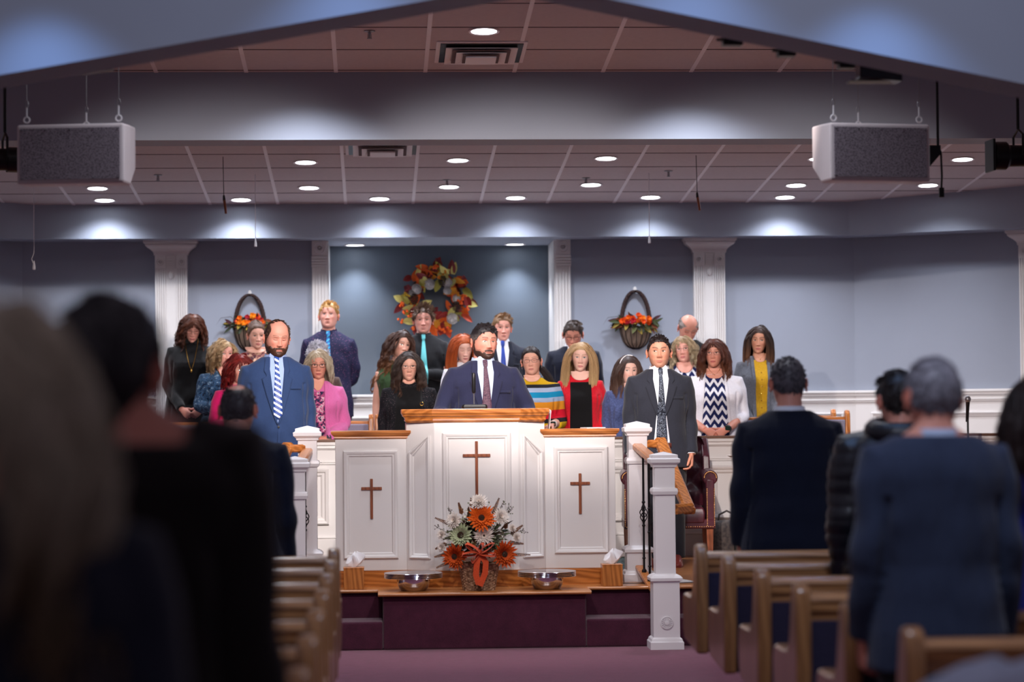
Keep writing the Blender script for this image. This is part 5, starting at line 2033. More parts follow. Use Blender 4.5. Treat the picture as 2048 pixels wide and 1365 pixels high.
def make_hair(h, seed, f):
    rng = np.random.default_rng(seed)
    hl = h.get('hl', 0.0)
    base = np.array(L3(*h['c']))
    c2 = np.array(L3(*h.get('c2', h['c'])))
    side_c = np.array(L3(*h['side'])) if 'side' in h else None
    tip = np.array(L3(*h['tip'])) if 'tip' in h else None
    bald = h.get('bald')

    def baldfn(V):
        if not bald:
            return np.zeros(len(V), bool)
        x, y, z = V.T
        if bald == 'top':
            return (z > 0.062 + 0.015 * gs(np.abs(x), 0.07, 0.02)) & (np.abs(x) < 0.066) & (y < 0.075)
        if bald == 'crown':
            return ((x / 0.042) ** 2 + ((y - 0.035) / 0.05) ** 2 < 1) & (z > 0.07)
        if bald == 'front':
            return (z > 0.058) & (y < -0.015) & (np.abs(x) < 0.056)
        return (z > 0.05)

    def colfn(V):
        C = np.tile(base, (len(V), 1)) * 0.8
        if side_c is not None:
            k = np.clip((0.055 - V[:, 2]) / 0.03, 0, 1)[:, None]
            C = C * (1 - k) + side_c * 0.85 * k
        return C

    parts = []
    parts.append(hair_cap(f, hl, h.get('cap', 0.005), colfn, baldfn if bald else None))
    ERl = ER * np.array([f.get('w', 1.0), 1, 1]) + np.array([0.003, 0.004, 0.004])
    G = h.get('n', 130)
    K = h.get('K', 6 if h['style'] == 'short' else 18)
    # roots
    D = rng.normal(size=(G * 6, 3))
    D /= np.linalg.norm(D, axis=1, keepdims=True)
    Rt = EC + D * ER
    a = np.arctan2(Rt[:, 0] - EC[0], -(Rt[:, 1] - EC[1]))
    ok = (Rt[:, 2] > hairline(a, hl) + 0.002) & ~baldfn(Rt)
    Rt, D = Rt[ok][:G], D[ok][:G]
    G = len(Rt)
    Rt = skull_pt(np.arctan2(Rt[:, 0] - EC[0], -(Rt[:, 1] - EC[1])), Rt[:, 2], f, np.full(G, 0.002))
    N = D / ER
    N /= np.linalg.norm(N, axis=1, keepdims=True)
    P_ = Rt.copy()
    path = [P_.copy()]
    part = h.get('part', 0.0)
    side = np.sign(Rt[:, 0] - part + 1e-5)
    if h['style'] == 'short':
        ln = h.get('len', 0.03) * (1 - h.get('fade', 0.6) * np.clip((0.06 - Rt[:, 2]) / 0.06, 0, 1))
        comb = np.array(h.get('comb', (0.4, -0.6, 0.0)))
        top = np.clip((Rt[:, 2] - 0.05) / 0.04, 0, 1)[:, None]
        down = np.array([0, 0.15, -1.0])
        d0 = comb * top + down * (1 - top)
        lift = h.get('lift', 0.5)
        for k in range(K - 1):
            u = (k + 1) / (K - 1)
            d = d0 * (0.4 + 0.9 * u) + N * lift * (1 - 0.5 * u) + rng.normal(size=P_.shape) * h.get('mess', 0.12)
            d /= np.linalg.norm(d, axis=1, keepdims=True)
            P_ = P_ + d * (ln / (K - 1))[:, None]
            q = (P_ - EC) / ERl
            r = np.linalg.norm(q, axis=1, keepdims=True)
            P_ = np.where(r < 1.02, EC + q / r * 1.02 * ERl, P_)
            path.append(P_.copy())
        spread = np.linspace(0.008, 0.006, K)
        per = h.get('per', 9)
        rr = h.get('r', 0.0017)
    else:
        ln = h['len'] * rng.uniform(0.86, 1.06, G)
        end_z = h.get('end', None)
        vol = h.get('vol', 0.12) * 0.62
        layer = 1.03 + vol * rng.random(G) * np.clip(0.4 + (Rt[:, 2] < 0.09), 0, 1) * 1.0
        layer = layer[:, None]
        tang = np.stack([side * 1.0, 0.25 + 0 * side, 0 * side - 0.2], 1)
        back = np.stack([side * 0.3, 1.0 + 0 * side, -0.3 + 0 * side], 1)
        bk = h.get('back', 0.3)
        d = N * 0.6 + tang * (1 - bk) + back * bk
        step = (ln / (K - 1))[:, None]
        faceclear = h.get('clear', 0.056)
        tz, tw = h.get('sh', (-0.20, 0.18))
        for k in range(K - 1):
            d = d + np.array([0, 0, -1.0]) * h.get('g', 0.55)
            d /= np.linalg.norm(d, axis=1, keepdims=True)
            Pn = P_ + d * step
            q = (Pn - EC) / ERl
            r = np.linalg.norm(q, axis=1, keepdims=True)
            Pn = np.where(r < layer, EC + q / r * layer * ERl, Pn)
            # keep the face clear
            fz = (Pn[:, 1] < -0.025) & (Pn[:, 2] < 0.055) & (Pn[:, 2] > -0.16)
            lim = faceclear + 0.012 * (layer[:, 0] - 1) / max(vol, 0.01)
            lim = lim * np.clip((0.075 - Pn[:, 2]) / 0.05, 0.3, 1)
            m_ = fz & (np.abs(Pn[:, 0]) < lim)
            Pn[m_, 0] = (side * lim)[m_]
            # neck and shoulders
            tc = np.array([0, 0.035, tz - 0.25])
            tr = np.array([tw, 0.125, 0.27])
            q = (Pn - tc) / tr
            r = np.linalg.norm(q, axis=1, keepdims=True)
            lay2 = 1 + (layer - 1) * 0.7
            Pn = np.where(r < lay2, tc + q / r * lay2 * tr, Pn)
            nk = np.hypot(Pn[:, 0], Pn[:, 1] - 0.02)
            mk = (nk < 0.064) & (Pn[:, 2] < -0.06)
            Pn[mk, 0] *= (0.064 / np.maximum(nk, 0.01))[mk]
            Pn[mk, 1] = 0.02 + (Pn[mk, 1] - 0.02) * (0.064 / np.maximum(nk, 0.01))[mk]
            d = Pn - P_
            d /= np.linalg.norm(d, axis=1, keepdims=True) + 1e-9
            P_ = Pn
            path.append(P_.copy())
        per = h.get('per', 12)
        u = np.linspace(0, 1, K)
        spread = 0.005 + 0.009 * np.sin(np.clip(u * 1.1, 0, 1) * PI) * h.get('thick', 1.0)
        rr = h.get('r', 0.0016)
    guides = np.stack(path, 1)
    # waves and curls
    amp = h.get('wave', 0.0)
    if amp:
        u = np.linspace(0, 1, guides.shape[1])
        ph = rng.uniform(0, 2 * PI, G)[:, None]
        fr = h.get('freq', 3.0)
        wv = amp * np.clip(u * 2.0, 0, 1)[None, :]
        guides[:, :, 0] += wv * np.sin(2 * PI * fr * u[None, :] + ph)
        guides[:, :, 1] += wv * np.cos(2 * PI * fr * u[None, :] + ph)
        guides[:, :, 2] += wv * 0.5 * np.sin(2 * PI * fr * u[None, :] * 1.3 + ph)
    # bangs
    mixc = rng.random((G, 1))
    cols = base * (1 - mixc) + c2 * mixc
    if side_c is not None:
        k_ = np.clip((0.055 - Rt[:, 2]) / 0.03, 0, 1)[:, None]
        cols = cols * (1 - k_) + side_c * k_
    parts.append(strands(rng, guides, per, spread, rr, cols, tip))
    if h.get('bangs'):
        bl, bdir = h['bangs']
        n_ = 34
        K2 = 7
        x0 = rng.uniform(-0.05, 0.05, n_)
        Pp = np.stack([x0, np.full(n_, -0.055), np.full(n_, 0.02)], 1)
        q = (Pp - EC) / ER
        zz = EC[2] + ER[2] * np.sqrt(np.clip(1 - q[:, 0] ** 2 - q[:, 1] ** 2, 0.02, 1))
        Pp[:, 2] = zz + 0.002
        pts = [Pp.copy()]
        d = np.stack([bdir + 0 * x0 + x0 * 4, -1 + 0 * x0, 0.3 + 0 * x0], 1)
        for k in range(K2 - 1):
            d = d + np.array([0, 0.15, -0.6])
            d /= np.linalg.norm(d, axis=1, keepdims=True)
            Pp = Pp + d * (bl / (K2 - 1))
            q = (Pp - EC) / ER
            r = np.linalg.norm(q, axis=1, keepdims=True)
            Pp = np.where(r < 1.07, EC + q / r * 1.07 * ER, Pp)
            pts.append(Pp.copy())
        gg = np.stack(pts, 1)
        mixc = rng.random((n_, 1))
        parts.append(strands(rng, gg, per, np.linspace(0.008, 0.006, K2), rr, base * (1 - mixc) + c2 * mixc, None))
    if h.get('bun'):
        cx, cy, cz, br = h['bun']
        g_ = []
        for k in range(46):
            th, ph = rng.uniform(0, 2 * PI), rng.uniform(0, PI)
            q_ = []
            for i in range(10):
                t_ = th + i * 0.42
                rad2 = br * (0.8 + 0.25 * math.sin(ph + i * 0.3))
                q_.append((cx + rad2 * math.cos(t_) * math.sin(ph), cy + rad2 * math.sin(t_) * math.sin(ph), cz + rad2 * 0.7 * math.cos(ph + i * 0.12)))
            g_.append(q_)
        parts.append(strands(rng, np.array(g_), 10, np.full(10, 0.006), rr, np.tile(base, (46, 1)), None))
    if h.get('tail'):
        pts = np.array(h['tail'])
        t_ = np.linspace(0, len(pts) - 1, 14)
        gl_ = np.stack([np.interp(t_, np.arange(len(pts)), pts[:, i]) for i in range(3)], 1)
        gg = np.stack([gl_ + rng.normal(size=3) * 0.010 * np.sin(np.linspace(0.2, 2.6, 14))[:, None] for _ in range(40)], 0)
        parts.append(strands(rng, gg, 12, 0.004 + 0.012 * np.sin(np.linspace(0.1, 3.0, 14)), rr, np.tile(base, (40, 1)), tip))
    Vs, Fs, Cs = [], [], []
    o = 0
    for V, F, C in parts:
        Vs.append(V)
        Fs.append(F + o)
        Cs.append(C)
        o += len(V)
    return np.concatenate(Vs), np.concatenate(Fs), np.clip(np.concatenate(Cs), 0, 1)


# ---- hand --------------------------------------------------------
def hand(mb, wrist, d, n, s, curl=0.45, k=1.0, spread=0.06):
    """hand from the wrist along d, palm facing n; s=+1 thumb on +side (d x n)"""
    d = Vector(d).normalized()
    n = (Vector(n) - d * Vector(n).dot(d)).normalized()
    t = d.cross(n) * s
    w = Vector(wrist)
    rings = []
    for u, hw_, th in ((-0.02, 0.027, 0.019), (0.01, 0.029, 0.018), (0.035, 0.036, 0.017), (0.06, 0.041, 0.016), (0.085, 0.041, 0.013), (0.097, 0.038, 0.010)):
        c = w + d * u * k
        rings.append([c + t * (hw_ * k * math.cos(2 * PI * i / 14)) - n * (th * k * math.sin(2 * PI * i / 14)) for i in range(14)])
    mb.loft(rings)
    for i, (o_, L_, r) in enumerate(((0.030, 0.072, 0.0088), (0.010, 0.080, 0.0092), (-0.010, 0.075, 0.0088), (-0.029, 0.058, 0.0078))):
        p = w + d * 0.084 * k + t * o_ * k
        dd = (d + t * spread * (1.5 - i) * 0.8).normalized()
        pts = [w + d * 0.06 * k + t * o_ * 0.9 * k, p]
        ang = 0.12
        for seg, fr in ((0, 0.42), (1, 0.32), (2, 0.26)):
            ang += curl * (1.0 + 0.1 * i)
            q = dd * math.cos(ang) + n * math.sin(ang)
            p = p + q * L_ * fr * k
            pts.append(p)
        mb.tube(pts, [r * k * 1.0, r * k * 1.05, r * k, r * k * 0.92, r * k * 0.72], 8)
    p = w + d * 0.022 * k + t * 0.024 * k + n * 0.006 * k
    pts = [p]
    for fr, a in ((0.040, 0.75), (0.034, 0.5), (0.026, 0.35)):
        q = (d * math.cos(a) + t * math.sin(a) + n * 0.35).normalized()
        p = p + q * fr * k
        pts.append(p)
    mb.tube(pts, [0.013 * k, 0.0115 * k, 0.010 * k, 0.0075 * k], 8)


def arm_path(S, E, Wp, n=5):
    S, E, Wp = Vector(S), Vector(E), Vector(Wp)
    pts = []
    for i in range(n):
        pts.append(S.lerp(E, i / n))
    # round the elbow a little
    pts.append(E.lerp(S, 0.05).lerp(Wp, 0.04))
    for i in range(1, n + 1):
        pts.append(E.lerp(Wp, i / n))
    return pts


def pose(name, H, sw, s):
    """elbow, wrist, hand direction, palm normal"""
    if name == 'side':
        return (s * (sw + 0.040), 0.035, .625 * H), (s * (sw + 0.045), -0.045, .488 * H), (0, -0.15, -1), (-s, 0, 0)
    if name == 'clasp':
        return (s * (sw + 0.055), 0.03, .63 * H), (s * 0.085, -0.235, .575 * H), (-s * 0.8, -0.25, -0.42), (0, 0.9, -0.3)
    if name == 'low_clasp':
        return (s * (sw + 0.05), 0.02, .625 * H), (s * 0.085, -0.20, .50 * H), (-s * 0.75, -0.1, -0.7), (0, 0.9, 0.1)
    if name == 'rail':
        return (s * (sw + 0.05), 0.01, .64 * H), (s * 0.16, -0.25, .625 * H), (-s * 0.5, -0.5, -0.2), (0, -0.2, -1)
    if name == 'desk':
        return (s * (sw + 0.115), -0.02, .652 * H), (s * (sw + 0.10), -0.20, .600 * H), (-s * 0.2, -1, -0.3), (0, 0, -1)
    if name == 'back':
        return (s * (sw + 0.055), 0.07, .635 * H), (s * 0.07, 0.17, .565 * H), (-s * 0.9, 0.1, -0.4), (0, 1, 0)
    if name == 'hold':
        return (s * (sw + 0.06), -0.02, .64 * H), (s * 0.11, -0.26, .66 * H), (-s * 0.5, -0.5, 0.4), (0, 0.6, -0.3)
    if name == 'cross':
        return (s * (sw + 0.06), -0.05, .64 * H), (s * -0.02, -0.20, .66 * H), (-s * 1.0, -0.1, 0.0), (0, 0.9, 0.0)
    return pose('side', H, sw, s)


MALE = [(.43, .200, .120, .135), (.50, .196, .122, .138), (.56, .178, .120, .125), (.62, .170, .118, .114), (.68, .184, .124, .118), (.73, .200, .124, .122), (.765, .204, .118, .122), (.788, .202, .106, .116), (.808, .190, .092, .106), (.826, .162, .078, .094), (.842, .116, .068, .082), (.856, .082, .060, .074), (.870, .064, .055, .066)]
FEM = [(.43, .205, .115, .140), (.50, .196, .116, .140), (.56, .172, .112, .118), (.62, .150, .106, .102), (.67, .156, .116, .100), (.715, .170, .142, .106), (.74, .176, .140, .108), (.765, .176, .114, .108), (.786, .168, .092, .102), (.806, .145, .076, .092), (.824, .114, .064, .080), (.840, .084, .056, .070), (.852, .064, .051, .062), (.862, .054, .048, .058)]


def torso_rings(prof, H, wf, df, belly, grow, z_from=None, z_to=None, n=44, flare=0.0, slump=0.0):
    rings = []
    for zf, w, f, b in prof:
        z = zf * H
        if z_from is not None and zf < z_from - 1e-6:
            continue
        if z_to is not None and zf > z_to + 1e-6:
            continue
        k = H / 1.75
        kk = 1 + belly * math.exp(-((zf - 0.60) / 0.085) ** 2)
        fade = min(1, max(0, (0.875 - zf) / 0.06))
        wf_ = 1 + (wf - 1) * fade
        df_ = 1 + (df - 1) * fade
        W_ = w * k * wf_ * (1 + (kk - 1) * 0.55) + grow
        Fv = f * k * df_ * kk + grow
        Bv = b * k * df_ + grow
        if flare and zf < 0.52:
            W_ += flare * (0.52 - zf)
            Fv += flare * (0.52 - zf) * 0.6
        ring = []
        for i in range(n):
            a = 2 * PI * i / n
            c, s = math.cos(a), math.sin(a)
            e = 0.82
            x = W_ * math.copysign(abs(c) ** e, c)
            y = (Fv if s < 0 else Bv) * math.copysign(abs(s) ** e, s)
            ring.append((x, y + 0.012, z))
        rings.append(ring)
    return rings


class Fig:
    """one standing figure; local frame: feet at the origin, facing -Y"""

    def __init__(self, label, px, py, Y, floor, sex='m', build=1.0, depth=None, belly=0.0, yaw=0.0, head=(0, 0, 0), skin=(222, 170, 148), face=None, hair=None,
                 arms=('side', 'side'), hk=1.0, name='person', group=None, up=0.015, fem_bust=1.0, lean=0.0, dx=0.0, sh=None, seed=None, feet=True, prof=None, lift=0.0):
        top = at(px, py, Y)
        self.H = H = top.z - floor - up
        self.sex = sex
        self.k = H / 1.75
        face = dict(face or {})
        self.face = face
        if sex == 'f':
            face.setdefault('brow', 0.0015)
            face.setdefault('w', 0.96)
            face.setdefault('jaw', 0.90)
            face.setdefault('lips', (190, 92, 98))
            face.setdefault('brow_w', 0.0024)
            face.setdefault('nose', 0.88)
        else:
            face.setdefault('w', 1.02)
            face.setdefault('lip_k', 0.55)
            face.setdefault('eye', 0.84)
            face.setdefault('jaw', 1.02)
        self.hs = hs = hk * (0.97 if sex == 'f' else 1.0)
        self.prof = [(z + lift * min(1, max(0, (z - 0.6) / 0.15)), a, b, c) for z, a, b, c in (prof or (FEM if sex == 'f' else MALE))]
        self.lift = lift
        self.fold = 1.0
        self.wf, self.df, self.belly = build, depth or (1 + (build - 1) * 0.8), belly
        self.sw = sh or ((0.143 if sex == 'f' else 0.170) * self.k * build)
        self.yaw = yaw
        self.root = thing(name, label, 'person', (top.x + dx, Y, floor), yaw, group)
        self.skin = skin
        self.arms = arms
        self.seed = seed if seed is not None else int(px * 7 + py)
        # head pose
        hy, hp, hr = [rad(v) for v in head]
        self.pivot = Vector((0, 0.010, H - 0.12 * hs - 0.095))
        Rm = Matrix.Rotation(hy, 4, 'Z') @ Matrix.Rotation(hp, 4, 'X') @ Matrix.Rotation(hr, 4, 'Y')
        self.HM = Matrix.Translation(self.pivot) @ Rm @ Matrix.Translation((0, -0.014, 0.095)) @ Matrix.Scale(hs, 4)
        self.HMn = np.array(self.HM)
        self.bvh = None
        self.body(feet)
        if hair:
            V, F, C = make_hair(hair, self.seed, self.face)
            self.hair = link_mesh('hair', mesh_from('hair', self.hx(V), F, C), self.root)
            self.hair.data.materials.append(MT['hair'])
        self.eyes()

    def hx(self, V):
        V = np.asarray(V, dtype=float)
        return V @ self.HMn[:3, :3].T + self.HMn[:3, 3]

    def body(self, feet):
        H, k = self.H, self.k
        Vh, Fh, Ch = head_arrays(self.face, self.skin)
        Vh = self.hx(Vh)
        sk = np.array(L3(*self.skin))
        m = MB()
        nr = (0.057 if self.sex == 'm' else 0.047) * self.k ** 0.5 * (1 + 0.3 * self.face.get('fat', 0)) * (1 + (self.wf - 1) * 0.5)
        topc = self.HM @ Vector((0, 0.016, -0.045))
        midc = self.HM @ Vector((0, 0.020, -0.090))
        basec = Vector((0, 0.022, H * 0.855))
        low = Vector((0, 0.02, H * 0.80))
        m.tube([topc, midc, midc.lerp(basec, 0.55), basec, low], [nr * 0.97, nr * 0.98, nr, nr * 1.12, nr * 1.6], 24)
        m.loft(torso_rings(self.prof, H, self.wf, self.df, self.belly, -0.012))
        for s in (-1, 1):
            S = (s * (self.sw + 0.0), 0.012, (0.790 + self.lift) * H)
            E, Wp, d, n_ = pose(self.arms[0 if s < 0 else 1], H, self.sw, s)
            r = (0.047 if self.sex == 'm' else 0.042) * (1 + (self.wf - 1) * 0.6)
            m.tube(arm_path(S, E, Wp), [r * q for q in (1.15, 1.1, 1.03, .98, .92, .86, .86, .84, .76, .66, .60)], 14)
            if feet:
                hx_, r0 = 0.092 * k * self.wf, 0.085 * k * self.wf
                m.tube([(s * hx_, 0.02, 0.50 * H), (s * hx_, 0.02, 0.38 * H), (s * hx_ * 1.02, 0.01, 0.27 * H), (s * hx_ * 1.05, 0.03, 0.18 * H), (s * hx_ * 1.05, 0.035, 0.05 * H), (s * hx_ * 1.05, 0.03, 0.02)], [r0, r0 * 0.86, r0 * 0.62, r0 * 0.60, r0 * 0.42, r0 * 0.42], 14)
        me = remesh(m, 0.0085, 2)
        Vb, Fb = arrays_of(me)
        bpy.data.meshes.remove(me)
        hm = MB()
        for s in (-1, 1):
            E, Wp, d, n_ = pose(self.arms[0 if s < 0 else 1], H, self.sw, s)
            E, Wp = Vector(E), Vector(Wp)
            fd = (Wp - E).normalized()
            hm.tube([Wp - fd * 0.06, Wp - fd * 0.02, Wp + fd * 0.006], [0.031, 0.029, 0.026], 12)
            hand(hm, Wp, d, n_, s if Vector(d).cross(Vector(n_)).dot(Vector((0, 0, 1))) * s > 0 else -s, 0.5, (1.0 if self.sex == 'm' else 0.9) * (k ** 0.5))
        me = remesh(hm, 0.0032, 1)
        Vd, Fd = arrays_of(me)
        bpy.data.meshes.remove(me)
        em = MB()
        f = self.face
        for s in (-1, 1):
            st = len(em.v)
            w0 = 0.0755 * f.get('w', 1)
            em.ball((0, 0, 0), (0.0075, 0.017, 0.029), 14)
            em.tube([(s * 0.005, 0.016 * math.cos(a) * (1.0 if math.sin(a) > -0.3 else 0.75), 0.029 * math.sin(a)) for a in [PI * (-0.35 + 1.45 * i / 13) for i in range(14)]], 0.0042, 6)
            em.ball((s * 0.002, -0.004, -0.026), (0.005, 0.008, 0.009), 8)
            em.xform(Matrix.Translation((s * (w0 + 0.006), 0.014, -0.008)) @ Matrix.Rotation(s * rad(24), 4, 'Z') @ Matrix.Rotation(rad(-8), 4, 'X'), st)
        Ve = self.hx(np.array(em.v))
        ec = sk * np.array([1.0, 0.78, 0.74])
        Vs = [Vh, Vb, Vd, Ve]
        F = Fh.tolist()
        o = len(Vh)
        for V_, F_ in ((Vb, Fb), (Vd, Fd), (Ve, em.f)):
            F += [tuple(int(i) + o for i in q) for q in F_]
            o += len(V_)
        C = np.concatenate([Ch, np.tile(sk, (len(Vb), 1)), np.tile(sk * np.array([1, .88, .86]), (len(Vd), 1)), np.tile(ec, (len(Ve), 1))])
        me = mesh_from('body', np.concatenate(Vs), F, C)
        self.bodyo = link_mesh('body', me, self.root)
        me.materials.append(MT['skin'])

    def eyes(self):
        f = self.face
        look = f.get('look', (0.0, 0.0))
        closed = f.get('closed', 0)
        iris = np.array(L3(*f.get('iris', (70, 58, 48))))
        for s in (-1, 1):
            m = MB()
            nu, nv = 17, 9
            wE = 0.0150
            V, C = [], []
            for j in range(nv):
                for i in range(nu):
                    u = -1 + 2 * i / (nu - 1)
                    hu = (1 - abs(u) ** 2.0) ** 0.75
                    up, lo = 0.0052 * f.get('eye', 1.0), -0.0044 * f.get('eye', 1.0)
                    if closed:
                        up, lo = 0.0020, -0.0044
                    v = lo + (up - lo) * j / (nv - 1)
                    x = s * 0.0305 + wE * u
                    z = 0.0005 + v * hu + 0.0010 * u * s
                    y = float(face_y(np.array([x]), np.array([z]), f)[0]) - 0.0010
                    V.append((x, y, z))
                    dx_ = (x - s * 0.0305) - look[0] * 0.006
                    dz_ = (z - 0.0008) - look[1] * 0.004
                    r = math.hypot(dx_, dz_)
                    c = np.array(L3(226, 214, 208))
                    if r < 0.0060:
                        c = iris
                    if r < 0.0028:
                        c = np.array(L3(16, 14, 16))
                    if closed:
                        c = np.array(L3(*self.skin)) * np.array([0.95, 0.80, 0.80])
                    C.append(c)
            F = [(j * nu + i, j * nu + i + 1, (j + 1) * nu + i + 1, (j + 1) * nu + i) for j in range(nv - 1) for i in range(nu - 1)]
            n0 = len(V)
            lash = MB()
            row = range(0, nu) if closed else range((nv - 1) * nu, nv * nu)
            lash.tube([(V[i][0], V[i][1] - 0.0008, V[i][2]) for i in row], 0.0011 if not f.get('liner') else 0.0017, 5)
            V += lash.v
            F += [tuple(q + n0 for q in g) for g in lash.f]
            C += [np.array(L3(*f.get('lash', (48, 32, 28))))] * len(lash.v)
            me = mesh_from('eye', self.hx(np.array(V)), F, np.array(C))
            me.materials.append(MT['eye'])
            link_mesh('eye', me, self.root)

    # ---- face and head extras
    def glasses(self, mat='frame_dark', w=0.021, h=0.0145, r=0.0013, round_=0.6):
        f = self.face
        m = MB()
        lens = MB()
        yy = float(face_y(np.array([0.03]), np.array([0.0]), f)[0]) - 0.013
        for s in (-1, 1):
            pts = []
            for i in range(28):
                a = 2 * PI * i / 28
                c, q = math.cos(a), math.sin(a)
                pts.append((s * 0.0315 + w * math.copysign(abs(c) ** round_, c), yy + 0.12 * abs(s * 0.0315 + w * c) ** 1.0 * 0.25 - 0.0, -0.003 + h * math.copysign(abs(q) ** round_, q)))
            m.tube(pts, r, 6, loop=True)
            o = len(lens.v)
            lens.add(pts + [(s * 0.0315, yy + 0.001, -0.003)], [(i, (i + 1) % 28, 28) for i in range(28)])
            m.tube([(s * (0.0315 + w), yy + 0.002, 0.004), (s * 0.066, yy + 0.010, 0.006), (s * 0.0775, yy + 0.045, 0.005), (s * 0.080, 0.008, 0.002)], r * 1.1, 6)
        m.tube([(-0.0315 + w, yy, 0.0), (0, yy - 0.003, 0.003), (0.0315 - w, yy, 0.0)], r, 6)
        me = mesh_from('glasses', self.hx(np.array(m.v)), m.f)
        me.materials.append(MT[mat])
        g = link_mesh('glasses', me, self.root)
        return g

    def headband(self, mat):
        m = MB()
        pts = []
        for i in range(25):
            a = PI * i / 24
            pts.append((0.082 * math.cos(a), -0.018, 0.03 + 0.098 * math.sin(a)))
        m.tube(pts, 0.004, 6)
        me = mesh_from('headband', self.hx(np.array(m.v)), m.f)
        me.materials.append(mat)
        link_mesh('headband', me, self.root)

    def earrings(self, mat='gold', drop=0.03):
        for s in (-1, 1):
            m = MB()
            c = Vector((s * (0.0755 * self.face.get('w', 1) + 0.010), 0.006, -0.036))
            m.tube([c, c + Vector((0, 0, -drop * 0.4))], 0.0012, 5)
            m.ball(c + Vector((0, 0, -drop * 0.8)), (0.004, 0.007, drop * 0.45), 10)
            me = mesh_from('earring', self.hx(np.array(m.v)), m.f)
            me.materials.append(MT[mat])
            link_mesh('earring', me, self.root)

    def beard(self, col, hi=-0.03, off=0.006):
        A, X, Y, Z = head_grid(self.face)
        rng = np.random.default_rng(self.seed)
        Mk = beard_mask(X, Y, Z, hi)
        d = np.stack([X, Y * 1.0, (Z + 0.03) * 0.6], -1)
        d /= np.linalg.norm(d, axis=-1, keepdims=True)
        nz_ = rng.random(X.shape) * 0.35 + 0.65
        P_ = np.stack([X, Y, Z], -1) + d * (off * np.clip(Mk * 1.3, 0, 1) * nz_ + 0.0004)[..., None]
        idx = np.arange(X.size).reshape(X.shape)
        F = np.stack([idx[:-1, :], np.roll(idx, -1, 1)[:-1, :], np.roll(idx, -1, 1)[1:, :], idx[1:, :]], -1).reshape(-1, 4)
        keep = (Mk.ravel() > 0.3)
        F = F[keep[F].any(1)]
        us = np.unique(F)
        remap = np.full(X.size, -1)
        remap[us] = np.arange(len(us))
        C = np.array(L3(*col)) * rng.uniform(0.6, 1.3, (len(us), 1))
        V = self.hx(P_.reshape(-1, 3)[us])
        me = mesh_from('beard', V, remap[F], np.clip(C, 0, 1))
        me.materials.append(MT['hair'])
        link_mesh('beard', me, self.root)

    # ---- clothing
    def top(self, name, mat, grow=0.010, low=0.43, sleeve=1.0, hi=0.86, sleeves=True, voxel=0.0085, flare=0.0, cuff=0.0, puff=0.0, rsl=1.0, keep=True, sm=3, shoulder=1.0):
        H = self.H
        m = MB()
        m.loft(torso_rings(self.prof, H, self.wf, self.df, self.belly, grow, z_from=low, z_to=hi, flare=flare))
        for s in (-1, 1):
            S = Vector((s * self.sw * shoulder, 0.012, (0.790 + self.lift) * H))
            E, Wp, d, n_ = pose(self.arms[0 if s < 0 else 1], H, self.sw, s)
            E, Wp = Vector(E), Vector(Wp)
            if not sleeves:
                continue
            r = (0.047 if self.sex == 'm' else 0.042) * (1 + (self.wf - 1) * 0.6) + grow
            r *= rsl
            pth = arm_path(S, E, Wp)
            rr = [r * q for q in (1.20, 1.17, 1.08, 1.0, .96, .93, .92, .88, .82, .77, .75)]
            n_p = max(3, int(round(len(pth) * sleeve)))
            pth, rr = pth[:n_p], rr[:n_p]
            if cuff:
                rr[-1] += cuff
            m.tube([S + Vector((-s * 0.05, 0, 0.0))] + pth, [rr[0] * 0.95] + rr, 18)
        me = remesh(m, voxel, sm, 0.5, name)
        if puff:
            V, F = arrays_of(me)
            amp = puff * np.abs(np.sin(V[:, 2] * PI / 0.055)) ** 0.6
            V[:, 0] *= 1 + amp * 0.12
            V[:, 1] *= 1 + amp * 0.16
            me.vertices.foreach_set('co', V.astype(np.float32).ravel())
        me.update()
        # soft cloth folds: pulls at the armpit, elbow and waist
        V, _F = arrays_of(me)
        Nn = np.empty(len(V) * 3, dtype=np.float32)
        me.vertices.foreach_get('normal', Nn)
        Nn = Nn.reshape(-1, 3)
        x, y, z = V.T
        r1, r2, r3 = [(self.seed * q) % 6.28 for q in (0.37, 0.73, 1.31)]
        ax = np.abs(x)
        arm = 1 / (1 + np.exp(-(ax - self.sw - 0.012) / 0.012))
        w1 = np.sin(17 * x + 13 * z + 2.2 * np.sin(8 * z + 6 * y + r1) + r2) * np.sin(9 * z - 14 * x + 1.6 * np.sin(12 * y + r3))
        w2 = np.sin(34 * z + 26 * ax + 2.0 * np.sin(14 * x + 9 * y + r3) + r1)
        el = np.exp(-((z - 0.64 * H) / (0.07 * H)) ** 2)
        pit = np.exp(-((z - 0.72 * H) / (0.05 * H)) ** 2) * np.exp(-((ax - self.sw + 0.03) / 0.05) ** 2)
        wst = np.exp(-((z - 0.57 * H) / (0.05 * H)) ** 2) * (1 - arm)
        nk_ = np.clip((0.84 * H - z) / (0.05 * H), 0, 1)
        dd = (0.0030 * w1 + w2 * (0.0012 + 0.0042 * el * arm + 0.0035 * pit + 0.0022 * wst)) * nk_ * self.fold
        # the sleeve stands clear of the chest
        dd = dd - 0.010 * np.exp(-((ax - self.sw - 0.005 - 0.05 * np.clip((0.72 * H - z), 0, 1)) / 0.010) ** 2) * (z < 0.75 * H) * (np.abs(Nn[:, 1]) > 0.6)
        V = V + Nn * dd[:, None]
        me.vertices.foreach_set('co', V.astype(np.float32).ravel())
        me.update()
        me.shade_smooth()
        me.materials.clear()
        me.materials.append(MT[mat] if isinstance(mat, str) else mat)
        o = link_mesh(name, me, self.root)
        V, F = arrays_of(me)
        self.bvh = BVHTree.FromPolygons([tuple(v) for v in V.tolist()], [tuple(int(i) for i in q) for q in F])
        self.topo = o
        return o

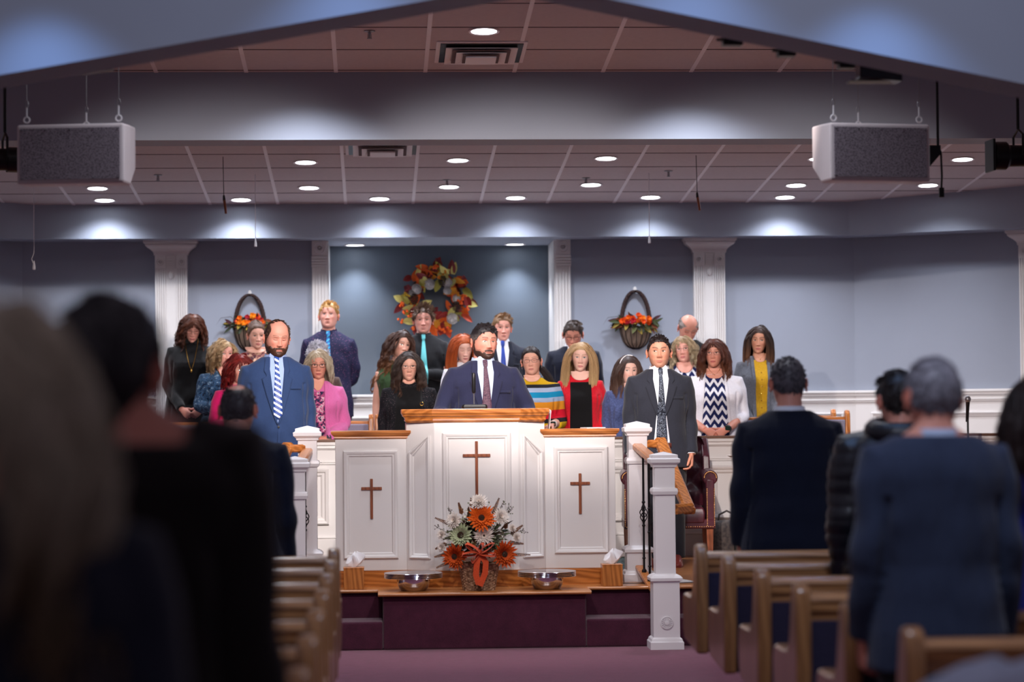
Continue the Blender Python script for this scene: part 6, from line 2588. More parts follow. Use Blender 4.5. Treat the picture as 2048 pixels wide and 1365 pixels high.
    def legs(self, name='trousers', mat='black', skirt=False, shoes='shoe_black', ln=0.06):
        H, k = self.H, self.k
        m = MB()
        if skirt:
            n = 36
            rings = []
            for zf, w, d in ((0.56, .165, .115), (0.50, .19, .14), (0.42, .20, .15), (0.30, .205, .155), (0.20, .215, .165)):
                rings.append([(w * k * self.wf * math.cos(2 * PI * i / n) * (1 + 0.025 * math.sin(7 * 2 * PI * i / n) * (0.5 - zf) * 2), d * k * self.df * math.sin(2 * PI * i / n) + 0.012, zf * H) for i in range(n)])
            m.loft(rings)
            me = None
            o = m.build('skirt', mat, self.root, angle=80)
        else:
            m.loft(torso_rings(self.prof, H, self.wf, self.df, self.belly, 0.0, z_from=0.43, z_to=0.57))
            for s in (-1, 1):
                hx_, r0 = 0.095 * k * self.wf, 0.098 * k * self.wf
                m.tube([(s * hx_, 0.02, 0.50 * H), (s * hx_, 0.02, 0.40 * H), (s * hx_ * 1.02, 0.01, 0.27 * H), (s * hx_ * 1.06, 0.025, 0.18 * H), (s * hx_ * 1.08, 0.025, ln)], [r0, r0 * 0.95, r0 * 0.80, r0 * 0.74, r0 * 0.72], 18)
            me = remesh(m, 0.010, 4)
            me.shade_smooth()
            me.materials.clear()
            me.materials.append(MT[mat] if isinstance(mat, str) else mat)
            o = link_mesh(name, me, self.root)
        for s in (-1, 1):
            hx_ = 0.095 * k * self.wf * 1.08
            q = MB()
            q.loft([[(s * hx_ + w * math.cos(2 * PI * i / 16), 0.03 + y0 + L_ * math.sin(2 * PI * i / 16), z) for i in range(16)] for z, w, L_, y0 in ((0, .045, .135, -.075), (0.018, .048, .138, -.075), (0.024, .045, .132, -.075), (0.05, .042, .12, -.065), (0.075, .038, .085, -.03), (0.10, .038, .05, 0.0), (0.12, .04, .045, 0.0))])
            q.build('shoe', shoes, self.root, angle=50)
        return o

    def ray_y(self, x, z, back=False):
        if back:
            hit = self.bvh.ray_cast(Vector((x, 1.2, z)), Vector((0, -1, 0)))
        else:
            hit = self.bvh.ray_cast(Vector((x, -1.2, z)), Vector((0, 1, 0)))
        return None if hit[0] is None else hit[0].y

    def strip(self, name, mat, rows, off=0.003, cols=7, thick=0.003, parent=None, back=False, smooth_y=2, follow=True):
        """thin cloth piece lying on the front: rows of (z, x_left, x_right[, extra offset])"""
        n = len(rows)
        Y = np.full((n, cols), np.nan)
        X = np.zeros((n, cols))
        Z = np.zeros((n, cols))
        for i, row in enumerate(rows):
            for j in range(cols):
                x = row[1] + (row[2] - row[1]) * j / (cols - 1)
                X[i, j], Z[i, j] = x, row[0]
                y = self.ray_y(x, row[0], back)
                if y is not None and abs(y) < 0.5:
                    Y[i, j] = y
        if np.isnan(Y).all():
            Y[:] = -0.1
        for j in range(cols):
            c = Y[:, j]
            ok = ~np.isnan(c)
            if ok.any():
                c[~ok] = np.interp(np.where(~ok)[0], np.where(ok)[0], c[ok])
        bad = np.isnan(Y)
        if bad.any():
            Y[bad] = np.nanmean(Y)
        for _ in range(smooth_y):
            Yp = np.pad(Y, 1, mode='edge')
            S_ = (Yp[:-2, 1:-1] + Yp[2:, 1:-1] + Yp[1:-1, :-2] + Yp[1:-1, 2:]) / 4
            Y = np.minimum(Y, S_) if not back else np.maximum(Y, S_)
        sg = 1 if back else -1
        ex = np.array([(r[3] if len(r) > 3 else 0.0) for r in rows])[:, None]
        Yf = Y + sg * (off + ex)
        Yb = Y + sg * (off + ex - thick)
        V = np.concatenate([np.stack([X, Yf, Z], -1).reshape(-1, 3), np.stack([X, Yb, Z], -1).reshape(-1, 3)])
        idx = np.arange(n * cols).reshape(n, cols)
        F = []
        for i in range(n - 1):
            for j in range(cols - 1):
                a, b, c, d = idx[i, j], idx[i, j + 1], idx[i + 1, j + 1], idx[i + 1, j]
                F.append((a, b, c, d))
                F.append((a + n * cols, d + n * cols, c + n * cols, b + n * cols))
        ring = list(idx[0, :]) + list(idx[1:, -1]) + list(idx[-1, -2::-1]) + list(idx[-2:0:-1, 0])
        for a, b in zip(ring, ring[1:] + ring[:1]):
            F.append((a, a + n * cols, b + n * cols, b))
        me = bpy.data.meshes.new(name)
        me.from_pydata(V.tolist(), [], [tuple(int(q) for q in f) for f in F])
        me.update()
        me.shade_smooth()
        me.materials.append(MT[mat] if isinstance(mat, str) else mat)
        o = link_mesh(name, me, parent or self.root)
        return o

    def collar(self, mat, open_=0.03, name='shirt_collar', hgt=0.034, drop=0.055):
        """shirt collar: band round the neck and two points"""
        H = self.H
        zb = H * 0.850
        nr = 0.063 * self.k ** 0.5 * (1 + 0.3 * self.face.get('fat', 0)) * (1 + (self.wf - 1) * 0.5)
        m = MB()
        rings = []
        n = 26
        for dz, o_ in ((-0.02, 0.010), (0.004, 0.006), (hgt, 0.0), (hgt + 0.002, 0.004), (0.006, 0.014), (-0.012, 0.018)):
            ring = []
            for i in range(n + 1):
                a = -PI / 2 + 0.16 + (2 * PI - 0.32) * i / n
                fwd = max(0, -math.sin(a))
                ring.append(((nr + o_) * math.cos(a), 0.020 + (nr + o_) * math.sin(a) * 1.0, zb + dz - 0.018 * fwd))
            rings.append(ring)
        m.loft(rings, closed=False, cap=False)
        for s in (-1, 1):
            x0, z0 = s * 0.010, zb + hgt - 0.020
            p = [(x0, -nr - 0.000 + 0.02, z0), (s * nr * 0.80, 0.020 - nr * 0.62, zb + hgt - 0.004), (s * nr * 0.95, 0.02 - nr * 0.72, zb - 0.018), (s * open_ * 1.25, -nr - 0.006, zb - drop), (s * 0.012, -nr - 0.004, zb - 0.012)]
            q = [(a, b - 0.004, c) for a, b, c in p]
            m.loft([p, q])
        return m.build(name, mat, self.root, angle=50)

    def tie(self, mat, z0=None, z1=None, w=0.038, off=0.012):
        H = self.H
        zb = H * 0.850
        z1 = z1 or H * 0.60
        rows = [(zb + 0.016, -0.010, 0.010, 0.004), (zb + 0.010, -0.0165, 0.0165, 0.012), (zb - 0.012, -0.0165, 0.0165, 0.012), (zb - 0.028, -0.0145, 0.0145, 0.012), (zb - 0.038, -0.010, 0.010, 0.004)]
        nn = 24
        for i in range(nn + 1):
            u = i / nn
            z = zb - 0.045 + (z1 - zb + 0.045) * u
            ww = 0.011 + (w - 0.011) * min(1, u * 1.25 + 0.05)
            rows.append((z, -ww, ww, 0.0))
        rows.append((z1 - 0.03, -0.002, 0.002, 0.0))
        return self.strip('tie', mat, rows, off, 5, 0.006, smooth_y=1)

    def suit(self, jmat, smat, tmat=None, vz=0.60, low=0.43, grow=0.014, lapel=None, vw=0.070, tie_w=0.036, tie_z=None, open_front=0.0, pocket=True, rsl=1.05, collar_m=None):
        H = self.H
        o = self.top('jacket', jmat, grow, low, 0.97, rsl=rsl)
        zc = H * 0.852
        zv = H * vz
        rows = [(H * 0.872, -0.040, 0.040), (H * 0.866, -0.050, 0.050), (H * 0.859, -0.056, 0.056)]
        N = 26
        for i in range(N + 1):
            u = i / N
            z = zc + (zv - zc) * u
            w = vw * (1 - u) ** 0.75 + 0.004
            if u < 0.15:
                w = min(w, vw * 0.80 + u * 0.4 * vw)
            rows.append((z, -w, w))
        if open_front:
            rows = rows[:-7]
            zz = rows[-1][0]
            w0 = rows[-1][2]
            for i in range(1, 21):
                rows.append((zz + (H * 0.535 - zz) * i / 20, -(w0 * (1 - i / 20) + open_front * i / 20), w0 * (1 - i / 20) + open_front * i / 20))
        self.strip('shirt', smat, rows, 0.004, 9)
        self.collar(collar_m or smat)
        if tmat:
            self.tie(tmat, z1=tie_z or (H * (vz + 0.012)), w=tie_w)
        lp = lapel or jmat
        for s in (-1, 1):
            rr = []
            M_ = 28
            for i in range(M_ + 1):
                u = i / M_
                z = zc + 0.004 + (zv - zc) * u
                inn = (vw * (1 - u) ** 0.75 + 0.002)
                if u < 0.15:
                    inn = min(inn, vw * 0.80 + u * 0.4 * vw)
                if u < 0.24:
                    wd = 0.034 + 0.05 * u
                elif u < 0.30:
                    wd = 0.030
                else:
                    wd = 0.068 * (1 - ((u - 0.30) / 0.70) ** 1.2) + 0.004
                wd *= 0.85
                a, b = s * (inn - 0.006), s * (inn + wd)
                rr.append((z, min(a, b), max(a, b)))
            self.strip('lapel', lp, rr, 0.010, 6, 0.007)
        # front edge and buttons
        if not open_front:
            self.strip('jacket_edge', jmat, [(zv + 0.005, -0.004, 0.018), (zv - 0.06, -0.002, 0.016), (H * 0.50, -0.004, 0.014), (H * (low + 0.012), -0.03, -0.012)], 0.004, 4, 0.006)
            for i in range(2):
                z = zv - 0.012 - i * 0.10
                y = self.ray_y(0.004, z)
                if y:
                    MB().lathe([(0.0085, 0), (0.0085, -0.003), (0.001, -0.0035)], (0.004, y - 0.004, z), 12, 'y').build('button', 'black', self.root)
        if pocket:
            x = 0.115 * self.k * self.wf
            self.strip('breast_pocket', jmat, [(H * 0.735, x - 0.045, x + 0.04), (H * 0.735 - 0.018, x - 0.045, x + 0.04)], 0.0045, 4, 0.005)
        for s in (-1, 1):
            E, Wp, d, n_ = pose(self.arms[0 if s < 0 else 1], H, self.sw, s)
            E, Wp = Vector(E), Vector(Wp)
            fd = (Wp - E).normalized()
            MB().tube([Wp - fd * 0.05, Wp + fd * 0.004], [0.033, 0.034], 14).build('shirt_cuff', smat, self.root)
        return o

    def neckline(self, w, dz, vee=1.4, mat=None, z0=0.864, name='neckline', off=0.0085):
        """bare skin inside a collar opening"""
        H = self.H
        rows = []
        N = 16
        zt = H * z0
        zb = zt - dz
        for i in range(N + 1):
            u = i / N
            z = zt + (zb - zt) * u
            ww = w * (1 - u ** vee) ** (1 / vee if vee > 1 else 1) + 0.002
            rows.append((z, -ww, ww))
        return self.strip(name, mat or self.skin_mat(), rows, off, 9, 0.003)

    def skin_mat(self):
        key = 'skinflat_%d_%d_%d' % self.skin
        if key not in MT:
            MT[key] = paint('bare_skin', self.skin, 0.5, 0.03, 20, 0.03, 200)
        return MT[key]

    def opening(self, mat, w0, w1, z0=0.855, z1=0.44, name='blouse', off=0.006, cx=0.0, n=44):
        H = self.H
        rows = []
        for i in range(n + 1):
            u = i / n
            z = H * (z0 + (z1 - z0) * u)
            w = w0 + (w1 - w0) * u
            rows.append((z, cx - w, cx + w))
        return self.strip(name, mat, rows, off, 11)

    def edge(self, mat, w0, w1, z0=0.855, z1=0.44, th=0.02, name='cardigan_edge', cx=0.0, off=0.011):
        H = self.H
        for s in (-1, 1):
            rows = []
            for i in range(37):
                u = i / 36
                z = H * (z0 + (z1 - z0) * u)
                w = w0 + (w1 - w0) * u
                a, b = s * (w - 0.004) + cx, s * (w + th) + cx
                rows.append((z, min(a, b), max(a, b)))
            self.strip(name, mat, rows, off, 4, 0.008)

    def necklace(self, ln, mat='gold', r=0.0018, w=0.055, pend=0.012, z0=0.866):
        H = self.H
        pts = []
        for i in range(25):
            u = i / 24
            x = -w + 2 * w * u
            z = H * z0 - ln * (1 - abs(2 * u - 1) ** 1.6)
            y = self.ray_y(x, z)
            pts.append((x, (y if y is not None and y < 0.02 else -0.05) - 0.007, z))
        m = MB().tube(pts, r, 5)
        if pend:
            p = pts[12]
            m.ball((p[0], p[1] - 0.002, p[2] - pend), (pend * 0.5, 0.003, pend), 8)
        return m.build('necklace', mat, self.root)

    def watch(self, s, strap='black', face='steel'):
        E, Wp, d, n_ = pose(self.arms[0 if s < 0 else 1], self.H, self.sw, s)
        E, Wp = Vector(E), Vector(Wp)
        fd = (Wp - E).normalized()
        c = Wp - fd * 0.022
        m = MB().tube([c - fd * 0.012, c + fd * 0.012], [0.0325, 0.0315], 18)
        o = m.build('watch', strap, self.root)
        q = MB().box(-0.02, 0.02, -0.006, 0.0, -0.018, 0.018).build('watch_face', face, o, bevel=0.004)
        q.location = c + Vector((0, -0.031, 0.006))
        return o


MT['watchface'] = paint('dark_watch_face', (30, 50, 44), 0.1, 0.1, bump=0)
# ================================================================== the cast
R1, R2_, R3 = 19.45, 20.38, 21.32
F1, F2, F3 = PZ + 0.002, PZ + 0.18, PZ + 0.36


def stripes(name, axis, period, stops, rough=0.6, rot=(0, 0, 0), interp='CONSTANT', bump=0.1):
    m = M(name, rough, 0, 0.3)
    v = m.coord((1, 1, 1), 'Object', rot)
    sp = m.n('ShaderNodeSeparateXYZ')
    m.l(v, sp.inputs[0])
    f = m.math('FRACT', m.math('DIVIDE', sp.outputs[axis], period))
    m.color(m.ramp(f, [(p, lin(c)) for p, c in stops], interp))
    m.bump(m.noise(m.coord(), 300, 1), bump, 0.002)
    return m.m


def blotch(name, scale, stops, rough=0.8, interp='LINEAR', kind='noise', fold=0.35, sc=(1, 1, 1)):
    m = M(name, rough, 0, 0.2)
    v = m.coord(sc)
    if kind == 'noise':
        f = m.noise(v, scale, 3, 0.6)
    else:
        w = m.n('ShaderNodeTexVoronoi')
        w.inputs['Scale'].default_value = scale
        m.l(v, w.inputs['Vector'])
        f = w.outputs['Distance']
    m.color(m.ramp(f, [(p, lin(c)) for p, c in stops], interp))
    m.bump(m.noise(m.coord((9, 9, 3.5)), 1.0, 2), fold, 0.03)
    return m.m


def chevron(name, c1, c2, per=0.075, amp=0.03, wid=0.5):
    m = M(name, 0.8, 0, 0.2)
    v = m.coord()
    sp = m.n('ShaderNodeSeparateXYZ')
    m.l(v, sp.inputs[0])
    n_ = m.math('MULTIPLY', m.noise(v, 18, 2), 0.02)
    x = m.math('PINGPONG', m.math('ADD', m.math('MULTIPLY', sp.outputs[0], 1.0), 5.0), 0.032)
    z = m.math('ADD', m.math('ADD', sp.outputs[2], m.math('MULTIPLY', x, 1.5)), n_)
    f = m.math('FRACT', m.math('DIVIDE', z, per))
    m.color(m.ramp(f, [(0, lin(c1)), (wid, lin(c1)), (wid + 0.03, lin(c2)), (0.96, lin(c2)), (1.0, lin(c1))]))
    m.bump(m.noise(m.coord((9, 9, 3.5)), 1.0, 2), 0.3, 0.03)
    return m.m


MT['navy_suit'] = cloth('navy_suit_wool', (34, 36, 62), 0.85, 0.10, 0.5, 500)
MT['blue_suit'] = cloth('blue_suit_wool', (38, 58, 96), 0.8, 0.10, 0.5, 500)
MT['char_suit'] = cloth('charcoal_suit_wool', (40, 42, 52), 0.85, 0.10, 0.5, 500)
MT['dark_suit'] = cloth('black_blue_suit_wool', (28, 32, 46), 0.85, 0.10, 0.5, 500)
MT['navy_back'] = cloth('dark_navy_coat', (13, 18, 36), 0.85, 0.12, 0.5, 400)
MT['grey_back'] = cloth('slate_suit_wool', (45, 55, 78), 0.85, 0.10, 0.8, 400)
MT['brown_back'] = cloth('dark_plum_overcoat', (15, 10, 14), 0.95, 0.15, 0.5, 300)
MT['white_shirt'] = cloth('white_shirt', (226, 230, 240), 0.7, 0.03, 0.35, 500)
MT['blue_shirt'] = cloth('light_blue_shirt', (150, 170, 214), 0.7, 0.05, 0.3, 500)
MT['pale_shirt'] = cloth('pale_blue_shirt', (182, 198, 224), 0.7, 0.05, 0.3, 500)
MT['black_cloth'] = cloth('black_cloth', (14, 14, 17), 0.9, 0.2, 0.5, 300)
MT['black_shirt'] = cloth('black_shirt', (16, 17, 22), 0.75, 0.15, 0.5, 400)
MT['slacks'] = cloth('dark_trousers', (30, 31, 38), 0.85, 0.10, 0.4, 400)
MT['tie_blue_stripe'] = stripes('white_blue_striped_tie', 2, 0.034, [(0, (232, 236, 240)), (0.42, (36, 70, 150)), (0.92, (20, 34, 80))], 0.4, (0, rad(-32), 0))
MT['tie_cyan_stripe'] = stripes('cyan_blue_striped_tie', 2, 0.030, [(0, (60, 170, 224)), (0.45, (24, 52, 128)), (0.6, (40, 120, 200)), (0.8, (20, 40, 100))], 0.4, (0, rad(35), 0))
MT['tie_teal'] = cloth('teal_tie', (104, 196, 204), 0.5, 0.05, 0.1, 300)
MT['tie_royal'] = cloth('royal_blue_tie', (32, 62, 150), 0.45, 0.08, 0.1, 300)
MT['tie_maroon'] = blotch('woven_maroon_tie', 150, [(0.3, (52, 34, 52)), (0.5, (116, 84, 96)), (0.7, (60, 40, 58))], 0.5, kind='voronoi', fold=0.05)
MT['tie_paisley'] = blotch('paisley_tie', 70, [(0.0, (150, 160, 176)), (0.18, (24, 28, 40)), (0.42, (34, 40, 54)), (0.5, (140, 150, 168)), (0.58, (22, 26, 38))], 0.5, kind='voronoi', fold=0.05)
MT['dots'] = blotch('dotted_navy_shirt', 75, [(0.0, (150, 90, 130)), (0.14, (150, 90, 130)), (0.2, (36, 36, 66))], 0.75, kind='voronoi')
MT['floral_navy'] = blotch('navy_floral_top', 34, [(0.38, (22, 32, 58)), (0.5, (60, 96, 132)), (0.56, (30, 44, 76)), (0.64, (120, 150, 176))])
MT['magenta'] = cloth('magenta_cloth', (206, 24, 104), 0.85, 0.08, 0.6, 300)
MT['pink_blazer'] = cloth('pink_blazer', (208, 104, 164), 0.8, 0.06, 0.45, 300)
MT['navy_pink'] = blotch('navy_pink_print', 26, [(0.42, (30, 34, 70)), (0.52, (190, 80, 130)), (0.60, (228, 196, 210)), (0.66, (30, 34, 70))])
MT['brown_knit'] = cloth('brown_knit', (72, 54, 50), 0.95, 0.2, 0.4, 200)
MT['green_top'] = cloth('olive_green_top', (50, 74, 44), 0.85, 0.1, 0.4, 300)
MT['lace'] = blotch('black_lace_knit', 95, [(0.0, (150, 134, 132)), (0.2, (60, 52, 58)), (0.3, (22, 22, 27))], 0.9, kind='voronoi')
MT['red_knit'] = cloth('red_knit', (200, 26, 44), 0.9, 0.1, 0.5, 250)
MT['blue_knit'] = cloth('slate_blue_knit', (72, 84, 128), 0.95, 0.22, 0.5, 160)
MT['pink_print'] = blotch('pink_white_print', 55, [(0.40, (214, 66, 104)), (0.5, (236, 214, 224)), (0.6, (218, 84, 120))])
MT['white_knit'] = cloth('white_knit', (226, 228, 240), 0.9, 0.04, 0.5, 200)
MT['grey_knit'] = cloth('grey_knit', (98, 102, 112), 0.95, 0.15, 0.5, 180)
MT['mustard'] = cloth('mustard_top', (188, 146, 30), 0.85, 0.1, 0.5, 200)
MT['chev'] = chevron('navy_white_chevron', (24, 34, 82), (224, 228, 240))
MT['emb'] = blotch('embroidered_cream_top', 30, [(0.4, (214, 176, 150)), (0.55, (120, 60, 66)), (0.62, (40, 40, 60)), (0.7, (214, 176, 150))])
MT['royal_dress'] = cloth('royal_blue_dress', (16, 24, 110), 0.8, 0.1, 0.5, 300)
MT['puffer'] = cloth('black_puffer_nylon', (18, 20, 28), 0.42, 0.1, 0.4, 60, spec=0.5, sheen=0)
MT['belt'] = paint('brown_belt', (96, 50, 40), 0.4, 0.1)
MT['rainbow'] = None
_m = M('rainbow_striped_sweater', 0.95, 0, 0.15)
_v = _m.coord()
_sp = _m.n('ShaderNodeSeparateXYZ')
_m.l(_v, _sp.inputs[0])
_ax = _m.math('ABSOLUTE', _sp.outputs[0])
_zz = _m.math('SUBTRACT', _sp.outputs[2], _m.math('MULTIPLY', _m.math('MAXIMUM', _m.math('SUBTRACT', _ax, 0.12), 0.0), 0.1))
_f = _m.math('DIVIDE', _m.math('SUBTRACT', _zz, 0.60), 0.90)
MT['rainbow'] = _m.m


def band_ramp(bands):
    """bands: (z in metres, colour) from the bottom up"""
    st = [(max(0.0, min(1.0, (z - 0.60) / 0.90)), lin(c)) for z, c in bands]
    _m.color(_m.ramp(_f, st, 'CONSTANT'))
    _m.bump(_m.noise(_v, 220, 1), 0.4, 0.004)


SK = {'fair': (226, 172, 152), 'pink': (228, 166, 150), 'tan': (206, 148, 122), 'pale': (232, 188, 174), 'ruddy': (216, 150, 130)}
GRP = None
# ---- third row, from the left
p = Fig('woman in black turtleneck with auburn curls and long gold necklace, head bowed', 383, 631, R3, F3, 'f', 1.18, belly=0.12, yaw=0.05, head=(4, 26, 3), skin=SK['pink'], up=-0.02,
        hair=dict(style='long', c=(112, 62, 40), c2=(78, 42, 32), len=0.34, wave=0.012, freq=3.5, vol=0.26, n=150, K=16, bangs=(0.075, 0.1)), arms=('low_clasp', 'low_clasp'), face=dict(closed=1, fat=0.15))
p.top('sweater', 'black_cloth', 0.012)
p.legs('skirt', 'black_cloth', True)
p.glasses('frame_dark')
p.collar('black_cloth', name='turtleneck', drop=0.02)
p.necklace(0.27, w=0.06, pend=0.016, r=0.0028)

p = Fig('young woman with upswept brown hair and an embroidered cream top, behind the bearded man', 512, 645, R3, F3, 'f', 0.95, yaw=0.1, head=(8, 4, 0), skin=SK['fair'], up=0.0,
        hair=dict(style='short', c=(96, 68, 52), c2=(130, 96, 74), len=0.05, comb=(0.0, 1.0, 0.3), lift=0.15, n=150, bun=(0, 0.05, 0.112, 0.040), hl=0.005), arms=('side', 'side'), face=dict(jaw=0.95))
p.top('blouse', 'emb', 0.010)
p.legs('skirt', 'black_cloth', True)
p.neckline(0.095, 0.055, 2.2)

p = Fig('tall blond young man in a dotted navy shirt and cyan striped tie', 657, 601, R3, F3, 'm', 1.02, yaw=-0.05, head=(-3, -10, 0), skin=SK['pink'], up=0.02,
        hair=dict(style='short', c=(206, 160, 98), c2=(226, 184, 122), len=0.030, comb=(0.5, -0.6, 0.2), lift=0.35, fade=0.7, n=220), arms=('back', 'back'), face=dict(brow_c=(160, 110, 70), jaw=1.05, iris=(80, 110, 130)))
p.top('shirt', 'dots', 0.010)
p.legs('trousers', 'navy_suit')
p.collar('dots', 0.034)
p.tie('tie_cyan_stripe', z1=p.H * 0.60, w=0.034, off=0.008)

p = Fig('young man with swept brown hair, black shirt and plain teal tie', 846, 606, R3, F3, 'm', 1.0, yaw=0.0, head=(0, 0, 0), skin=SK['pink'], up=0.035,
        hair=dict(style='short', c=(84, 62, 50), c2=(118, 90, 72), len=0.052, comb=(0.3, -0.35, 0.5), lift=0.5, fade=0.72, mess=0.15, n=230), arms=('back', 'cross'), face=dict(brow_c=(60, 40, 30), brow_w=0.0042, jaw=1.0))
p.top('shirt', 'black_shirt', 0.010)
p.legs('trousers', 'slacks')
p.collar('black_shirt', 0.034)
p.tie('tie_teal', z1=p.H * 0.605, w=0.036, off=0.008)

p = Fig('young man in a dark suit with a royal blue tie, behind the speaker', 1003, 625, R3, F3, 'm', 0.98, yaw=0.05, head=(6, 0, 0), skin=SK['pink'], up=0.02,
        hair=dict(style='short', c=(128, 96, 66), c2=(168, 130, 92), len=0.034, comb=(0.7, -0.5, 0.2), lift=0.4, fade=0.6, n=160), face=dict(open=0.3, brow_c=(90, 62, 44)))
p.suit('dark_suit', 'white_shirt', 'tie_royal', tie_w=0.030)
p.legs('trousers', 'dark_suit')

p = Fig('man with glasses in a navy suit, head bowed behind the blonde girl', 1146, 642, R3, F3, 'm', 1.12, yaw=-0.05, head=(-4, 20, 0), skin=SK['ruddy'], up=-0.005,
        hair=dict(style='short', c=(58, 46, 42), c2=(88, 72, 64), len=0.032, comb=(0.9, -0.2, 0.0), lift=0.12, mess=0.05, n=170, hl=0.004), face=dict(closed=1, red=1.3))
p.suit('navy_back', 'white_shirt', 'tie_maroon')
p.legs('trousers', 'navy_back')
p.glasses('frame_dark')

p = Fig('bald older man in a black jacket, head bowed in front of the right column', 1372, 633, R3, F3, 'm', 1.15, yaw=0.1, head=(2, 30, 2), skin=SK['ruddy'], up=-0.03,
        hair=dict(style='short', c=(168, 156, 150), c2=(130, 120, 116), len=0.014, bald='top', cap=0.0015, lift=0.15, n=110), face=dict(closed=1, brow_c=(130, 110, 100), fold=0.002))
p.suit('black_cloth', 'white_shirt', None)
p.legs('trousers', 'slacks')

# ---- second row
p = Fig('woman with curly blonde bob and navy floral top, holding a blue folder', 446, 676, R2_, F2, 'f', 1.15, yaw=0.30, head=(10, -2, 0), skin=SK['pink'], up=0.025,
        hair=dict(style='long', c=(206, 176, 134), c2=(168, 134, 98), len=0.24, wave=0.014, freq=2.6, vol=0.30, n=140, K=14, part=0.02, thick=1.2), arms=('hold', 'hold'), face=dict(liner=1))
p.top('blouse', 'floral_navy', 0.012)
p.legs('skirt', 'black_cloth', True)
p.neckline(0.06, 0.12, 1.6)
p.necklace(0.13, w=0.07, pend=0.0, r=0.004)
fc = p.root.matrix_basis @ Vector((0, 0, 0))
t = MB().box(-0.15, 0.15, -0.012, 0.012, -0.11, 0.11).build('folder', cloth('blue_folder_cover', (24, 40, 92), 0.5, 0.05, 0.0), None, smooth=False, bevel=0.003, loc=(fc.x + 0.10, R2_ - 0.31, F2 + p.H * 0.66), rotz=0.3)
t.rotation_euler.x = -0.5
tag(t, 'blue music folder held open by the blonde curly haired woman', 'folder')

p = Fig('woman with long wavy dark brown hair in a sleeveless green top', 797, 657, R2_, F2, 'f', 1.08, yaw=0.15, head=(16, 4, 8), skin=SK['fair'], up=0.02,
        hair=dict(style='long', c=(62, 40, 34), c2=(84, 54, 42), tip=(146, 98, 66), len=0.46, wave=0.016, freq=2.8, vol=0.22, n=150, K=20, part=-0.02, thick=1.2), arms=('side', 'side'), face=dict(liner=1, brow_c=(50, 32, 26), lips=(186, 96, 100)))
p.top('sleeveless_top', 'green_top', 0.010, sleeves=False)
p.legs('skirt', 'black_cloth', True)
p.neckline(0.06, 0.06, 2)

p = Fig('girl with straight copper red hair, partly behind the speaker', 926, 663, R2_, F2, 'f', 0.92, yaw=0.1, head=(6, 16, -4), skin=SK['pale'], up=0.02,
        hair=dict(style='long', c=(190, 92, 44), c2=(158, 70, 34), tip=(204, 112, 60), len=0.42, vol=0.10, n=150, K=18), face=dict(closed=1, open=0.25, brow_c=(150, 90, 60)))
p.top('blouse', 'white_knit', 0.010)
p.legs('skirt', 'black_cloth', True)

p = Fig('woman with glasses and layered ash blonde hair, behind the charcoal suited man', 1369, 667, R2_, F2, 'f', 1.2, yaw=-0.1, head=(-10, -8, -6), skin=SK['pink'], up=0.03,
        hair=dict(style='long', c=(160, 134, 102), c2=(196, 172, 136), tip=(206, 188, 156), len=0.27, wave=0.012, freq=2.2, vol=0.32, n=150, K=15, bangs=(0.07, 0.6), thick=1.2), face=dict(fat=0.25, look=(0.5, 0.3)))
p.top('blouse', 'chev', 0.012)
p.legs('skirt', 'black_cloth', True)
p.neckline(0.075, 0.09, 2)
p.glasses('frame_metal', r=0.001)

p = Fig('woman with brown shoulder length hair, grey cardigan and mustard top', 1517, 649, R2_, F2, 'f', 1.02, yaw=0.0, head=(-12, 2, 2), skin=SK['tan'], up=0.02,
        hair=dict(style='long', c=(66, 46, 40), c2=(50, 34, 30), tip=(122, 82, 58), len=0.31, vol=0.20, n=160, K=16, part=-0.01, sc=1.02), arms=('low_clasp', 'low_clasp'), face=dict(brow_c=(40, 26, 22), brow_w=0.0032, brow_tilt=0.05, look=(0.3, 0)))
p.top('cardigan', 'grey_knit', 0.016)
p.legs('trousers', 'black_cloth')
p.opening('mustard', 0.062, 0.045, 0.83, 0.46, 'mustard_top')
p.neckline(0.052, 0.075, 2.5)
p.edge('grey_knit', 0.060, 0.045, 0.85, 0.45, 0.024)
for i in range(6):
    z = p.H * (0.765 - 0.035 * i)
    y = p.ray_y(0, z)
    MB().ball((0, y - 0.007, z), (0.006, 0.003, 0.006), 8).build('button', 'gold', p.root)
p.necklace(0.05, w=0.045, pend=0.008)
p.earrings('gold', 0.04)

# someone in brown behind the woman in pink
p = Fig('person with curly white hair in a brown knit top, behind the woman in pink', 630, 684, R2_, F2, 'f', 1.1, yaw=0.1, head=(4, 10, 0), skin=SK['pale'], up=0.03, dx=0.02,
        hair=dict(style='short', c=(208, 206, 216), c2=(176, 174, 184), len=0.055, comb=(0, 0, 1.0), lift=0.9, mess=0.5, wave=0.008, freq=1.2, n=280, K=9, cap=0.012), face=dict(brow_c=(150, 140, 130)), arms=('side', 'clasp'))
p.top('cardigan', 'brown_knit', 0.016)
p.legs('skirt', 'black_cloth', True)

# ---- first row
p = Fig('woman with bright red hair in a magenta top, half hidden by the bearded man', 477, 702, R1, F1, 'f', 1.08, yaw=0.25, head=(10, 8, 0), skin=SK['pink'], up=0.03,
        hair=dict(style='long', c=(146, 34, 30), c2=(104, 22, 24), len=0.25, wave=0.010, freq=2.0, vol=0.34, n=150, K=14, bangs=(0.07, 0.8), thick=1.1), arms=('hold', 'side'), face=dict())
p.top('blouse', 'magenta', 0.014)
p.legs('skirt', 'black_cloth', True)

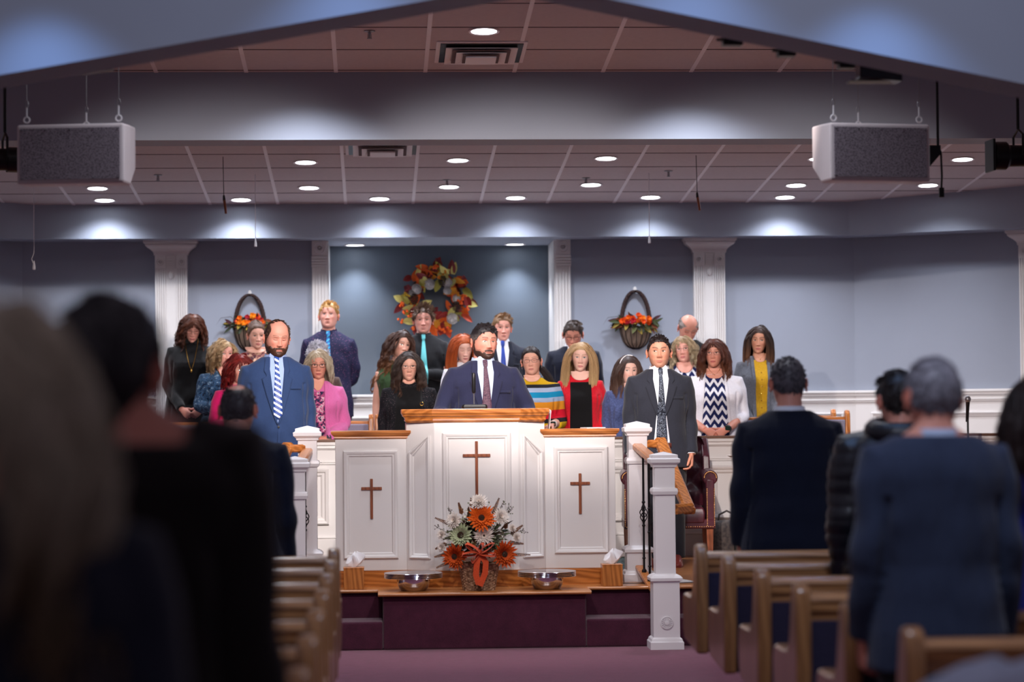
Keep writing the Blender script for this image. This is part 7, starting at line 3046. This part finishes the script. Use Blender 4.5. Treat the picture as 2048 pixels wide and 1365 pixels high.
p = Fig('older woman with grey blonde bob and glasses in a pink blazer', 636, 694, R1, F1, 'f', 1.12, yaw=-0.02, head=(4, 2, 0), skin=SK['ruddy'], up=0.03,
        hair=dict(style='long', c=(204, 190, 168), c2=(176, 158, 134), len=0.20, wave=0.006, freq=1.6, vol=0.30, n=150, K=13, part=-0.015, bangs=(0.06, 0.9)), arms=('side', 'clasp'), face=dict(open=0.3, lips=(196, 84, 90), fold=0.0022, look=(-0.1, 0)))
p.top('blazer', 'pink_blazer', 0.016)
p.legs('skirt', 'navy_suit', True)
p.opening('navy_pink', 0.055, 0.075, 0.80, 0.50, 'print_blouse')
p.neckline(0.052, 0.10, 1.6)
p.edge('pink_blazer', 0.054, 0.074, 0.845, 0.49, 0.03, 'blazer_lapel')
p.glasses('frame_dark', r=0.0016)
p.watch(1, 'chrome', 'chrome')

p = Fig('woman with long dark wavy hair and glasses in a black knit sweater', 817, 700, R1, F1, 'f', 1.2, belly=0.1, yaw=0.0, head=(2, 0, 0), skin=SK['fair'], up=0.02,
        hair=dict(style='long', c=(52, 40, 38), c2=(78, 62, 56), tip=(104, 76, 62), len=0.44, wave=0.014, freq=2.8, vol=0.16, n=150, K=20, clear=0.052), arms=('side', 'side'), face=dict(fold=0.002, lip_k=0.4, brow_k=0.4))
p.top('sweater', 'lace', 0.014)
p.legs('skirt', 'black_cloth', True)
p.opening('black_cloth', 0.10, 0.13, 0.83, 0.46, 'sweater_front')
p.neckline(0.05, 0.035, 2)
p.glasses('frame_metal', r=0.0012)
p.headband(MT['black'])
MB().tube([(0.10 + 0.014 * math.cos(a), p.ray_y(0.1, p.H * 0.745) - 0.014, p.H * 0.745 + 0.014 * math.sin(a)) for a in [2 * PI * i / 14 for i in range(14)]], 0.003, 5, loop=True).build('brooch', 'gold', p.root)

p = Fig('woman with glasses and a dark ponytail in a rainbow striped sweater', 1064, 692, R1 - 0.04, F1, 'f', 1.26, belly=0.15, yaw=-0.08, head=(-4, -4, -3), skin=SK['fair'], up=0.01,
        hair=dict(style='short', c=(44, 32, 32), c2=(62, 46, 42), len=0.045, comb=(0.1, 1.0, 0.0), lift=0.05, mess=0.03, n=170, hl=0.0, tail=[(0.03, 0.10, -0.02), (0.07, 0.12, -0.06), (0.12, 0.10, -0.13), (0.17, 0.07, -0.20)]), arms=('rail', 'rail'), face=dict(fat=0.45, closed=1, lip_k=0.6, brow_k=0.6))
H_ = p.H
g = lambda py: at(1100, py, R1 - 0.1).z - F1
band_ramp([(0.60, (204, 164, 30)), (g(848) - 0.0, (34, 34, 40)), (g(839), (196, 26, 48)), (g(822), (214, 140, 40)), (g(806), (150, 168, 196)), (g(797), (22, 128, 170)), (g(786), (158, 172, 198)), (g(777), (36, 38, 46)), (g(770), (204, 164, 30)), (1.49, (204, 164, 30))])
p.top('sweater', 'rainbow', 0.014, sleeve=0.80)
p.legs('skirt', 'black_cloth', True)
p.neckline(0.066, 0.055, 2.2)
p.glasses('frame_metal', w=0.022, r=0.0016)
p.earrings('steel', 0.02)
p.watch(1, 'white', 'watchface')

p = Fig('girl with long straight blonde hair, red cardigan and black dress', 1160, 682, R1 + 0.08, F1, 'f', 0.98, yaw=-0.05, head=(-2, 4, 3), skin=SK['pale'], up=0.015,
        hair=dict(style='long', c=(196, 162, 118), c2=(160, 126, 88), tip=(222, 190, 138), len=0.54, vol=0.04, thick=0.6, wave=0.003, freq=1.5, n=190, K=20, part=-0.01, clear=0.050), arms=('low_clasp', 'low_clasp'), face=dict(iris=(90, 110, 130), brow_c=(130, 92, 60), lips=(200, 110, 116)))
p.top('cardigan', 'red_knit', 0.013)
p.legs('skirt', 'black_cloth', True)
p.opening('black_cloth', 0.085, 0.095, 0.812, 0.44, 'black_dress')
p.neckline(0.076, 0.075, 2.4)

p = Fig('woman with long brown hair and white headband, slate blue cardigan over pink print', 1256, 709, R1, F1, 'f', 1.06, yaw=0.05, head=(6, 2, 0), skin=SK['pale'], up=0.015,
        hair=dict(style='long', c=(64, 46, 42), c2=(86, 64, 56), tip=(110, 80, 66), len=0.38, vol=0.15, wave=0.007, freq=2, n=150, K=18), arms=('side', 'side'), face=dict(fat=0.15, look=(-0.6, -0.1), brow_c=(50, 34, 30), brow_w=0.003, lips=(200, 90, 104)))
p.top('cardigan', 'blue_knit', 0.015)
p.legs('skirt', 'black_cloth', True)
p.opening('pink_print', 0.040, 0.032, 0.80, 0.45, 'print_blouse')
p.neckline(0.045, 0.12, 1.5)
p.edge('blue_knit', 0.040, 0.032, 0.84, 0.45, 0.02)
p.headband(MT['tissue'])

p = Fig('woman with auburn hair and glasses, white cardigan over navy zigzag print', 1428, 671, R1 + 0.05, F1, 'f', 1.22, belly=0.12, yaw=-0.12, head=(-8, -4, 0), skin=SK['ruddy'], up=0.035,
        hair=dict(style='long', c=(104, 56, 42), c2=(76, 42, 36), tip=(128, 78, 52), len=0.33, wave=0.010, freq=2.4, vol=0.30, n=160, K=16, bangs=(0.07, 0.3), thick=1.2), arms=('clasp', 'clasp'), face=dict(fat=0.1, fold=0.002, look=(-0.4, 0.1)))
p.top('cardigan', 'white_knit', 0.017, sleeve=0.72)
p.legs('skirt', 'chev', True)
p.opening('chev', 0.075, 0.125, 0.835, 0.44, 'zigzag_dress')
p.neckline(0.080, 0.085, 2.4)
p.edge('white_knit', 0.075, 0.125, 0.845, 0.50, 0.02)
p.glasses('frame_metal', r=0.0012)
p.necklace(0.055, w=0.05, pend=0.006)
p.watch(1, 'black', 'watchface')

# ---- the three men on the platform
p = Fig('bearded balding man in a bright blue suit and white striped tie, eyes closed', 551, 640, 17.5, PZ, 'm', 1.08, belly=0.26, yaw=0.12, head=(10, 8, 2), skin=SK['ruddy'], up=0.005, hk=1.06,
        hair=dict(style='short', c=(74, 52, 42), c2=(96, 72, 58), len=0.018, hl=0.030, bald='front', lift=0.15, cap=0.0035, n=150), arms=('side', 'side'), face=dict(closed=1, fat=0.25, red=1.4, brow_c=(90, 58, 40), brow_k=0.6))
p.suit('blue_suit', 'blue_shirt', 'tie_blue_stripe', vz=0.585, tie_z=p.H * 0.625, vw=0.064, tie_w=0.031)
p.legs('trousers', 'blue_suit')
p.beard((72, 44, 32), -0.030, 0.009)

p = Fig('dark haired man with short beard speaking at the pulpit in a navy suit', 966, 645, 16.9, PZ, 'm', 1.14, belly=0.1, yaw=0.10, head=(16, -2, 2), skin=SK['ruddy'], up=0.015, hk=1.05,
        hair=dict(style='short', c=(34, 28, 30), c2=(52, 44, 44), side=(104, 98, 96), len=0.016, comb=(0.3, -0.5, 0.3), lift=0.3, fade=0.6, n=200, cap=0.007), arms=('desk', 'desk'), face=dict(fat=0.18, red=1.3, open=0.5, brow_c=(48, 34, 30), brow_w=0.004, stubble=((84, 56, 46), 0.4), stub_hi=-0.03))
p.suit('navy_suit', 'pale_shirt', 'tie_maroon', vz=0.60, vw=0.072, tie_z=p.H * 0.60)
p.legs('trousers', 'navy_suit')
p.beard((66, 44, 36), -0.046, 0.003)

p = Fig('man in an open charcoal suit with paisley tie, standing by the leather chair', 1318, 669, 17.75, PZ, 'm', 1.08, yaw=-0.02, head=(-4, -5, 0), skin=SK['tan'], up=0.012, hk=1.03,
        hair=dict(style='short', c=(38, 28, 28), c2=(54, 42, 40), len=0.013, comb=(0.2, -0.6, 0.3), lift=0.25, fade=0.5, n=200, cap=0.004, hl=0.004), arms=('side', 'side'), face=dict(red=1.2, brow_c=(40, 26, 24), brow_w=0.0042, brow_tilt=0.1, look=(-0.7, 0.1), stubble=((120, 88, 76), 0.25), jaw=1.04))
p.suit('char_suit', 'white_shirt', 'tie_paisley', vz=0.62, open_front=0.060, vw=0.072, tie_z=p.H * 0.50, tie_w=0.040)
p.legs('trousers', 'slacks', shoes='shoe_brown')
p.strip('belt', 'belt', [(p.H * 0.535, -0.07, 0.07), (p.H * 0.515, -0.07, 0.07)], 0.004, 5, 0.005)

# ---- the congregation, seen from behind
p = Fig('balding man in a dark navy coat seen from behind, left of the aisle', 474, 769, 11.55, 0.0, 'm', 1.12, yaw=PI, head=(-4, 12, 0), skin=SK['ruddy'], up=0.0,
        hair=dict(style='short', c=(60, 52, 56), c2=(90, 80, 84), len=0.016, bald='crown', cap=0.003, lift=0.2, n=170))
p.top('jacket', 'navy_back', 0.016, 0.42, 0.97)
p.legs('trousers', 'slacks')
p.collar('navy_back')

p = Fig('man with cropped grey hair in a black suit, from behind, at the frontmost right pew', 1577, 711, 11.6, 0.0, 'm', 1.13, yaw=PI - 0.1, head=(6, 6, 0), skin=SK['ruddy'], up=0.015,
        hair=dict(style='short', c=(96, 92, 100), c2=(62, 58, 64), len=0.014, lift=0.8, n=200, fade=0.3), arms=('side', 'side'))
p.top('jacket', 'navy_back', 0.017, 0.42, 0.97)
p.legs('trousers', 'slacks')
p.collar('white_shirt', hgt=0.03)

p = Fig('person in a black puffer jacket seen from behind, left of the grey suited man', 1800, 736, 9.83, 0.0, 'm', 1.08, yaw=PI - 0.25, head=(18, 8, 0), skin=SK['ruddy'], up=0.015,
        hair=dict(style='short', c=(34, 26, 26), c2=(50, 40, 38), len=0.03, lift=0.3, n=180))
p.top('puffer_jacket', 'puffer', 0.045, 0.42, 0.97, puff=0.20, sm=3, rsl=1.05)
p.legs('trousers', 'slacks')
m = MB().tube([(0.105 * math.cos(a), 0.04 + 0.105 * math.sin(a), p.H * 0.855 - 0.015 * math.sin(a)) for a in [2 * PI * i / 24 for i in range(24)]], 0.045, 12, loop=True)
m.build('hood', 'puffer', p.root)

p = Fig('grey haired man in a slate blue suit seen from behind, nearest on the right', 1864, 711, 7.26, 0.0, 'm', 1.05, lift=0.018, yaw=PI + 0.05, head=(-3, 8, -4), skin=SK['ruddy'], up=0.012, hk=0.97,
        hair=dict(style='short', c=(140, 138, 148), c2=(112, 110, 120), len=0.024, lift=0.3, n=210, cap=0.005))
p.top('jacket', 'grey_back', 0.018, 0.40, 0.97)
p.legs('trousers', 'slacks')
p.collar('pale_shirt')

p = Fig('woman with dark hair in a royal blue dress, cut by the right edge', 2046, 742, 8.1, 0.0, 'f', 1.05, yaw=PI, head=(0, 4, 0), skin=SK['fair'], up=0.02, dx=0.05,
        hair=dict(style='long', c=(40, 26, 26), c2=(54, 36, 34), len=0.36, vol=0.18, n=150, K=16, wave=0.005))
p.top('dress_top', 'royal_dress', 0.012)
p.legs('skirt', 'royal_dress', True)

p = Fig('tall man in a dark overcoat seen from behind in the left foreground', 212, 580, 4.2, 0.0, 'm', 1.22, lift=0.042, yaw=PI - 0.08, head=(-6, 3, 0), skin=(170, 108, 96), up=0.010, hk=1.10,
        hair=dict(style='short', c=(34, 32, 40), c2=(50, 48, 58), len=0.02, lift=0.25, n=240, cap=0.005, hl=0.01, per=12))
p.top('overcoat', 'brown_back', 0.022, 0.36 if False else 0.43, 0.97)
p.legs('trousers', 'slacks')
p.collar('brown_back', hgt=0.075)

p = Fig('woman with thick blonde grey hair in a dark coat, cut by the left edge', 8, 578, 3.1, 0.0, 'f', 1.15, yaw=PI, head=(0, 2, 0), skin=SK['fair'], up=0.02, dx=-0.01,
        hair=dict(style='long', c=(200, 192, 176), c2=(160, 148, 130), tip=(96, 76, 56), len=0.40, vol=0.30, wave=0.012, freq=2, n=210, K=16, thick=1.3, per=16))
p.top('coat', 'navy_back', 0.02)
p.legs('skirt', 'black_cloth', True)

p = Fig('person with wavy blue grey hair between the two foreground figures', 140, 772, 9.86, 0.0, 'f', 1.0, yaw=PI, head=(0, 4, 0), skin=SK['fair'], up=0.02,
        hair=dict(style='long', c=(92, 96, 112), c2=(58, 60, 72), len=0.20, vol=0.25, wave=0.008, freq=2, n=150, K=13))
p.top('coat', 'black_cloth', 0.012)
p.legs('skirt', 'black_cloth', True)
